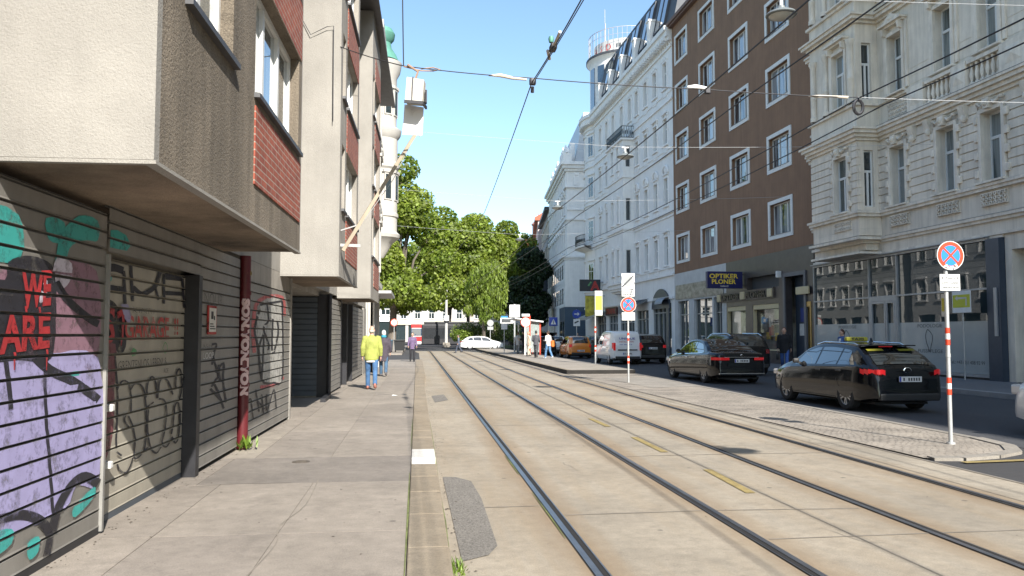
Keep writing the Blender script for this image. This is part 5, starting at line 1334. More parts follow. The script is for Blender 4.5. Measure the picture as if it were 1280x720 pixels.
# === pale houses across the square, behind the trees ====================================
sq = [(-38, 168, 30, 20, 'pale cream apartment house across the square, farthest left behind the trees', (.46, .43, .39)), (-7.4, 172, 18, 17, 'white house across the square seen between the tram and the tree canopy', (.45, .43, .40)),
      (11.2, 170, 22, 19, 'pale beige house across the square with an ochre ground floor', (.44, .38, .32)), (33.8, 166, 24, 20, 'light grey house across the square behind the dark tree', (.5, .5, .5))]
for i, (x, y, L, H, lab, c) in enumerate(sq):
    n = int(L/2.7)
    B = facade_house('townhouse', lab, 'building', (x+L, y, 0), R(180), L, H, 12, [1.6+(L-3.2)*k/(n-1) for k in range(n)], [(5, 7), (9, 11), (13, 15)] + ([(16.3, 17.9)] if H > 18 else []), 1.1, (M('square_wall_%d' % i, c, .9, .08), M('square_trim', (.5, .49, .46), .9, .08)), trim=1, group='houses across the square', shop=[(1+3*k, 3.4+3*k) for k in range(int(L/3)-1)])
    m = MB(); m.box(-.4, L+.4-.8, -12, .5, H, H+.5); m.add([(0, .3, H+.5), (L, .3, H+.5), (L, -5, H+4), (0, -5, H+4), (0, -12, H+.5), (L, -12, H+.5)], [(0, 1, 2, 3), (3, 2, 5, 4), (0, 3, 4), (1, 2, 5)]); m.build('roof', MATS['red_tile'] if i == 2 else m_roofdark, B[0])
    m = MB(); m.box(.5, L-.5, .02, .2, 3.7, 4.5); m.build('shop_fascia', M('fascia_%d' % i, [(.6, .57, .5), (.5, .45, .36), (.5, .48, .45), (.35, .16, .14)][i], .6, .3, .4), B[0])
# low pale building with kiosk on the left side of the square
B = facade_house('low_pavilion', 'long low white pavilion with dark glass front at the left of the square', 'building', (-3.2, 122, 0), R(180), 14, 7.0, 6, [1.5+2.2*k for k in range(6)], [(4.6, 6.0)], 1.3, (m_wst, m_wtrim), trim=1, shop=[(.5, 6.5), (7, 13.5)])

# houses along the left of the square (they show in the shop windows opposite)
for i, (y, L, H, lab, c) in enumerate(((54, 20, 19, 'pale house left of the square just past the crossing', (.52, .52, .51)), (76, 22, 21, 'grey white house farther left of the square', (.5, .5, .48)))):
    n = int(L/2.7)
    B = facade_house('townhouse', lab, 'building', (-13.5, y+L, 0), R(-90), L, H, 10, [1.6+(L-3.2)*k/(n-1) for k in range(n)], [(5, 7), (9, 11), (13, 15)], 1.1, (M('left_wall_%d' % i, c, .9, .08), m_wtrim), trim=1, group='houses across the square', shop=[(1+3*k, 3.4+3*k) for k in range(int(L/3)-1)])
    m = MB(); m.box(-.4, L+.4, -10, .5, H, H+.5); m.add([(0, .3, H+.5), (L, .3, H+.5), (L, -5, H+4), (0, -5, H+4), (0, -10, H+.5), (L, -10, H+.5)], [(0, 1, 2, 3), (3, 2, 5, 4), (0, 3, 4), (1, 2, 5)]); m.build('roof', m_roofdark, B[0])

# unseen house added behind the camera on the right, height set to shade the carriageway
B = facade_house('townhouse', 'unseen grey stone house continuing the right row behind the camera, added to shade the carriageway', 'building', right_pt(-74, 0), RANG, 60.8, 25.6, 11, [2+2.9*k for k in range(20)], [(6.8, 9.1), (11.3, 13.6), (15.8, 18), (20, 22)], 1.0, (m_stone, m_stone2), trim=1, shop=[(1.5+5.8*k, 5.6+5.8*k) for k in range(10)])
m = MB(); m.box(-.3, 60.7, -11, .6, 25.61, 26.0); m.build('cornice', m_stone2, B[0])
# ------------------------------------------------------------------ trees and shrubs of the square
m_bark = M('bark', (.13, .11, .09), .95, .35, 3, .6, 30, stretch=(1, 1, .25))
lf1 = leaf_mat('leaf_plane', (.115, .18, .024), (.30, .35, .065), .48)
lf2 = leaf_mat('leaf_mid', (.105, .165, .022), (.275, .33, .06), .48)
lf3 = leaf_mat('leaf_willow', (.12, .19, .025), (.26, .32, .055), .45)
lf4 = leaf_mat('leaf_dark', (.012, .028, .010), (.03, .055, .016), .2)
lf5 = leaf_mat('leaf_shrub', (.09, .14, .03), (.22, .26, .08), .35)
def leaves(mb, rng, blobs, n, size, droop=0., inner=.62):
    wts = [b[3]**2 for b in blobs]
    for b in rng.choices(blobs, wts, k=n):
        while True:
            d = Vector((rng.uniform(-1, 1), rng.uniform(-1, 1), rng.uniform(-1, 1)))
            if .05 < d.length < 1: break
        d.normalize()
        r = b[3]*(inner + (1.08-inner)*rng.random()**.6)
        sq = b[4] if len(b) > 4 else .8
        p = Vector((b[0]+d.x*r, b[1]+d.y*r, b[2]+d.z*r*sq))
        s = size*rng.uniform(.6, 1.35)
        nrm = (d*.7 + Vector((rng.gauss(0, .6), rng.gauss(0, .6), rng.gauss(.35, .6)))).normalized()
        a = nrm.cross(Vector((rng.gauss(0, 1), rng.gauss(0, 1), rng.gauss(0, 1)))).normalized(); c = nrm.cross(a)
        if droop: a = Vector((rng.gauss(0, .38), rng.gauss(0, .38), -1)).normalized(); c = a.cross(nrm).normalized(); u = s*rng.uniform(.4, 1.1); mb.quad(p-a*u-c*s*.2, p-a*u+c*s*.2, p+a*u+c*s*.12, p+a*u-c*s*.12); continue
        mb.add([p-a*s*.55, p-c*s*.45+nrm*s*.06, p+a*s*.6, p+c*s*.45+nrm*s*.1], [(0, 1, 2), (0, 2, 3)])
def tree(label, loc, blobs, n, size, mat, h_fork, r0, seed, droop=0., name='tree', cat='tree'):
    rng = random.Random(seed); t = thing(name, label, cat, loc, group='trees on the square')
    mb = MB(); top = Vector((rng.gauss(0, .15), rng.gauss(0, .15), h_fork))
    mb.tube([(0, 0, -.1), (0, 0, .3), (top.x*.5, top.y*.5, h_fork*.5), top], [r0*1.5, r0*1.1, r0*.95, r0*.85], 10); mb.build('trunk', m_bark, t)
    mb = MB()
    for b in blobs:
        e = Vector(b[:3]); m = top*.45+e*.55+Vector((0, 0, .6)); mb.tube([top-Vector((0, 0, .4)), top*.75+e*.25+Vector((rng.gauss(0, .3), rng.gauss(0, .3), .4)), m, e], [r0*.55, r0*.4, r0*.28, r0*.1], 6)
        for k in range(3):
            d = Vector((rng.gauss(0, 1), rng.gauss(0, 1), rng.gauss(.3, .7))).normalized()*b[3]*.8; mb.tube([m*.5+e*.5, e+d*.5, e+d], [r0*.16, r0*.1, r0*.03], 5)
    mb.build('limbs', m_bark, t)
    mb = MB(); leaves(mb, rng, blobs, n, size, droop); mb.build('crown', mat, t, raw=True); return t
def crown(rng, c, rad, n, rb):
    """irregular crown: sub-crowns scattered through an ellipsoid"""
    out = []
    for k in range(n):
        while True:
            d = Vector((rng.uniform(-1, 1), rng.uniform(-1, 1), rng.uniform(-1, 1)))
            if .35 < d.length < 1: break
        out.append((c[0]+d.x*rad[0], c[1]+d.y*rad[1], c[2]+d.z*rad[2], rb*rng.uniform(.65, 1.25), .85))
    return out
g = random.Random(31)
tree('tall broad plane tree rising beside the white corner turret, tallest crown on the square', (-2.6, 84, .05), crown(g, (.3, 0, 10.5), (3.2, 3.4, 6.2), 24, 1.8) + [(.9, -.5, 18.9, 1.8), (2.6, -1, 15.4, 1.7), (3.9, 0, 12.2, 1.9), (5.2, 0, 9.2, 2.0), (5.6, 0, 6.6, 1.6), (1.0, -3, 6.0, 1.9), (3.2, -1, 5.4, 1.6), (-1.5, -2, 5.6, 1.8)], 26000, .34, lf1, 4.5, .42, 1)
tree('rounded plane tree in the middle of the square behind the tall mast', (4.4, 118, .05), crown(g, (.2, 0, 13.0), (4.6, 4.2, 6.0), 26, 2.4) + [(-4.2, 0, 7.0, 2.2), (-1.5, -2, 6.6, 2.0), (2.4, -2, 7.0, 2.2), (4.6, 0, 7.6, 2.2)], 30000, .42, lf2, 5.4, .42, 2)
tree('plane tree right of centre, its crown top level with the wire lamp', (10.0, 121, .05), crown(g, (0, 0, 12.6), (4.4, 4.0, 6.2), 24, 2.3) + [(-3.4, -1, 7.0, 2.1), (1.0, -2, 6.4, 2.0), (3.6, 0, 6.6, 2.2)], 28000, .42, lf1, 5.2, .42, 3)
tree('tree with a pointed loose top, right of the other plane trees', (14.2, 121, .05), crown(g, (0, 0, 11.4), (2.8, 3.0, 5.6), 17, 2.0) + [(-.6, 0, 17.6, 1.7)], 19000, .40, lf2, 4.8, .34, 4)
wl_ = [(g.gauss(0, 1.15), g.gauss(0, 1.0), 4.0+g.random()*4.4, g.uniform(.45, .95), 2.0) for k in range(24)] + [(0, 0, 8.6, .9), (-1.7, 0, 4.2, .7), (1.6, 0, 3.8, .7)]
tree('weeping tree with light green hanging twigs in front of the plane trees', (7.5, 89, .05), wl_, 9000, .24, lf3, 3.2, .2, 5, droop=1.)
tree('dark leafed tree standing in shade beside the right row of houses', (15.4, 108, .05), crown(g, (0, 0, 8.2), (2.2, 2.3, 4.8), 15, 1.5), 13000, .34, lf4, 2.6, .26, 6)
for i, (x, y, r, lab) in enumerate(((4.9, 90.5, 1.1, 'low green shrub right of the mast, smallest of the row'), (6.6, 92, 1.5, 'shrub with pale blossom behind the white car, left of the weeping tree'), (8.8, 93, 1.6, 'tall pale blossoming shrub directly behind the white car'), (10.9, 92.5, 1.4, 'greener shrub behind the bonnet of the white car'), (12.6, 91, 1.2, 'shrub in shade near the tram stop signs'))):
    t = thing('shrub', lab, 'shrub', (x, y, .02), group='shrubs along the square')
    rng = random.Random(50+i); bl = [(rng.gauss(0, r*.5), rng.gauss(0, r*.4), r*.7+rng.random()*r*.9, r*.55, .9) for k in range(9)]
    mb = MB(); leaves(mb, rng, bl, 2600, .17, 0, .4); mb.build('foliage', lf5 if i != 0 else lf3, t, raw=True)
    if i in (1, 2, 3):
        mb = MB(); leaves(mb, rng, bl, 420, .10, 0, .95); mb.build('blossom', M('blossom_cream', (.5, .46, .36), .8, .1), t, raw=True)
    mb = MB()
    for k in range(6): a = rng.random()*6.28; mb.tube([(0, 0, -.05), (math.cos(a)*.3, math.sin(a)*.3, r*.6), (math.cos(a)*.6, math.sin(a)*.5, r*1.2)], [.04, .03, .012], 5)
    mb.build('stems', m_bark, t)
# ------------------------------------------------------------------ vehicles
m_tyre = M('tyre', (.018, .018, .019), .85, .15, 6)
m_rim = M('alloy_rim', (.42, .43, .45), .3, .08, 5, metal=.8)
m_rimdark = M('alloy_dark', (.16, .16, .17), .35, .1, 5, metal=.8)
m_cglass = glass_mat('car_glass', (.008, .010, .012), None, .5, .015, 1.2, 1.)
m_trim = M('black_plastic', (.02, .02, .021), .55, .1, 6)
m_lampred = M('tail_lamp_red', (.30, .008, .01), .15, 0, coat=1., emit=.35)
m_lampdull = M('tail_lamp', (.22, .012, .012), .15, 0, coat=1.)
m_lampw = M('head_lamp', (.6, .6, .6), .1, 0, coat=1.)
m_chrome = M('chrome', (.6, .6, .6), .12, 0, metal=1.)
m_plate = M('plate_white', (.58, .58, .58), .5, .05, 5)
m_plateblue = M('plate_band', (.03, .06, .35), .5, 0)
def paintm(name, c, rough=.25): return M(name, c, rough, .03, 2, coat=.45 if c[0] < .1 else .8, spec=.2 if c[0] < .1 else .5)
def interp(pts, y):
    if y <= pts[0][0]: return pts[0][1]
    for i in range(len(pts)-1):
        a, b = pts[i], pts[i+1]
        if y <= b[0]:
            t = (y-a[0])/(b[0]-a[0]); return a[1]+(b[1]-a[1])*t
    return pts[-1][1]
def smooth_profile(pts, n=5):
    out = []
    for i in range(len(pts)-1):
        p0 = pts[max(i-1, 0)]; p1, p2 = pts[i], pts[i+1]; p3 = pts[min(i+2, len(pts)-1)]
        for j in range(n):
            t = j/n; x = p1[0]+(p2[0]-p1[0])*t
            m1 = (p2[1]-p0[1])/max(.05, p2[0]-p0[0])*(p2[0]-p1[0])*.55; m2 = (p3[1]-p1[1])/max(.05, p3[0]-p1[0])*(p2[0]-p1[0])*.55
            h = (2*t**3-3*t*t+1)*p1[1]+(t**3-2*t*t+t)*m1+(-2*t**3+3*t*t)*p2[1]+(t**3-t*t)*m2
            out.append((x, h))
    out.append(pts[-1]); return out
class Car:
    """y runs forward from the rear bumper (0) to the nose (L)"""
    def __init__(s, L, W, top, belt, bottom=.2, lean=.32, wheels=(.85, 3.5), wr=.32):
        s.L, s.W, s.wr, s.wheels, s.lean = L, W, wr, wheels, lean
        s.top = smooth_profile(top); s.belt = belt; s.bottom = bottom
    def plan(s, y):
        e = 1.; 
        for d, ln, k in ((y, .7, .15), (s.L-y, 1.0, .19), (y, .16, .07), (s.L-y, .2, .08)):
            if d < ln: e -= k*(1-d/ln)**2
        return s.W/2*e
    def T(s, y): return interp(s.top, y)
    def sh(s, y): return min(interp(s.belt, y), s.T(y)-.07)
    def hw(s, y, z):
        w = s.plan(y); sh = s.sh(y)
        if z <= sh:
            t = (z-s.bottom)/(sh-s.bottom); return w*(.93+.07*math.sin(math.pi*min(1, max(0, .12+t*.76))))
        return w*(.93+.07*math.sin(math.pi*.88)) - (z-sh)*s.lean - .02*min(1, (z-sh)/.05)
    def surf(s, y, x):   # upper skin: bonnet, roof, screens
        zt = s.T(y); wt = s.hw(y, zt-.05)-.05
        return zt + .03*(1-min(1, (x/max(wt, .1))**2))
    def section(s, y):
        zt, sh, b = s.T(y), s.sh(y), s.bottom + (.10*max(0, 1-y/.5)) + (.06*max(0, 1-(s.L-y)/.5))
        P = [(0, b)] + [(s.hw(y, s.bottom)*.85, b)]
        for t in (.06, .2, .45, .7, .9, 1): z = b+(sh-b)*t; P.append((s.hw(y, z), z))
        for t in (.12, .4, .7, 1): z = sh+(zt-.05-sh)*t; P.append((s.hw(y, z), z))
        wt = s.hw(y, zt-.05)-.05
        P.append((wt+.025, zt-.012)); 
        for k in (1, .66, .33, 0): P.append((wt*k, s.surf(y, wt*k)))
        return P
    def body(s):
        ys = sorted(set([round(s.L*k/44, 3) for k in range(45)] + [round(p[0], 3) for p in s.top] + [.03, .08, s.L-.03, s.L-.09])); ys = [y for y in ys if 0 <= y <= s.L]
        mb = MB(); rows = []
        mb.smooth = True
        for y in ys:
            P = s.section(y); row = P + [(-x, z) for x, z in reversed(P[1:-1])]; o = len(mb.v)
            mb.v += [(x, y-s.L/2, z) for x, z in row]; rows.append((o, len(row)))
        for (o, n), (q, _) in zip(rows, rows[1:]):
            for k in range(n): mb._f((o+k, o+(k+1) % n, q+(k+1) % n, q+k))
        mb._f([rows[0][0]+k for k in range(rows[0][1])]); mb._f([rows[-1][0]+k for k in range(rows[-1][1])][::-1])
        return mb
    def sidepatch(s, sx, quad, off=.005, n=8, m=5):
        """quad: ((y,z) bl, br, tr, tl) on the body side"""
        mb = MB(); bl, br, tr, tl = quad; g = []
        for j in range(m+1):
            v = j/m
            for i in range(n+1):
                u = i/n
                y = (bl[0]*(1-u)+br[0]*u)*(1-v)+(tl[0]*(1-u)+tr[0]*u)*v; z = (bl[1]*(1-u)+br[1]*u)*(1-v)+(tl[1]*(1-u)+tr[1]*u)*v
                z = min(z, s.T(y)-.085); g.append((sx*(s.hw(y, z)+off), y-s.L/2, z))
        mb.smooth = True
        mb.add(g, [(j*(n+1)+i, j*(n+1)+i+1, (j+1)*(n+1)+i+1, (j+1)*(n+1)+i) for j in range(m) for i in range(n)]); return mb
    def toppatch(s, y0, y1, f0=.9, f1=.9, off=.012, n=8, m=8):
        mb = MB(); g = []
        for j in range(m+1):
            y = y0+(y1-y0)*j/m; f = f0+(f1-f0)*j/m; wt = s.hw(y, s.T(y)-.05)
            for i in range(n+1):
                x = wt*f*(2*i/n-1); dz = s.T(y+.02)-s.T(y-.02); nn = Vector((0, -dz, .04)).normalized()
                g.append((x, y-s.L/2+nn.y*off, s.surf(y, x)-(.02*max(0, abs(2*i/n-1)-.75)*0)+nn.z*off))
        mb.smooth = True
        mb.add(g, [(j*(n+1)+i, j*(n+1)+i+1, (j+1)*(n+1)+i+1, (j+1)*(n+1)+i) for j in range(m) for i in range(n)]); return mb
    def line(s, mb, sx, pts, w=.012, off=.004):
        for t in ribbon(pts, w): mb.quad(*[(sx*(s.hw(p[0], p[1])+off), p[0]-s.L/2, p[1]) for p in t])
def wheel_meshes(r, dark, key, cache={}):
    if key in cache: return cache[key]
    t = MB(); t.lathe([(r*.66, -.1), (r*.93, -.105), (r, -.08), (r, .08), (r*.93, .105), (r*.66, .1), (r*.62, 0), (r*.66, -.1)], (0, 0, 0), 28, axis='x')
    h = MB(); h.lathe([(0, .05), (r*.14, .065), (r*.16, .04), (r*.6, .03)], n=20, axis='x')
    h = MB(); h.lathe([(r*.68, .098), (r*.62, .085), (r*.60, -.05)], n=28, axis='x'); h.lathe([(0, .085), (r*.15, .085), (r*.17, .05)], n=14, axis='x'); h.k = 1; h.lathe([(0, .0), (r*.6, .0)], n=20, axis='x'); h.k = 0
    for k in range(10):
        a = k*math.pi/5+(.12 if k % 2 else -.12); c, s_ = math.cos(a), math.sin(a); h.bar((.068, c*r*.1, s_*r*.1), (.078, c*r*.64, s_*r*.64), .03, .035, (1, 0, 0))
    cache[key] = (t.mesh('tyre', m_tyre), h.mesh('rim', [m_rimdark if dark else m_rim, m_trim])); return cache[key]
def car(label, loc, rz, spec, paint, windows, cat='car', name='car', group='cars on the right carriageway', lit=False, dark=False, plate='rear', extra=None, trimlow=True):
    c = spec; t = thing(name, label, cat, loc, rz, group); L2 = c.L/2
    bo = c.body().build('body', paint, t)
    # cut the wheel arches
    cut = MB()
    for wy in c.wheels:
        for sx in (-1, 1): cut.cyl((sx*(c.W/2-.27), wy-L2, c.wr+.01), (sx*(c.W/2+.2), wy-L2, c.wr+.01), c.wr+.055, n=24)
    co = cut.build('arch_cutter', m_trim); md = bo.modifiers.new('arch', 'BOOLEAN'); md.operation = 'DIFFERENCE'; md.object = co; md.solver = 'EXACT'
    dg = bpy.context.evaluated_depsgraph_get(); me = bpy.data.meshes.new_from_object(bo.evaluated_get(dg)); bo.modifiers.clear(); bo.data = me; bpy.data.objects.remove(co)
    if len(me.materials) == 0: me.materials.append(paint)
    for p in me.polygons: p.material_index = 0
    try: me.set_sharp_from_angle(angle=R(38))
    except Exception: pass
    ml = MB(); ml.box(-c.W/2+.28, c.W/2-.28, -L2+.3, L2-.3, c.bottom-.03, c.bottom+.02); ml.build('underbody', m_trim, t)
    tm, rm = wheel_meshes(c.wr, dark, (c.wr, dark))
    for wy in c.wheels:
        for sx in (-1, 1):
            wo = link('wheel', tm, t, (sx*(c.W/2-.115), wy-L2, c.wr)); link('rim', rm, wo).rotation_euler = (0, 0, 0 if sx > 0 else math.pi)
    for q in windows['side']:
        for sx in (-1, 1): c.sidepatch(sx, q).build('side_window', m_cglass, t)
    for key in ('rear', 'front'):
        if key in windows: y0, y1, f0, f1 = windows[key]; c.toppatch(y0, y1, f0, f1).build('rear_window' if key == 'rear' else 'windscreen', m_cglass, t)
    for sx in (-1, 1):
        mb = MB()
        for ln in windows.get('seams', []): c.line(mb, sx, ln, .014, .003)
        if mb.f: mb.build('door_seams', m_trim, t)
        for hy, hz in windows.get('handles', []):
            mb = MB(); x = c.hw(hy, hz); mb.cbox(sx*x-.012, sx*x+.018 if sx > 0 else sx*x-.03, hy-L2-.1, hy-L2+.1, hz-.018, hz+.018, .008); mb.build('door_handle', windows.get('handle_mat', m_trim), t)
        my, mz = windows['mirror']; x = c.hw(my, mz)
        mb = MB(); mb.cbox(min(sx*(x+.03), sx*(x+.19)), max(sx*(x+.03), sx*(x+.19)), my-L2-.05, my-L2+.05, mz+.0, mz+.12, .04); mb.bar((sx*(x-.03), my-L2, mz), (sx*(x+.06), my-L2, mz+.02), .06, .05); mb.build('wing_mirror', paint if not trimlow else m_trim, t)
        la = windows['tail']       # (z0, z1, inset from centre, wrap length)
        xw = c.hw(.12, (la[0]+la[1])/2); mb = MB(); n = 8
        prof = [(la[2]*c.W/2, -.0)] + [(xw*.985*(.86+.14*k/4), .0+.035*k*k/8) for k in range(4)] + [(c.hw(.1+la[3]*k/3, (la[0]+la[1])/2)+.004, .1+la[3]*k/3) for k in range(4)]
        base = [(sx*(x_+.004), max(y_, 0)-L2-.012) for x_, y_ in prof]; slope = windows.get('tailslope', .0)
        for k in range(len(base)-1):
            (xa, ya), (xb, yb) = base[k], base[k+1]; mb.quad((xa, ya, la[0]), (xb, yb, la[0]+slope*.3), (xb, yb, la[1]), (xa, ya, la[1]-slope*.2)); 
        mb.k = 0; mb.build('tail_light', m_lampred if lit else m_lampdull, t)
        hl = windows['head']; mb = MB(); xw = c.hw(c.L-.25, hl[0]); mb.cbox(min(sx*xw*.55, sx*(xw-.02)), max(sx*xw*.55, sx*(xw-.02)), L2-.28, L2-.03, hl[0], hl[1], .04); mb.build('headlight', m_lampw, t)
    if plate:
        pz, pw = windows['plate']; mb = MB(); y = -L2-windows.get('plate_out', .012); mb.cbox(-.26, .26, y-.014, y, pz, pz+.115, .006); mb.k = 1; mb.quad((-.255, y-.0145, pz+.005), (-.215, y-.0145, pz+.005), (-.215, y-.0145, pz+.11), (-.255, y-.0145, pz+.11)); mb.k = 2
        for k in range(7):
            if k == 1: continue
            x = -.17+k*.058; mb.quad((x, y-.0146, pz+.025), (x+.036, y-.0146, pz+.025), (x+.036, y-.0146, pz+.09), (x, y-.0146, pz+.09))
        mb.build('number_plate', [m_plate, m_plateblue, m_trim], t)
    if trimlow:
        mb = MB(); mb.cbox(-c.plan(.06)*.9, c.plan(.06)*.9, -L2-.03, -L2+.1, c.bottom+.06, c.bottom+.22, .03); mb.build('rear_valance', m_trim, t)
    if extra: extra(t, c, L2)
    return t
blk = paintm('paint_black', (.004, .0045, .006), .10); blk2 = paintm('paint_black_parked', (.006, .006, .007), .14); wht = paintm('paint_white', (.72, .72, .71)); org = paintm('paint_orange', (.62, .19, .015)); grn = paintm('paint_dark_green', (.02, .055, .045)); slv = paintm('paint_white_van', (.70, .71, .72))
# estate taxi
S = Car(4.65, 1.79, [(0, .50), (.03, .74), (.10, .92), (.26, 1.03), (.55, 1.23), (.86, 1.375), (1.2, 1.42), (1.8, 1.455), (2.4, 1.44), (2.85, 1.35), (3.5, 1.02), (3.75, .96), (4.3, .82), (4.55, .68), (4.65, .52)], [(0, .93), (1, .96), (2.4, .92), (3.5, .86), (4.65, .7)], .2, .44, (1.0, 3.70), .335)
def taxi_bits(t, c, L2):
    mb = MB(); mb.cbox(-.27, .27, 1.95-L2-.06, 1.95-L2+.06, 1.50, 1.60, .025); mb.k = 1; add_text(mb, 'TAXI', lambda a, b: (a, 1.95-L2-.061, b), -.16, 1.525, .32, .055, .004); mb.build('taxi_sign', [M('taxi_yellow', (.36, .33, .03), .5, .05), m_trim], t)
    for sx in (-1, 1): mb = MB(); mb.tube([(sx*.55, .9-L2, 1.40), (sx*.56, 1.1-L2, 1.46), (sx*.57, 2.3-L2, 1.485), (sx*.57, 2.65-L2, 1.42)], .018, 6); mb.build('roof_rail', m_chrome, t)
    mb = MB(); mb.lathe([(.075, .0), (.095, .008), (.095, .018), (.075, .022)], (0, 0, 0), 18, axis='y'); mb.xf(lambda x, y, z: (x, y-L2-.005+.06, z*.7+.90)); mb.build('round_badge', m_chrome, t)
    mb = MB(); mb.cbox(-.16, .16, .80-L2, .83-L2, 1.385, 1.405, .005); mb.build('brake_light', m_lampred, t)
    mb = MB(); mb.cbox(-.60, .60, .62-L2, .92-L2, 1.405, 1.43, .012); mb.build('spoiler', blk, t)
    for a, b in ((-.56, -.18), (.18, .56)): q = c.toppatch(.50, .57, .1, .1); mb = MB(); mb.quad((a, .60-L2, 1.30), (b, .60-L2, 1.31), (b, .68-L2, 1.35), (a, .68-L2, 1.34)); mb.build('yellow_sticker', M('sticker_yellow', (.20, .19, .02), .5, .1), t)
    mb = MB(); mb.lathe([(0, 0), (.05, .01), (.035, .06), (.012, .11), (0, .12)], (0, 1.35-L2, 1.47), 10); mb.build('roof_antenna', blk, t)
W_est = dict(side=[((.72, 1.0), (1.38, .985), (1.30, 1.34), (1.0, 1.31)), ((1.43, .985), (2.28, .965), (2.2, 1.40), (1.36, 1.37)), ((2.34, .965), (3.32, .93), (2.86, 1.32), (2.28, 1.385))], rear=(.20, .74, .80, .80), front=(2.84, 3.44, .84, .9), mirror=(3.1, .96), tail=(.80, .93, .62, .35), head=(.62, .76), plate=(.66, .3), plate_out=.02,
             seams=[[(2.31, .28), (2.31, .95)], [(1.38, .98), (1.34, .65), (1.2, .5)], [(3.4, .3), (3.42, .86)], [(1.4, .27), (3.4, .27)]], handles=[(2.12, .84), (1.25, .86)], tailslope=.12)
car('black estate taxi with a yellow roof sign passing in front of the glazed shop', (10.25, 18.15, 0), R(1.6), S, blk, W_est, lit=True, extra=taxi_bits, trimlow=True)
# long saloon
S2 = Car(5.2, 1.92, [(0, .50), (.03, .78), (.10, .99), (.25, 1.03), (.72, 1.07), (1.15, 1.27), (1.6, 1.43), (2.2, 1.48), (2.8, 1.45), (3.2, 1.33), (3.85, 1.01), (4.05, .97), (4.8, .84), (5.1, .68), (5.2, .5)], [(0, 1.0), (1, .98), (2.5, .94), (3.8, .88), (5.2, .7)], .19, .46, (1.02, 4.18), .36)
def saloon_bits(t, c, L2):
    mb = MB(); mb.cbox(-.8, .8, -L2-.03, -L2+.02, .325, .37, .012); mb.build('chrome_strip', m_chrome, t)
    mb = MB(); mb.cbox(-.6, .6, -L2-.016, -L2+.03, .885, .905, .006); mb.build('boot_strip', m_chrome, t)
    for sx in (-1, 1): mb = MB(); c.line(mb, sx, [(1.2, 1.02), (2.3, .985), (3.6, .93)], .025, .006); mb.build('window_strip', m_chrome, t)
    mb = MB(); mb.lathe([(.035, 0), (.045, .005), (.045, .012)], (0, 0, 0), 14, axis='y'); mb.xf(lambda x, y, z: (x, y-L2-.02, z+.955)); mb.build('round_badge', m_chrome, t)
W_sal = dict(side=[((1.10, 1.04), (2.02, 1.0), (1.98, 1.38), (1.45, 1.32)), ((2.06, 1.0), (2.72, .98), (2.66, 1.39), (2.03, 1.40)), ((2.78, .98), (3.62, .95), (3.12, 1.30), (2.73, 1.38))], rear=(.74, 1.5, .84, .84), front=(3.18, 3.8, .84, .92), mirror=(3.4, 1.0), tail=(.80, .89, .45, .3), head=(.62, .78), plate=(.72, .3), plate_out=.015,
             seams=[[(2.04, .3), (2.04, .98)], [(2.75, .3), (2.75, .97)], [(3.7, .3), (3.72, .9)], [(1.45, .27), (3.7, .27)]], handles=[(1.85, .86), (2.6, .85)], handle_mat=m_chrome)
car('long black saloon with chrome strips and lit rear lights behind the estate taxi', (10.7, 28.3, 0), R(1.6), S2, blk, W_sal, lit=True, extra=saloon_bits, trimlow=False)
# tall suv (parked by the optician and farther on)
SUV = Car(4.6, 1.88, [(0, .55), (.03, .95), (.12, 1.12), (.32, 1.42), (.55, 1.58), (1.0, 1.64), (2.0, 1.68), (2.7, 1.62), (3.4, 1.2), (3.6, 1.12), (4.3, 1.0), (4.52, .8), (4.6, .55)], [(0, 1.06), (1, 1.07), (2.6, 1.03), (3.5, .98), (4.6, .8)], .26, .30, (.85, 3.6), .36)
W_suv = dict(side=[((.5, 1.14), (1.2, 1.12), (1.15, 1.5), (.68, 1.46)), ((1.26, 1.12), (2.1, 1.09), (2.05, 1.55), (1.22, 1.52)), ((2.16, 1.09), (3.12, 1.06), (2.7, 1.5), (2.12, 1.54))], rear=(.14, .5, .78, .8), front=(2.72, 3.36, .84, .9), mirror=(2.95, 1.1), tail=(.9, 1.06, .62, .25), head=(.78, .94), plate=(.82, .3), plate_out=.02,
             seams=[[(2.13, .36), (2.13, 1.08)], [(1.2, 1.1), (1.22, .8), (1.1, .6)], [(3.2, .4), (3.22, 1.0)]], handles=[(1.95, .96), (1.1, .98)])
def rails(t, c, L2):
    for sx in (-1, 1): mb = MB(); mb.tube([(sx*.66, .5-L2, 1.6), (sx*.67, .8-L2, 1.69), (sx*.67, 2.3-L2, 1.70), (sx*.66, 2.7-L2, 1.62)], .02, 6); mb.build('roof_rail', m_chrome, t)
car('black off-road car with silver roof rails parked by the optician window', (13.25, 33.0, 0), R(1.2), SUV, blk2, W_suv, extra=rails)
car('black off-road car parked between the white van and the optician', (13.25, 46.5, 0), R(1.2), SUV, blk2, W_suv, lit=True)
# white panel van
VAN = Car(4.25, 1.83, [(0, .45), (.02, 1.0), (.07, 1.2), (.16, 1.66), (.30, 1.79), (.8, 1.83), (2.0, 1.84), (2.5, 1.78), (2.9, 1.58), (3.35, 1.16), (3.55, 1.05), (4.0, .92), (4.18, .75), (4.25, .5)], [(0, 1.08), (2, 1.05), (3.3, 1.0), (4.25, .8)], .24, .14, (.72, 3.4), .32)
W_van = dict(side=[((2.1, 1.1), (3.15, 1.06), (2.75, 1.55), (2.12, 1.62))], front=(2.62, 3.3, .86, .92), mirror=(2.95, 1.1), tail=(.78, 1.2, .86, .12), head=(.72, .95), plate=(.55, .3), plate_out=.02, seams=[[(2.05, .35), (2.05, 1.65)], [(.9, .5), (2.0, .5)], [(3.2, .35), (3.22, 1.0)], [(.3, .3), (.3, 1.6)]], handles=[(2.25, .95), (1.0, .95)])
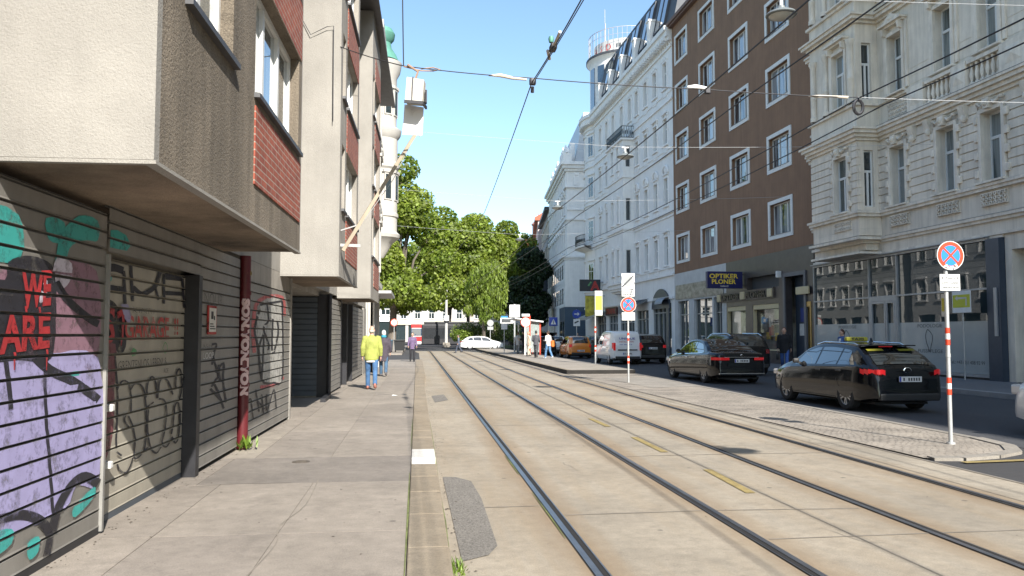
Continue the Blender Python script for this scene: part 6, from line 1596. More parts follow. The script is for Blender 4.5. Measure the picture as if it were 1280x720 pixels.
def van_bits(t, c, L2):
    mb = MB(); mb.quad((.004, -L2-.014, .42), (-.004, -L2-.014, .42), (-.004, -L2+.145, 1.7), (.004, -L2+.145, 1.7)); mb.build('rear_door_seam', m_trim, t)
    mb = MB(); mb.cbox(-.55, .55, -L2-.03, -L2+.02, .78, .84, .01); mb.build('rear_handle_strip', m_trim, t)
    lf_ = lambda z: -L2-.012+max(0, (z-1.0)*.2)
    for s, z, h, w, m_ in (('UNIQUE', 1.38, .11, .9, 'violet_l'), ('INSTALLATION', 1.22, .07, .8, 'pinkred'), ('www  0664 / 33 18', 1.08, .05, .7, 'violet_l')):
        mb = MB(); add_text(mb, s, lambda a, b: (a, lf_(b)-.012, b), -.45, z, w, h, .002); mb.build('van_lettering', M('print_blue', (.05, .05, .3), .5, 0) if m_ == 'violet_l' else m_ink['pinkred'], t)
car('white panel van with small blue lettering on its rear doors', (11.45, 45.1, 0), R(1.2), VAN, slv, W_van, cat='van', name='van', lit=True, extra=van_bits)
# hatchbacks
HB_ = Car(3.9, 1.7, [(0, .5), (.02, .85), (.08, 1.0), (.22, 1.3), (.42, 1.46), (.9, 1.51), (1.8, 1.53), (2.3, 1.47), (2.95, 1.08), (3.15, 1.0), (3.65, .86), (3.85, .68), (3.9, .5)], [(0, .98), (1, .98), (2.4, .94), (3.0, .9), (3.9, .72)], .2, .3, (.65, 3.15), .3)
W_hat = dict(side=[((.42, 1.05), (.95, 1.03), (.92, 1.36), (.6, 1.34)), ((1.0, 1.03), (1.72, 1.0), (1.68, 1.42), (.98, 1.39)), ((1.78, 1.0), (2.7, .97), (2.3, 1.36), (1.74, 1.42))], rear=(.1, .38, .78, .8), front=(2.34, 2.9, .84, .9), mirror=(2.5, 1.0), tail=(.78, .98, .70, .2), head=(.64, .82), plate=(.48, .3), plate_out=.035, seams=[[(1.75, .3), (1.75, .98)], [(.98, 1.0), (.98, .7)], [(2.75, .3), (2.78, .9)]], handles=[(1.6, .86), (.9, .88)])
car('orange hatchback seen from behind, left of the white van', (11.15, 56.1, 0), R(1.2), HB_, org, W_hat, lit=True)
car('dark green hatchback half hidden between the orange car and the white van', (13.2, 59.5, 0), R(1.2), HB_, grn, W_hat)
car('white hatchback with its rear towards the camera, beyond the orange car', (11.7, 68.5, 0), R(1.5), HB_, wht, W_hat)
def hatch(t, c, L2):
    mb = MB(); mb.bar((0, .45-L2, 1.53), (0, -.75-L2, 1.78), 1.3, .05); mb.build('open_tailgate', blk, t)
    mb = MB(); mb.cbox(-.58, .58, -L2-.015, -L2+.25, .78, 1.42, .02); mb.build('boot_opening', m_trim, t)
car('black hatchback with its glossy tailgate standing open beside the tram stop', (9.95, 63.2, 0), R(1.2), HB_, blk2, W_hat, extra=hatch)
# near car entering at the right edge, far estate crossing the square
car('white car whose front corner enters the right edge of the picture', (10.80, 10.7, 0), R(1.), HB_, wht, W_hat)
car('white estate car crossing the square in front of the blossoming shrubs', (7.0, 87.0, 0), R(-90), S, wht, W_est, group=None)
# tram across the square
t = thing('tram', 'dark modern tram with red topped front crossing the square left of the mast', 'tram', (2.15, 108, 0), R(0))
m_tred = M('tram_red', (.50, .02, .03), .3, .05, 3, coat=.6); m_tdark = M('tram_dark', (.022, .022, .026), .5, .2, 3)
mb = MB(); mb.cbox(-1.5, 9, -1.2, 1.2, .3, 3.0, .12); mb.cbox(-1.2, 8.7, -.95, .95, 3.01, 3.35, .08); mb.build('body', m_tdark, t)
mb = MB(); mb.cbox(-2.9, -1.5, -1.2, 1.2, .3, 2.98, .18); fr_ = mb.build('cab', M('tram_white', (.6, .58, .56), .3, .05, 3, coat=.6), t)
mb = MB(); mb.cbox(-2.93, -1.52, -1.23, 1.22, 1.45, 2.45, .1); mb.build('windscreen', glass_mat('tram_glass', (.02, .06, .12), None, .5, .02, 1.2, 1.), fr_)
mb = MB(); mb.cbox(-2.92, -1.5, -1.225, 1.22, 2.5, 3.02, .08); mb.cbox(-2.5, -1.52, -1.24, -1.1, .75, 1.4, .06); mb.build('red_panel', m_tred, fr_)
for k in range(5): mb = MB(); mb.box(-1.3+k*2, .4+k*2, -1.215, -1.205, 1.1, 2.5); mb.build('window', M('tram_window', (.012, .014, .018), .35, .3, 2), t)
mb = MB(); mb.bar((4, 0, 3.75), (5.2, 0, 4.9), .06, .06); mb.bar((5.2, 0, 4.9), (4.2, 0, 5.7), .05, .05); mb.bar((4.2, -.8, 5.72), (4.2, .8, 5.72), .06, .05); mb.build('pantograph', m_darkmetal, t)
# ------------------------------------------------------------------ signs on poles
m_pole = M('galvanised_pole', (.45, .46, .46), .45, .1, 6, metal=.35)
m_sred = M('sign_red', (.62, .055, .02), .45, .03, 6)
m_sblue = M('sign_blue', (.02, .20, .50), .45, .03, 6)
m_dblue = M('sign_deep_blue', (.015, .05, .32), .45, .03, 6)
m_swhite = M('sign_white', (.66, .66, .65), .5, .05, 6)
m_sgrey = M('sign_grey', (.30, .31, .31), .5, .05, 6)
def disc(mb, c, r, y, n=32): mb.lathe([(0, y), (r, y)], (c[0], 0, c[1]), n, axis='y')
def ring(mb, c, r0, r1, y, n=32): mb.lathe([(r0, y), (r1, y)], (c[0], 0, c[1]), n, axis='y')
def bands_on(mb, z, h, r=.034):
    for k, m_ in enumerate((1, 2, 1)):
        mb.k = m_; mb.cyl((0, 0, z-h*(k+1)), (0, 0, z-h*k-.002), r, n=14, caps=False)
    mb.k = 0
def lines(mb, rows, x0, x1, z0, z1, y, fill=.5, rng=random.Random(4)):
    for k in range(rows):
        z = z1-(z1-z0)*(k+.5)/rows; h = (z1-z0)/rows*fill; x = x0
        while x < x1-.02:
            w = rng.uniform(.015, .05)*(x1-x0)/.3; mb.quad((x, y, z-h/2), (min(x+w, x1), y, z-h/2), (min(x+w, x1), y, z+h/2), (x, y, z+h/2)); x += w+.012*(x1-x0)/.3
def nostop(t, c, r, txt=None, x=0):
    mb = MB(); mb.lathe([(0, .012), (r, .012), (r, 0), (0, 0)], (c[0], -.055, c[1]), 36, axis='y'); mb.build('sign_back', m_sgrey, t)
    f = MB(); Y = -.057
    disc(f, c, r, Y); f.k = 1; disc(f, c, r*.95, Y-.001); f.k = 2; disc(f, c, r*.70, Y-.002); f.k = 1
    for a in (45, -45):
        d = (math.cos(R(a))*r*.72, math.sin(R(a))*r*.72)
        for q in ribbon([(c[0]-d[0], c[1]-d[1]), (c[0]+d[0], c[1]+d[1])], r*.14): f.quad(*[(p[0], Y-.003-(a < 0)*.0006, p[1]) for p in q])
    f.k = 0
    if txt:
        n = len(txt)
        for i, ch in enumerate(txt):
            a = R(-90+(i-(n-1)/2)*13.5)
            for q in text_tris(ch, r*.30, 'CENTER', .006): f.quad(*[(c[0]+math.cos(a)*(r*.75)-math.sin(a)*p[0]+math.cos(a)*(-p[1])+0*r, Y-.004, c[1]+math.sin(a)*(r*.96)+math.cos(a)*p[0]-math.sin(a)*p[1]) for p in q])
    f.build('no_stopping_disc', [m_swhite, m_sred, m_sblue], t)
t = thing('no_stopping_sign', 'round blue and red no stopping sign on a banded pole, nearest the camera at right', 'traffic sign', (8.0, 11.3, .012))
mb = MB(); mb.cyl((0, 0, 0), (0, 0, 2.62), .03, n=14); bands_on(mb, 1.75, .088); bands_on(mb, 1.0, .088); mb.cyl((0, 0, 1.30), (0, 0, 1.36), .035, n=12); mb.cyl((0, 0, 0), (0, 0, .03), .06, n=14); mb.build('pole', [m_pole, m_sred, m_swhite], t)
nostop(t, (.05, 2.845), .222, 'ANFANG')
mb = MB(); mb.cbox(-.135, .195, -.055, -.045, 2.31, 2.56, .01); mb.build('plate', m_swhite, t)
mb = MB()
for k, s in enumerate(('MO-FR werkt. 8-18h', 'ausgen. Ladetät.', 'Lieferfahrzeuge')): add_text(mb, s, lambda a, b: (a, -.0565, b), -.11, 2.485-.07*k, .28, .036, .001)
mb.build('plate_lettering', m_print, t)
t = thing('no_stopping_sign', 'pole with a white zone sign above a round no stopping sign, beside the white van', 'traffic sign', (7.22, 26.9, .012))
mb = MB(); mb.cyl((0, 0, 0), (0, 0, 3.75), .032, n=12); bands_on(mb, 1.70, .09, .036); bands_on(mb, .92, .09, .036); mb.build('pole', [m_pole, m_sred, m_swhite], t)
mb = MB(); mb.cbox(-.23, .23, -.055, -.045, 2.95, 3.75, .02); mb.k = 1; disc(mb, (0, 3.48), .19, -.057); mb.k = 2
for q in ribbon([(-.21, 3.28), (.2, 3.68)], .05): mb.quad(*[(p[0], -.059, p[1]) for p in q])
lines(mb, 4, -.18, .18, 2.99, 3.22, -.0585); mb.build('zone_plate', [m_swhite, m_sgrey, m_print], t)
nostop(t, (0, 2.665), .275)
mb = MB(); mb.cbox(-.23, .23, -.056, -.046, 2.13, 2.40, .02); mb.k = 1; lines(mb, 3, -.19, .19, 2.17, 2.36, -.058, .4); mb.build('plate', [m_swhite, m_sgrey], t)
t = thing('stop_flag', 'slim yellow and white sign board on a banded pole, left of the white van', 'traffic sign', (9.0, 39.9, .17))
mb = MB(); mb.cyl((0, 0, 0), (0, 0, 3.7), .04, n=12); bands_on(mb, 1.9, .11, .046); bands_on(mb, .95, .11, .046); mb.build('pole', [m_pole, m_sred, m_swhite], t)
mb = MB(); mb.cbox(-.02, .36, -.07, -.05, 2.45, 3.7, .02); mb.k = 1; mb.quad((.0, -.0715, 2.72), (.34, -.0715, 2.72), (.34, -.0715, 3.45), (.0, -.0715, 3.45)); mb.k = 2; lines(mb, 5, .04, .30, 2.78, 3.4, -.073, .25); mb.build('board', [m_swhite, M('stop_yellow', (.60, .52, .05), .5, .08, 6), M('stop_olive', (.35, .32, .06), .5, .05)], t)
# --- signs and fittings round the tram stop
def small_sign(label, loc, h, shape, name='street_sign'):
    t = thing(name, label, 'traffic sign', loc); mb = MB(); mb.cyl((0, 0, 0), (0, 0, h), .035, n=10); mb.build('pole', m_pole, t); mb = MB()
    if shape == 'disc': mb.lathe([(0, .02), (.33, .02), (.33, 0), (0, 0)], (0, -.06, h-.35), 24, axis='y'); mb.box(-.3, .3, -.06, -.045, h-1.05, h-.72); mb.build('sign_back', m_sgrey, t)
    if shape == 'disc_white': mb.lathe([(0, .02), (.36, .02), (.36, 0), (0, 0)], (0, -.06, h-.38), 24, axis='y'); mb.k = 1; ring(mb, (0, h-.38), .28, .36, -.062); mb.build('sign_disc', [m_swhite, m_sred], t)
    if shape == 'cross':
        mb.k = 0; mb.cbox(-.36, .36, -.06, -.045, h-.72, h, .02); mb.k = 1; mb.quad((-.24, -.0615, h-.6), (.24, -.0615, h-.6), (0, -.0615, h-.14)); mb.k = 2; mb.box(-.03, .03, -.064, -.0625, h-.55, h-.32); mb.lathe([(0, -.063), (.035, -.063)], (0, 0, h-.28), 10, axis='y'); mb.k = 0; mb.build('sign_plate', [m_dblue, m_swhite, m_print], t)
    if shape == 'blue_square': mb.cbox(-.28, .28, -.06, -.045, h-.6, h, .02); mb.k = 1; mb.cbox(-.25, .25, -.06, -.046, h-1.1, h-.63, .02); mb.k = 1; mb.quad((-.12, -.0615, h-.45), (.12, -.0615, h-.45), (.12, -.0615, h-.15), (-.12, -.0615, h-.15)); mb.build('sign_plate', [m_sblue, m_swhite], t)
    if shape == 'arrow':
        mb.lathe([(0, .02), (.40, .02), (.40, 0), (0, 0)], (0, -.06, h-.42), 26, axis='y'); mb.k = 1
        for q in ribbon([(-.22, h-.42), (.12, h-.42)], .09): mb.quad(*[(p[0], -.0625, p[1]) for p in q])
        mb.quad((.08, -.0625, h-.58), (.26, -.0625, h-.42), (.08, -.0625, h-.26)); mb.box(-.3, .3, -.06, -.045, h-1.5, h-.88); mb.k = 2; mb.quad((-.2, -.0615, h-1.3), (.2, -.0615, h-1.1), (.15, -.0615, h-1.0), (-.2, -.0615, h-1.15)); mb.build('sign_plate', [m_dblue, m_swhite, m_print], t)
    return t
small_sign('blue square pedestrian crossing sign above the open black hatchback', (11.4, 66.5, 0), 3.1, 'cross')
small_sign('round blue arrow sign with white plate below, before the blue painted shopfront', (14.2, 70.5, 0), 3.9, 'arrow')
small_sign('small blue and white square sign at the near end of the tram shelter', (7.15, 65.6, .17), 3.0, 'blue_square')
small_sign('grey back of a round sign before the shrubs beside the white estate car', (7.45, 81.5, .17), 3.0, 'disc')
small_sign('round white sign on a thin pole at the left of the square beyond the bins', (-2.2, 79, .1), 3.1, 'disc_white')
t = thing('stop_column', 'tram stop column with a white display board and a dark rimmed timetable panel', 'information sign', (7.75, 63.5, .17))
mb = MB(); mb.cyl((0, 0, 0), (0, 0, 3.9), .07, n=12); mb.build('pole', m_pole, t)
mb = MB(); mb.cbox(-.42, .42, -.1, .06, 2.85, 3.85, .03); mb.k = 1; mb.quad((-.34, -.102, 3.25), (.34, -.102, 3.25), (.34, -.102, 3.75), (-.34, -.102, 3.75)); mb.k = 1; lines(mb, 2, -.34, .34, 2.92, 3.15, -.102, .5); mb.build('display_board', [m_swhite, m_sgrey], t)
mb = MB(); mb.cbox(-1.15, -.1, -.12, .04, 2.35, 2.8, .03); mb.k = 1; mb.quad((-1.05, -.122, 2.43), (-.32, -.122, 2.43), (-.32, -.122, 2.72), (-1.05, -.122, 2.72)); mb.build('departure_display', [m_swhite, m_print], t)
t = thing('round_stop_sign', 'round white tram stop sign with a small header on a red post by the shelter', 'information sign', (7.85, 55.5, .17))
mb = MB(); mb.cyl((0, 0, 0), (0, 0, 2.8), .05, n=12); mb.build('pole', m_sred, t)
mb = MB(); mb.lathe([(0, .03), (.36, .03), (.36, 0), (0, 0)], (-.3, -.08, 2.35), 26, axis='y'); mb.k = 1; ring(mb, (-.3, 2.35), .31, .36, -.083); mb.k = 2; lines(mb, 3, -.5, -.1, 2.2, 2.5, -.083, .3); mb.k = 0; mb.cbox(-.58, -.02, -.08, -.05, 2.74, 2.92, .02); mb.build('sign_disc', [m_swhite, m_sred, m_sgrey], t)
t = thing('tram_shelter', 'glass tram shelter with pale sloping roof and red frame on the stop platform', 'shelter', (8.35, 59.5, .17))
gl = M('clear_glass', (.6, .68, .66), .03, 0, spec=.8); bs = gl.node_tree.nodes['Principled BSDF']; bs.inputs['Alpha'].default_value = .28
for sx, y in ((-.55, -1.9), (.55, -1.9), (-.55, 1.9), (.55, 1.9)): mb = MB(); mb.cbox(sx-.05, sx+.05, y-.05, y+.05, 0, 2.35, .01); mb.build('post', m_swhite if sx < 0 else m_sred, t)
mb = MB(); mb.add([(-1.3, -2.2, 2.62), (.75, -2.2, 2.36), (.75, 2.2, 2.36), (-1.3, 2.2, 2.62), (-1.3, -2.2, 2.70), (.75, -2.2, 2.46), (.75, 2.2, 2.46), (-1.3, 2.2, 2.70)], [(0, 3, 2, 1), (4, 5, 6, 7), (0, 1, 5, 4), (1, 2, 6, 5), (2, 3, 7, 6), (3, 0, 4, 7)]); mb.build('roof', m_swhite, t)
mb = MB(); mb.box(.53, .56, -1.85, 1.85, .2, 2.3); mb.build('back_glass', gl, t)
mb = MB(); mb.box(-.5, .5, -1.91, -1.89, .2, 2.3); mb.build('end_glass', gl, t)
mb = MB(); mb.cbox(.1, .45, -1.2, 1.2, .44, .49, .01); mb.box(.25, .3, -1.1, -1.0, 0, .44); mb.box(.25, .3, 1.0, 1.1, 0, .44); mb.build('bench', m_darkmetal, t)
t = thing('mast', 'tall grey mast with a ring box and square base in front of the trees', 'mast', (3.75, 103, 0))
mb = MB(); mb.cyl((0, 0, .6), (0, 0, 7.4), .2, .13, n=14); mb.build('shaft', M('mast_grey', (.48, .47, .45), .7, .1, 3), t)
mb = MB(); mb.cbox(-.45, .45, -.45, .45, 0, .62, .05); mb.build('base', m_granite, t)
mb = MB(); mb.cyl((0, 0, 3.4), (0, 0, 4.1), .36, n=16); mb.k = 1; mb.cyl((0, 0, 3.2), (0, 0, 3.4), .33, n=16); mb.build('ring_box', [m_swhite, m_darkmetal], t)
for i, (x, y, lab, c) in enumerate(((-2.55, 71, 'dark wheeled bin with a bluish lid, left of the pair by the crossing', (.03, .05, .07)), (-1.5, 71, 'black wheeled bin, right of the pair by the crossing', (.015, .016, .017)))):
    t = thing('waste_bin', lab, 'bin', (x, y, .1), group='bins at the crossing')
    m = M('bin_%d' % i, c, .5, .1, 4); mb = MB(); mb.add([(-.42, -.35, .15), (.42, -.35, .15), (.42, .35, .15), (-.42, .35, .15), (-.48, -.42, 1.0), (.48, -.42, 1.0), (.48, .42, 1.0), (-.48, .42, 1.0)], [(0, 3, 2, 1), (4, 5, 6, 7), (0, 1, 5, 4), (1, 2, 6, 5), (2, 3, 7, 6), (3, 0, 4, 7)]); mb.build('tub', m, t)
    mb = MB(); mb.cbox(-.5, .5, -.45, .46, 1.01, 1.1, .03); mb.bar((-.4, -.47, 1.0), (.4, -.47, 1.0), .03, .03); mb.build('lid', m if i else M('bin_lid', (.04, .09, .13), .5, .1), t)
    for sx in (-.36, .36): mb = MB(); mb.cyl((sx-.04, .3, .1), (sx+.04, .3, .1), .1, n=14); mb.build('wheel', m_tyre, t)

# ------------------------------------------------------------------ overhead wires, lamps
m_wire = M('wire_dark', (.045, .045, .05), .5, 0, metal=.5)
m_wpale = M('wire_pale', (.40, .41, .42), .5, 0)
m_porc = M('insulator_pale', (.52, .47, .40), .4, .1, 20)
def sag(a, b, d=.12, n=10):
    return [tuple(a[i]+(b[i]-a[i])*k/n - (d*4*(k/n)*(1-k/n) if i == 2 else 0) for i in range(3)) for k in range(n+1)]
def wire(label, pts, r=.012, m=None, group='overhead wires', name='overhead_wire', cat='wire'):
    o = pts[0]; mb = MB(); mb.tube([tuple(p[i]-o[i] for i in range(3)) for p in pts], r, 5); return tag(mb.build(name, m or m_wire, None, o), label, cat, group)
def chain(pts, d=.08):
    out = []
    for a, b in zip(pts, pts[1:]): out += sag(a, b, d, 8)[(1 if out else 0):]
    return out
wire('contact wire over the nearer track, zigzagging down the sky in the middle of the street', chain([(2.35, -6, 6.05), (2.12, 9, 6.02), (1.92, 13.3, 5.95), (2.34, 28, 5.95), (1.9, 45, 5.95), (2.25, 62, 5.95), (1.9, 82, 5.95)], .05), .010)
wire('second wire running beside the near contact wire up to the span wire', chain([(2.55, -6, 6.2), (2.24, 9, 6.16), (1.98, 13.3, 6.0)], .03), .008)
wire('contact wire over the farther track, crossing in front of the brown building', chain([(4.75, -6, 6.0), (5.0, 13.4, 5.95), (4.75, 28, 5.95), (5.1, 45, 5.95), (4.8, 62, 5.95), (5, 82, 5.95)], .05), .013)
wire('feeder cable running just right of the farther contact wire', chain([(5.9, -6, 6.0), (5.85, 13.4, 5.92), (5.75, 28, 5.95), (5.7, 45, 5.95), (5.6, 82, 6)], .06), .012)
wire('upper of two black cables crossing the ornate stone facade', chain([(8.0, -6, 6.1), (7.95, 13.5, 5.95), (7.7, 40, 6.1), (7.4, 82, 6.2)], .22), .0125)
wire('lower of two black cables crossing the ornate stone facade', chain([(8.55, -6, 6.05), (8.45, 13.5, 5.85), (8.1, 40, 6.0), (7.8, 82, 6.1)], .22), .0125)
wire('span wire carrying the hanging box from the plaster bay across the tracks', chain([(-1.40, 14.25, 6.78), (-.25, 13.2, 6.12), (1.95, 13.3, 6.03), (5.0, 13.4, 5.98), (7.95, 13.5, 5.97)], .02), .009)
wire('pale end of the span wire running from the black cables to the stone facade', sag((7.95, 13.5, 5.97), right_pt(-11, .05, 6.4), .1), .006, m_wpale)
wire('thin cable dropping from above to the hanging box on the span wire', [(-.25, 13.2, 6.12), (-.27, 12.9, 7.2), (-.34, 12.4, 9.2), (-1.42, 12.2, 10.95)], .010)
wire('thin slack cable looped from the plaster bay along its upper edge', [(-2.2, 14.22, 7.5), (-1.9, 14.18, 6.95), (-1.62, 14.17, 7.1), (-1.5, 14.17, 7.12), (-1.49, 14.16, 5.4)], .007)
t = thing('wire_fitting', 'pale insulator and clamp where the near contact wire meets the span wire', 'insulator', (1.93, 13.3, 5.98), group='insulators on the wires')
mb = MB(); mb.tube([(-.75, -.02, .06), (-.55, -.02, .07), (-.35, 0, .04), (-.1, 0, .02)], [.012, .035, .03, .02], 8); mb.build('insulator', m_porc, t); mb = MB(); mb.cbox(-.05, .06, -.05, .05, -.07, .05, .02); mb.cyl((0, 0, -.2), (0, 0, -.1), .03, n=8); mb.build('clamp', m_darkmetal, t)
t = thing('wire_fitting', 'insulator with a green knob on the doubled wire above the near track', 'insulator', (2.05, 11.6, 6.06), group='insulators on the wires')
mb = MB(); mb.cyl((0, -.3, .02), (0, .25, 0), .022, n=8); mb.cyl((-.06, .45, .0), (.02, .75, -.02), .025, n=8); mb.build('insulator', m_porc, t); mb = MB(); mb.lathe([(0, .06), (.035, .08), (.045, .13), (.035, .17), (0, .18)], (-.03, .3, 0), 12); mb.build('knob', m_copper, t); mb = MB(); mb.cbox(-.05, .05, .2, .4, -.05, .05, .02); mb.build('clamp', m_darkmetal, t)
t = thing('wire_fitting', 'pale clamp with small white bracket higher up on the doubled wire', 'insulator', (2.15, 9.3, 6.08), group='insulators on the wires')
mb = MB(); mb.cbox(-.09, .09, -.05, .05, -.02, .1, .02); mb.build('bracket', m_swhite, t); mb = MB(); mb.cyl((0, -.1, -.06), (0, .1, -.06), .025, n=8); mb.build('clamp', m_darkmetal, t)
t = thing('wire_fitting', 'small pale insulator on the span wire in front of the brown building', 'insulator', (5.0, 13.4, 5.98), group='insulators on the wires')
mb = MB(); mb.tube([(-.3, 0, .03), (-.15, 0, .04), (.05, 0, .02)], [.02, .045, .03], 8); mb.build('insulator', m_swhite, t); mb = MB(); mb.cbox(.02, .12, -.04, .04, -.08, .03, .015); mb.build('clamp', m_darkmetal, t)
t = thing('wire_fitting', 'black cable ring hanging where the span wire meets the two black cables', 'insulator', (7.95, 13.5, 5.93), group='insulators on the wires')
mb = MB(); mb.tube([(.0+.09*math.cos(R(k)), 0, -.14+.13*math.sin(R(k))) for k in range(0, 361, 30)], .028, 6); mb.build('cable_ring', m_darkmetal, t); mb = MB(); mb.tube([(-.95, 0, .03), (-.75, 0, .03), (-.5, 0, .04), (-.2, 0, .03)], [.01, .03, .018, .03], 7); mb.build('insulator', m_porc, t)
t = thing('hanging_signal_box', 'beige lantern shaped box with a blank white board hanging from the span wire', 'signal box', (-.06, 13.1, 5.45))
mb = MB(); mb.add([(-.16, -.14, .02), (.12, -.16, 0), (.17, .1, 0), (-.12, .13, .02), (-.13, -.11, .42), (.15, -.12, .38), (.18, .09, .38), (-.1, .1, .42)], [(0, 3, 2, 1), (4, 5, 6, 7), (0, 1, 5, 4), (1, 2, 6, 5), (2, 3, 7, 6), (3, 0, 4, 7)]); mb.build('box', M('box_beige', (.46, .43, .38), .6, .1, 5), t)
mb = MB(); mb.bar((-.17, -.15, .0), (.13, -.17, -.02), .03, .05); mb.bar((.13, -.17, -.02), (.19, .12, -.02), .03, .05); mb.bar((-.05, -.145, .0), (-.03, -.125, .42), .02, .02); mb.cbox(.17, .2, -.05, .06, .02, .24, .01); mb.build('dark_trim', m_darkmetal, t)
mb = MB(); mb.tube([(0, 0, .4), (.05, 0, .55), (-.12, .06, .68)], .02, 6); mb.tube([(-.19, .1, .66), (.1, .1, .6), (.3, .15, .62), (.42, .18, .66), (.3, .18, .69), (.1, .12, .64)], .012, 5); mb.build('hanger', M('hanger_rust', (.30, .2, .14), .7, .2, 8), t)
mb = MB(); mb.quad((-.17, .16, .04), (.15, .16, .0), (.13, .17, -.47), (-.2, .17, -.47)); mb.quad((-.17, .168, .04), (.15, .168, .0), (.13, .178, -.47), (-.2, .178, -.47)); mb.tube([(-.06, .1, -.02), (-.03, .12, -.14), (0, .1, -.02)], .008, 5); mb.build('board', M('board_white', (.72, .72, .72), .6, .02, 4), t)
def lamp(label, loc):
    t = thing('hanging_lamp', label, 'street lamp', loc, group='lamps hung over the street')
    mb = MB(); mb.lathe([(0, .16), (.07, .155), (.09, .1), (.16, .075), (.27, .02), (.30, -.02), (.285, -.035), (.0, -.025)], (0, 0, 0), 28); mb.build('shade', M('lamp_shade', (.20, .22, .22), .45, .08, 5, metal=.3), t)
    mb = MB(); mb.lathe([(0, -.12), (.12, -.105), (.2, -.07), (.24, -.036)], (0, 0, 0), 24); mb.build('bowl', M('lamp_bowl', (.42, .43, .40), .25, .05, 4), t)
    mb = MB(); mb.cyl((0, 0, .15), (0, 0, .30), .035, n=8); mb.bar((-.12, 0, .31), (.12, 0, .31), .05, .04); mb.build('hanger', m_swhite, t); return t
for (x, y), lab in zip(((7.6, .47), (7.02, 14.55), (7.22, 27.1), (6.85, 38.6), (6.7, 52)), ('hanging dish lamp above the camera whose round shadow falls on the far track', 'large hanging dish lamp at the top edge before the brown building', 'hanging dish lamp in front of the oriel of the white corner house', 'small hanging dish lamp in front of the ornate white house', 'farthest and smallest of the hanging dish lamps')):
    lamp(lab, (x, y, 7.9)); wire('pale wire carrying the ' + lab.replace('hanging ', '')[:70].rsplit(' ', 3)[0], sag((-1.35, y+.5, 8.75), (x, y, 8.23), .02, 4) + sag((x, y, 8.23), (right_pt(y-24.8, .05)[0], y+.4, 8.75), .05, 8)[1:], .006, m_wpale, 'pale lamp wires')
# ------------------------------------------------------------------ people
m_skin = M('skin', (.50, .30, .22), .55, .06, 8)
def remesh(mb, name, mat, parent, vox=.014, sm=4):
    me = bpy.data.meshes.new(name); me.from_pydata(mb.v, [], mb.f); o = link(name, me, parent); me.materials.append(mat)
    a = o.modifiers.new('r', 'REMESH'); a.mode = 'VOXEL'; a.voxel_size = vox; b = o.modifiers.new('s', 'SMOOTH'); b.iterations = sm; b.factor = .5
    dg = bpy.context.evaluated_depsgraph_get(); n = bpy.data.meshes.new_from_object(o.evaluated_get(dg)); o.modifiers.clear(); o.data = n
    if not n.materials: n.materials.append(mat)
    n.polygons.foreach_set('use_smooth', [True]*len(n.polygons)); return o
def loft(mb, rings, n=16):
    """rings: (z, rx, ry, cx, cy)"""
    o = len(mb.v)
    for z, rx, ry, cx, cy in rings:
        for k in range(n): a = 2*math.pi*k/n; mb.v.append((cx+rx*math.cos(a), cy+ry*math.sin(a), z))
    for i in range(len(rings)-1):
        for k in range(n): mb._f((o+i*n+k, o+i*n+(k+1) % n, o+(i+1)*n+(k+1) % n, o+(i+1)*n+k))
    mb._f([o+k for k in range(n)][::-1]); mb._f([o+(len(rings)-1)*n+k for k in range(n)]); return mb
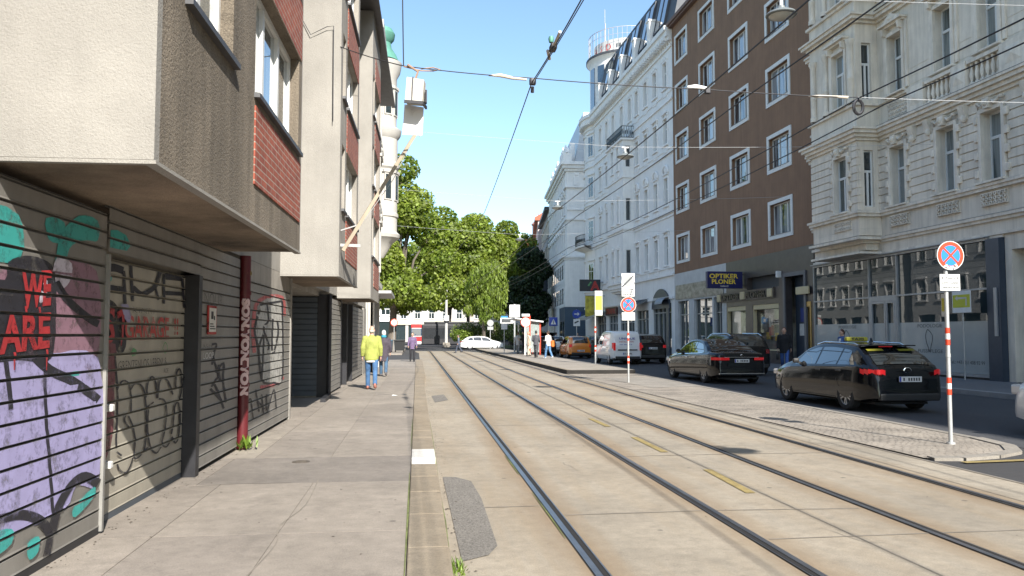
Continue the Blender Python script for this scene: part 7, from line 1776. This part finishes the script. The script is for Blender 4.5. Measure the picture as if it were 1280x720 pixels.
def person(label, loc, rz, h=1.75, top=(.2, .2, .2), legs=(.05, .08, .16), hair=(.06, .04, .03), shoes=(.03, .03, .03), bald=False, stride=.3, arm=(.0, .0), coat=0., bend=(0, 0), loose=1., hem=None, vox=.016, longhair=False, extra=None):
    """local +y is the walking direction; stride sets the step, arm = forward swing of each hand, bend = raised forearms"""
    t = thing('person', label, 'person', loc, rz); k = h/1.75
    J = {}
    for s, sw, ar, bd in ((-1, stride, arm[0], bend[0]), (1, -stride, arm[1], bend[1])):
        J[s] = dict(hip=(s*.095, 0, .90), knee=(s*.10, sw*.5+.03, .50+abs(sw)*.02), ankle=(s*.10, sw*.95-(.10 if sw < 0 else -.02), .10+(.07 if sw < -.1 else 0)), toe=(s*.115, sw*.95+.12-(.06 if sw < 0 else -.02), .035+(.01 if sw < 0 else 0)),
                    sho=(s*.185, 0, 1.42), elb=(s*.245, -.03+ar*.4, 1.14), wri=(s*(.25-bd*.10), .04+ar*.9+bd*.2, .90+abs(ar)*.06+bd*.28))
    V = lambda p: Vector(p)
    # body: head, neck, torso core, arms with hands, legs
    b = MB(); b.ball((0, .02, 1.635), (.076, .095, .118), 16, 12); b.ball((0, .045, 1.575), (.055, .065, .05), 12, 8); b.cyl((0, .0, 1.42), (0, .008, 1.58), .056, .05, n=12)
    b.ball((0, .118, 1.615), (.014, .02, .022), 8, 6)
    for s in (-1, 1): b.ball((s*.077, .01, 1.62), (.012, .022, .032), 8, 6)
    loft(b, [(.86, .13, .09, 0, 0), (1.05, .12, .085, 0, 0), (1.3, .14, .09, 0, 0), (1.43, .12, .07, 0, 0), (1.47, .06, .05, 0, 0)])
    for s in (-1, 1):
        j = J[s]; b.tube([j['sho'], j['elb'], j['wri']], [.048, .038, .027], 10); d = (V(j['wri'])-V(j['elb'])).normalized(); w = V(j['wri'])
        fwd = Vector((0, 1, 0)); sd_ = Vector((-s, 0, 0)); pa = w+d*.05; b.ball(tuple(pa), (.022, .042, .045), 10, 8)
        for q in range(4):
            off = fwd*(.030-.019*q); L = (.072, .080, .075, .06)[q]; p0 = pa+off*.9+d*.02; p1 = p0+d*L*.55+sd_*.008; p2 = p1+d*L*.35+sd_*.022; b.tube([tuple(p0), tuple(p1), tuple(p2)], [.0095, .009, .007], 7)
        b.tube([tuple(pa+fwd*.03-d*.02), tuple(pa+fwd*.055+d*.02), tuple(pa+fwd*.058+d*.05+sd_*.01)], [.012, .010, .008], 7)
        b.tube([j['hip'], j['knee'], j['ankle']], [.075, .052, .038], 10); b.tube([j['ankle'], j['toe']], [.036, .026], 8)
    sc = lambda mb: mb.xf(lambda x, y, z: (x*k, y*k, z*k))
    remesh(sc(b), 'body', m_skin, t, .011, 2)
    # top
    c = MB(); lo = .80 if not coat else .80-coat; L = loose; hz = lo
    loft(c, [(hz, .165*L+(.02 if coat else 0), .125*L+(.02 if coat else 0), 0, 0), (hz+.05, .172*L, .13*L, 0, 0), (.95 if hz < .9 else hz+.1, .17*L, .125*L, 0, 0), (1.12, .165*L, .12*L, 0, 0), (1.30, .185*L, .13*L, 0, -.005), (1.41, .165*L, .105, 0, -.01), (1.47, .085, .075, 0, 0), (1.50, .066, .064, 0, 0)])
    for s in (-1, 1): j = J[s]; e = V(j['elb']); w = V(j['wri']); c.tube([(s*.13, 0, 1.42), j['sho'], tuple((V(j['sho'])+e)/2), tuple(e), tuple((e+w)/2), tuple(e+(w-e)*.94)], [.07*L, .072*L, .062*L, .056*L, .05*L, .04*L], 12)
    if hem is None: remesh(sc(c), 'coat' if coat else 'jacket', M('cloth_%.2f_%.2f_%.2f' % tuple(top), top, .85, .22, 9, .9, 13), t, vox, 5)
    else:
        remesh(sc(c), 'sweater', M('cloth_%.2f_%.2f_%.2f' % tuple(top), top, .85, .22, 9, .9, 13), t, vox, 5)
        m = MB(); loft(m, [(.745, .16, .122, 0, 0), (.80, .163, .124, 0, 0), (.84, .15, .115, 0, 0)]); remesh(sc(m), 'shirt_hem', M('shirt_white', hem, .8, .05), t, .02, 2)
    p = MB(); loft(p, [(.80, .15, .115, 0, -.005), (.88, .165, .122, 0, -.005), (.98, .15, .11, 0, 0), (1.04, .14, .1, 0, 0)])
    for s in (-1, 1): j = J[s]; a = V(j['ankle']); kn = V(j['knee']); p.tube([j['hip'], tuple((V(j['hip'])+kn)/2), tuple(kn), tuple((kn+a)/2), tuple(a+Vector((0, 0, -.02)))], [.095, .085, .07, .065, .062], 12)
    remesh(sc(p), 'trousers', M('legs_%.2f_%.2f_%.2f' % tuple(legs), legs, .85, .28, 7, .8, 16), t, vox, 3)
    for s in (-1, 1):
        j = J[s]; a = V(j['ankle']); o_ = V(j['toe']); f = MB(); f.ball(tuple((a*.55+o_*.45)-Vector((0, 0, .02))), (.05, .145, .055), 12, 8); f.ball(tuple(a-Vector((0, .02, .03))), (.042, .06, .06), 10, 8); remesh(sc(f), 'shoe', M('shoe_%.2f_%.2f_%.2f' % tuple(shoes), shoes, .6, .1), t, .012, 2)
    if not bald:
        m = MB(); n_, r_ = 16, (.088, .105, .125); o = len(m.v); m.smooth = True
        m.ball((0, .005, 1.655), r_, 16, 12); m.v = [(x, min(y, .075 if z > 1.68 else .035-(1.68-z)*.6), max(z, 1.57 if not longhair else 1.50)) for x, y, z in m.v]; remesh(sc(m), 'hair', M('hair_%.2f_%.2f_%.2f' % tuple(hair), hair, .7, .25, 20), t, .014, 2)
    else:
        m = MB(); m.ball((0, -.02, 1.60), (.083, .085, .05), 14, 8); remesh(sc(m), 'hair', M('hair_%.2f_%.2f_%.2f' % tuple(hair), hair, .8, .2, 20), t, .014, 2)
    m = MB()
    for s in (-1, 1): m.ball((s*.03*k, .108*k, 1.645*k), .011*k, 8, 6)
    m.build('eyes', m_trim, t)
    if extra: extra(t, k, J)
    return t
P15 = .17
person('bald man in a lime green sweater and jeans walking away on the left pavement', (-1.27, 23.1, .1), R(2), 1.80, (.29, .32, .075), (.05, .12, .25), (.4, .36, .33), (.30, .12, .09), bald=True, stride=.16, arm=(.02, -.04), hem=(.7, .7, .7), loose=1.12)
def scarf(t, k, J):
    m = MB(); m.lathe([(.06, 1.44), (.095, 1.45), (.1, 1.49), (.08, 1.53), (.06, 1.52)], (0, .01, 0), 16); m.build('scarf', M('scarf_teal', (.03, .25, .36), .9, .2, 20), t)
person('grey haired person in a dark padded coat with teal scarf beside the bald man', (-1.22, 30.2, .1), R(0), 1.70, (.055, .045, .06), (.05, .10, .17), (.6, .6, .6), (.1, .1, .11), stride=.2, coat=.22, loose=1.15, extra=scarf)
person('person in a purple jacket and dark trousers at the end of the left pavement', (-.25, 46.5, .1), R(185), 1.66, (.13, .09, .17), (.02, .02, .025), (.04, .03, .03), stride=.04, arm=(.1, .15), coat=.05)
person('person in blue grey clothes crossing the tracks, left of the white estate car', (3.75, 72.5, 0), R(80), 1.62, (.10, .12, .17), (.06, .07, .10), (.05, .04, .03), stride=.25)
person('person dressed in black standing at the shelter, facing the tracks', (8.05, 60.2, P15), R(60), 1.74, (.010, .010, .012), (.012, .012, .014), (.02, .02, .02), stride=.05, coat=.15, arm=(.1, .25), bend=(.6, .9))
person('person in a light grey coat just left of the person in black', (7.75, 61.3, P15), R(-30), 1.66, (.42, .42, .42), (.2, .2, .2), (.15, .10, .06), stride=.06, coat=.12)
person('person in a pale beige coat beside the red post of the shelter', (7.6, 54.3, P15), R(100), 1.66, (.60, .48, .36), (.45, .38, .3), (.35, .25, .15), stride=.05, coat=.25, longhair=True)
person('person in a dark grey suit walking away past the open tailgate', (7.6, 50.9, P15), R(-20), 1.72, (.075, .075, .085), (.05, .05, .055), (.03, .03, .03), stride=.2, bend=(.5, .3))
def bag(t, k, J):
    m = MB(); m.cbox(.10, .30, -.26, -.08, .72, 1.12, .05); m.build('orange_bag', M('bag_orange', (.55, .16, .03), .7, .1), t)
    m = MB(); m.tube([(.2, -.16, 1.1), (.1, -.12, 1.42), (-.05, .1, 1.3)], .015, 6); m.build('bag_strap', m_trim, t)
person('woman in a white top and blue jeans with an orange shoulder bag on the platform', (8.0, 48.5, P15), R(35), 1.70, (.55, .53, .52), (.09, .19, .34), (.05, .03, .02), (.5, .5, .5), stride=.16, bend=(.9, .5), longhair=True, extra=bag)
def hbag(t, k, J):
    w = J[1]['wri']; m = MB(); m.cbox(w[0]-.05, w[0]+.07, w[1]-.14, w[1]+.14, .50, .76, .04); m.tube([(w[0], w[1]-.1, .76), (w[0], w[1], .90), (w[0], w[1]+.1, .76)], .012, 6); m.build('handbag', m_trim, t)
q = right_pt(7.9+.0, 2.9, .12)
person('man in a black jacket and blue jeans walking past the dark optician portal', (15.0, 31.4, .12), R(150), 1.82, (.012, .012, .014), (.045, .10, .30), (.10, .05, .03), stride=.2, coat=.06, loose=1.12, extra=hbag)
person('woman with a blue jacket over a white top walking behind the black taxi', (16.3, 29.2, .12), R(95), 1.72, (.05, .10, .26), (.06, .06, .08), (.07, .03, .02), stride=.2, loose=1.05, longhair=True, extra=lambda t, k, J: loft(MB(), [(.82, .12, .132, 0, .03), (1.1, .1, .13, 0, .03), (1.38, .07, .12, 0, .02)]).build('white_top', m_swhite, t))
for x, y, lab, c in ((12.6, 72, 'dark clad pedestrian before the blue painted shopfront, left of two', (.02, .02, .025)), (15.6, 77, 'dark clad pedestrian under the pale awning near the blue shopfront', (.05, .03, .025))):
    person(lab, (x, y, .12), R(170), 1.7, c, (.03, .03, .04), (.04, .03, .02), vox=.03, stride=.15)
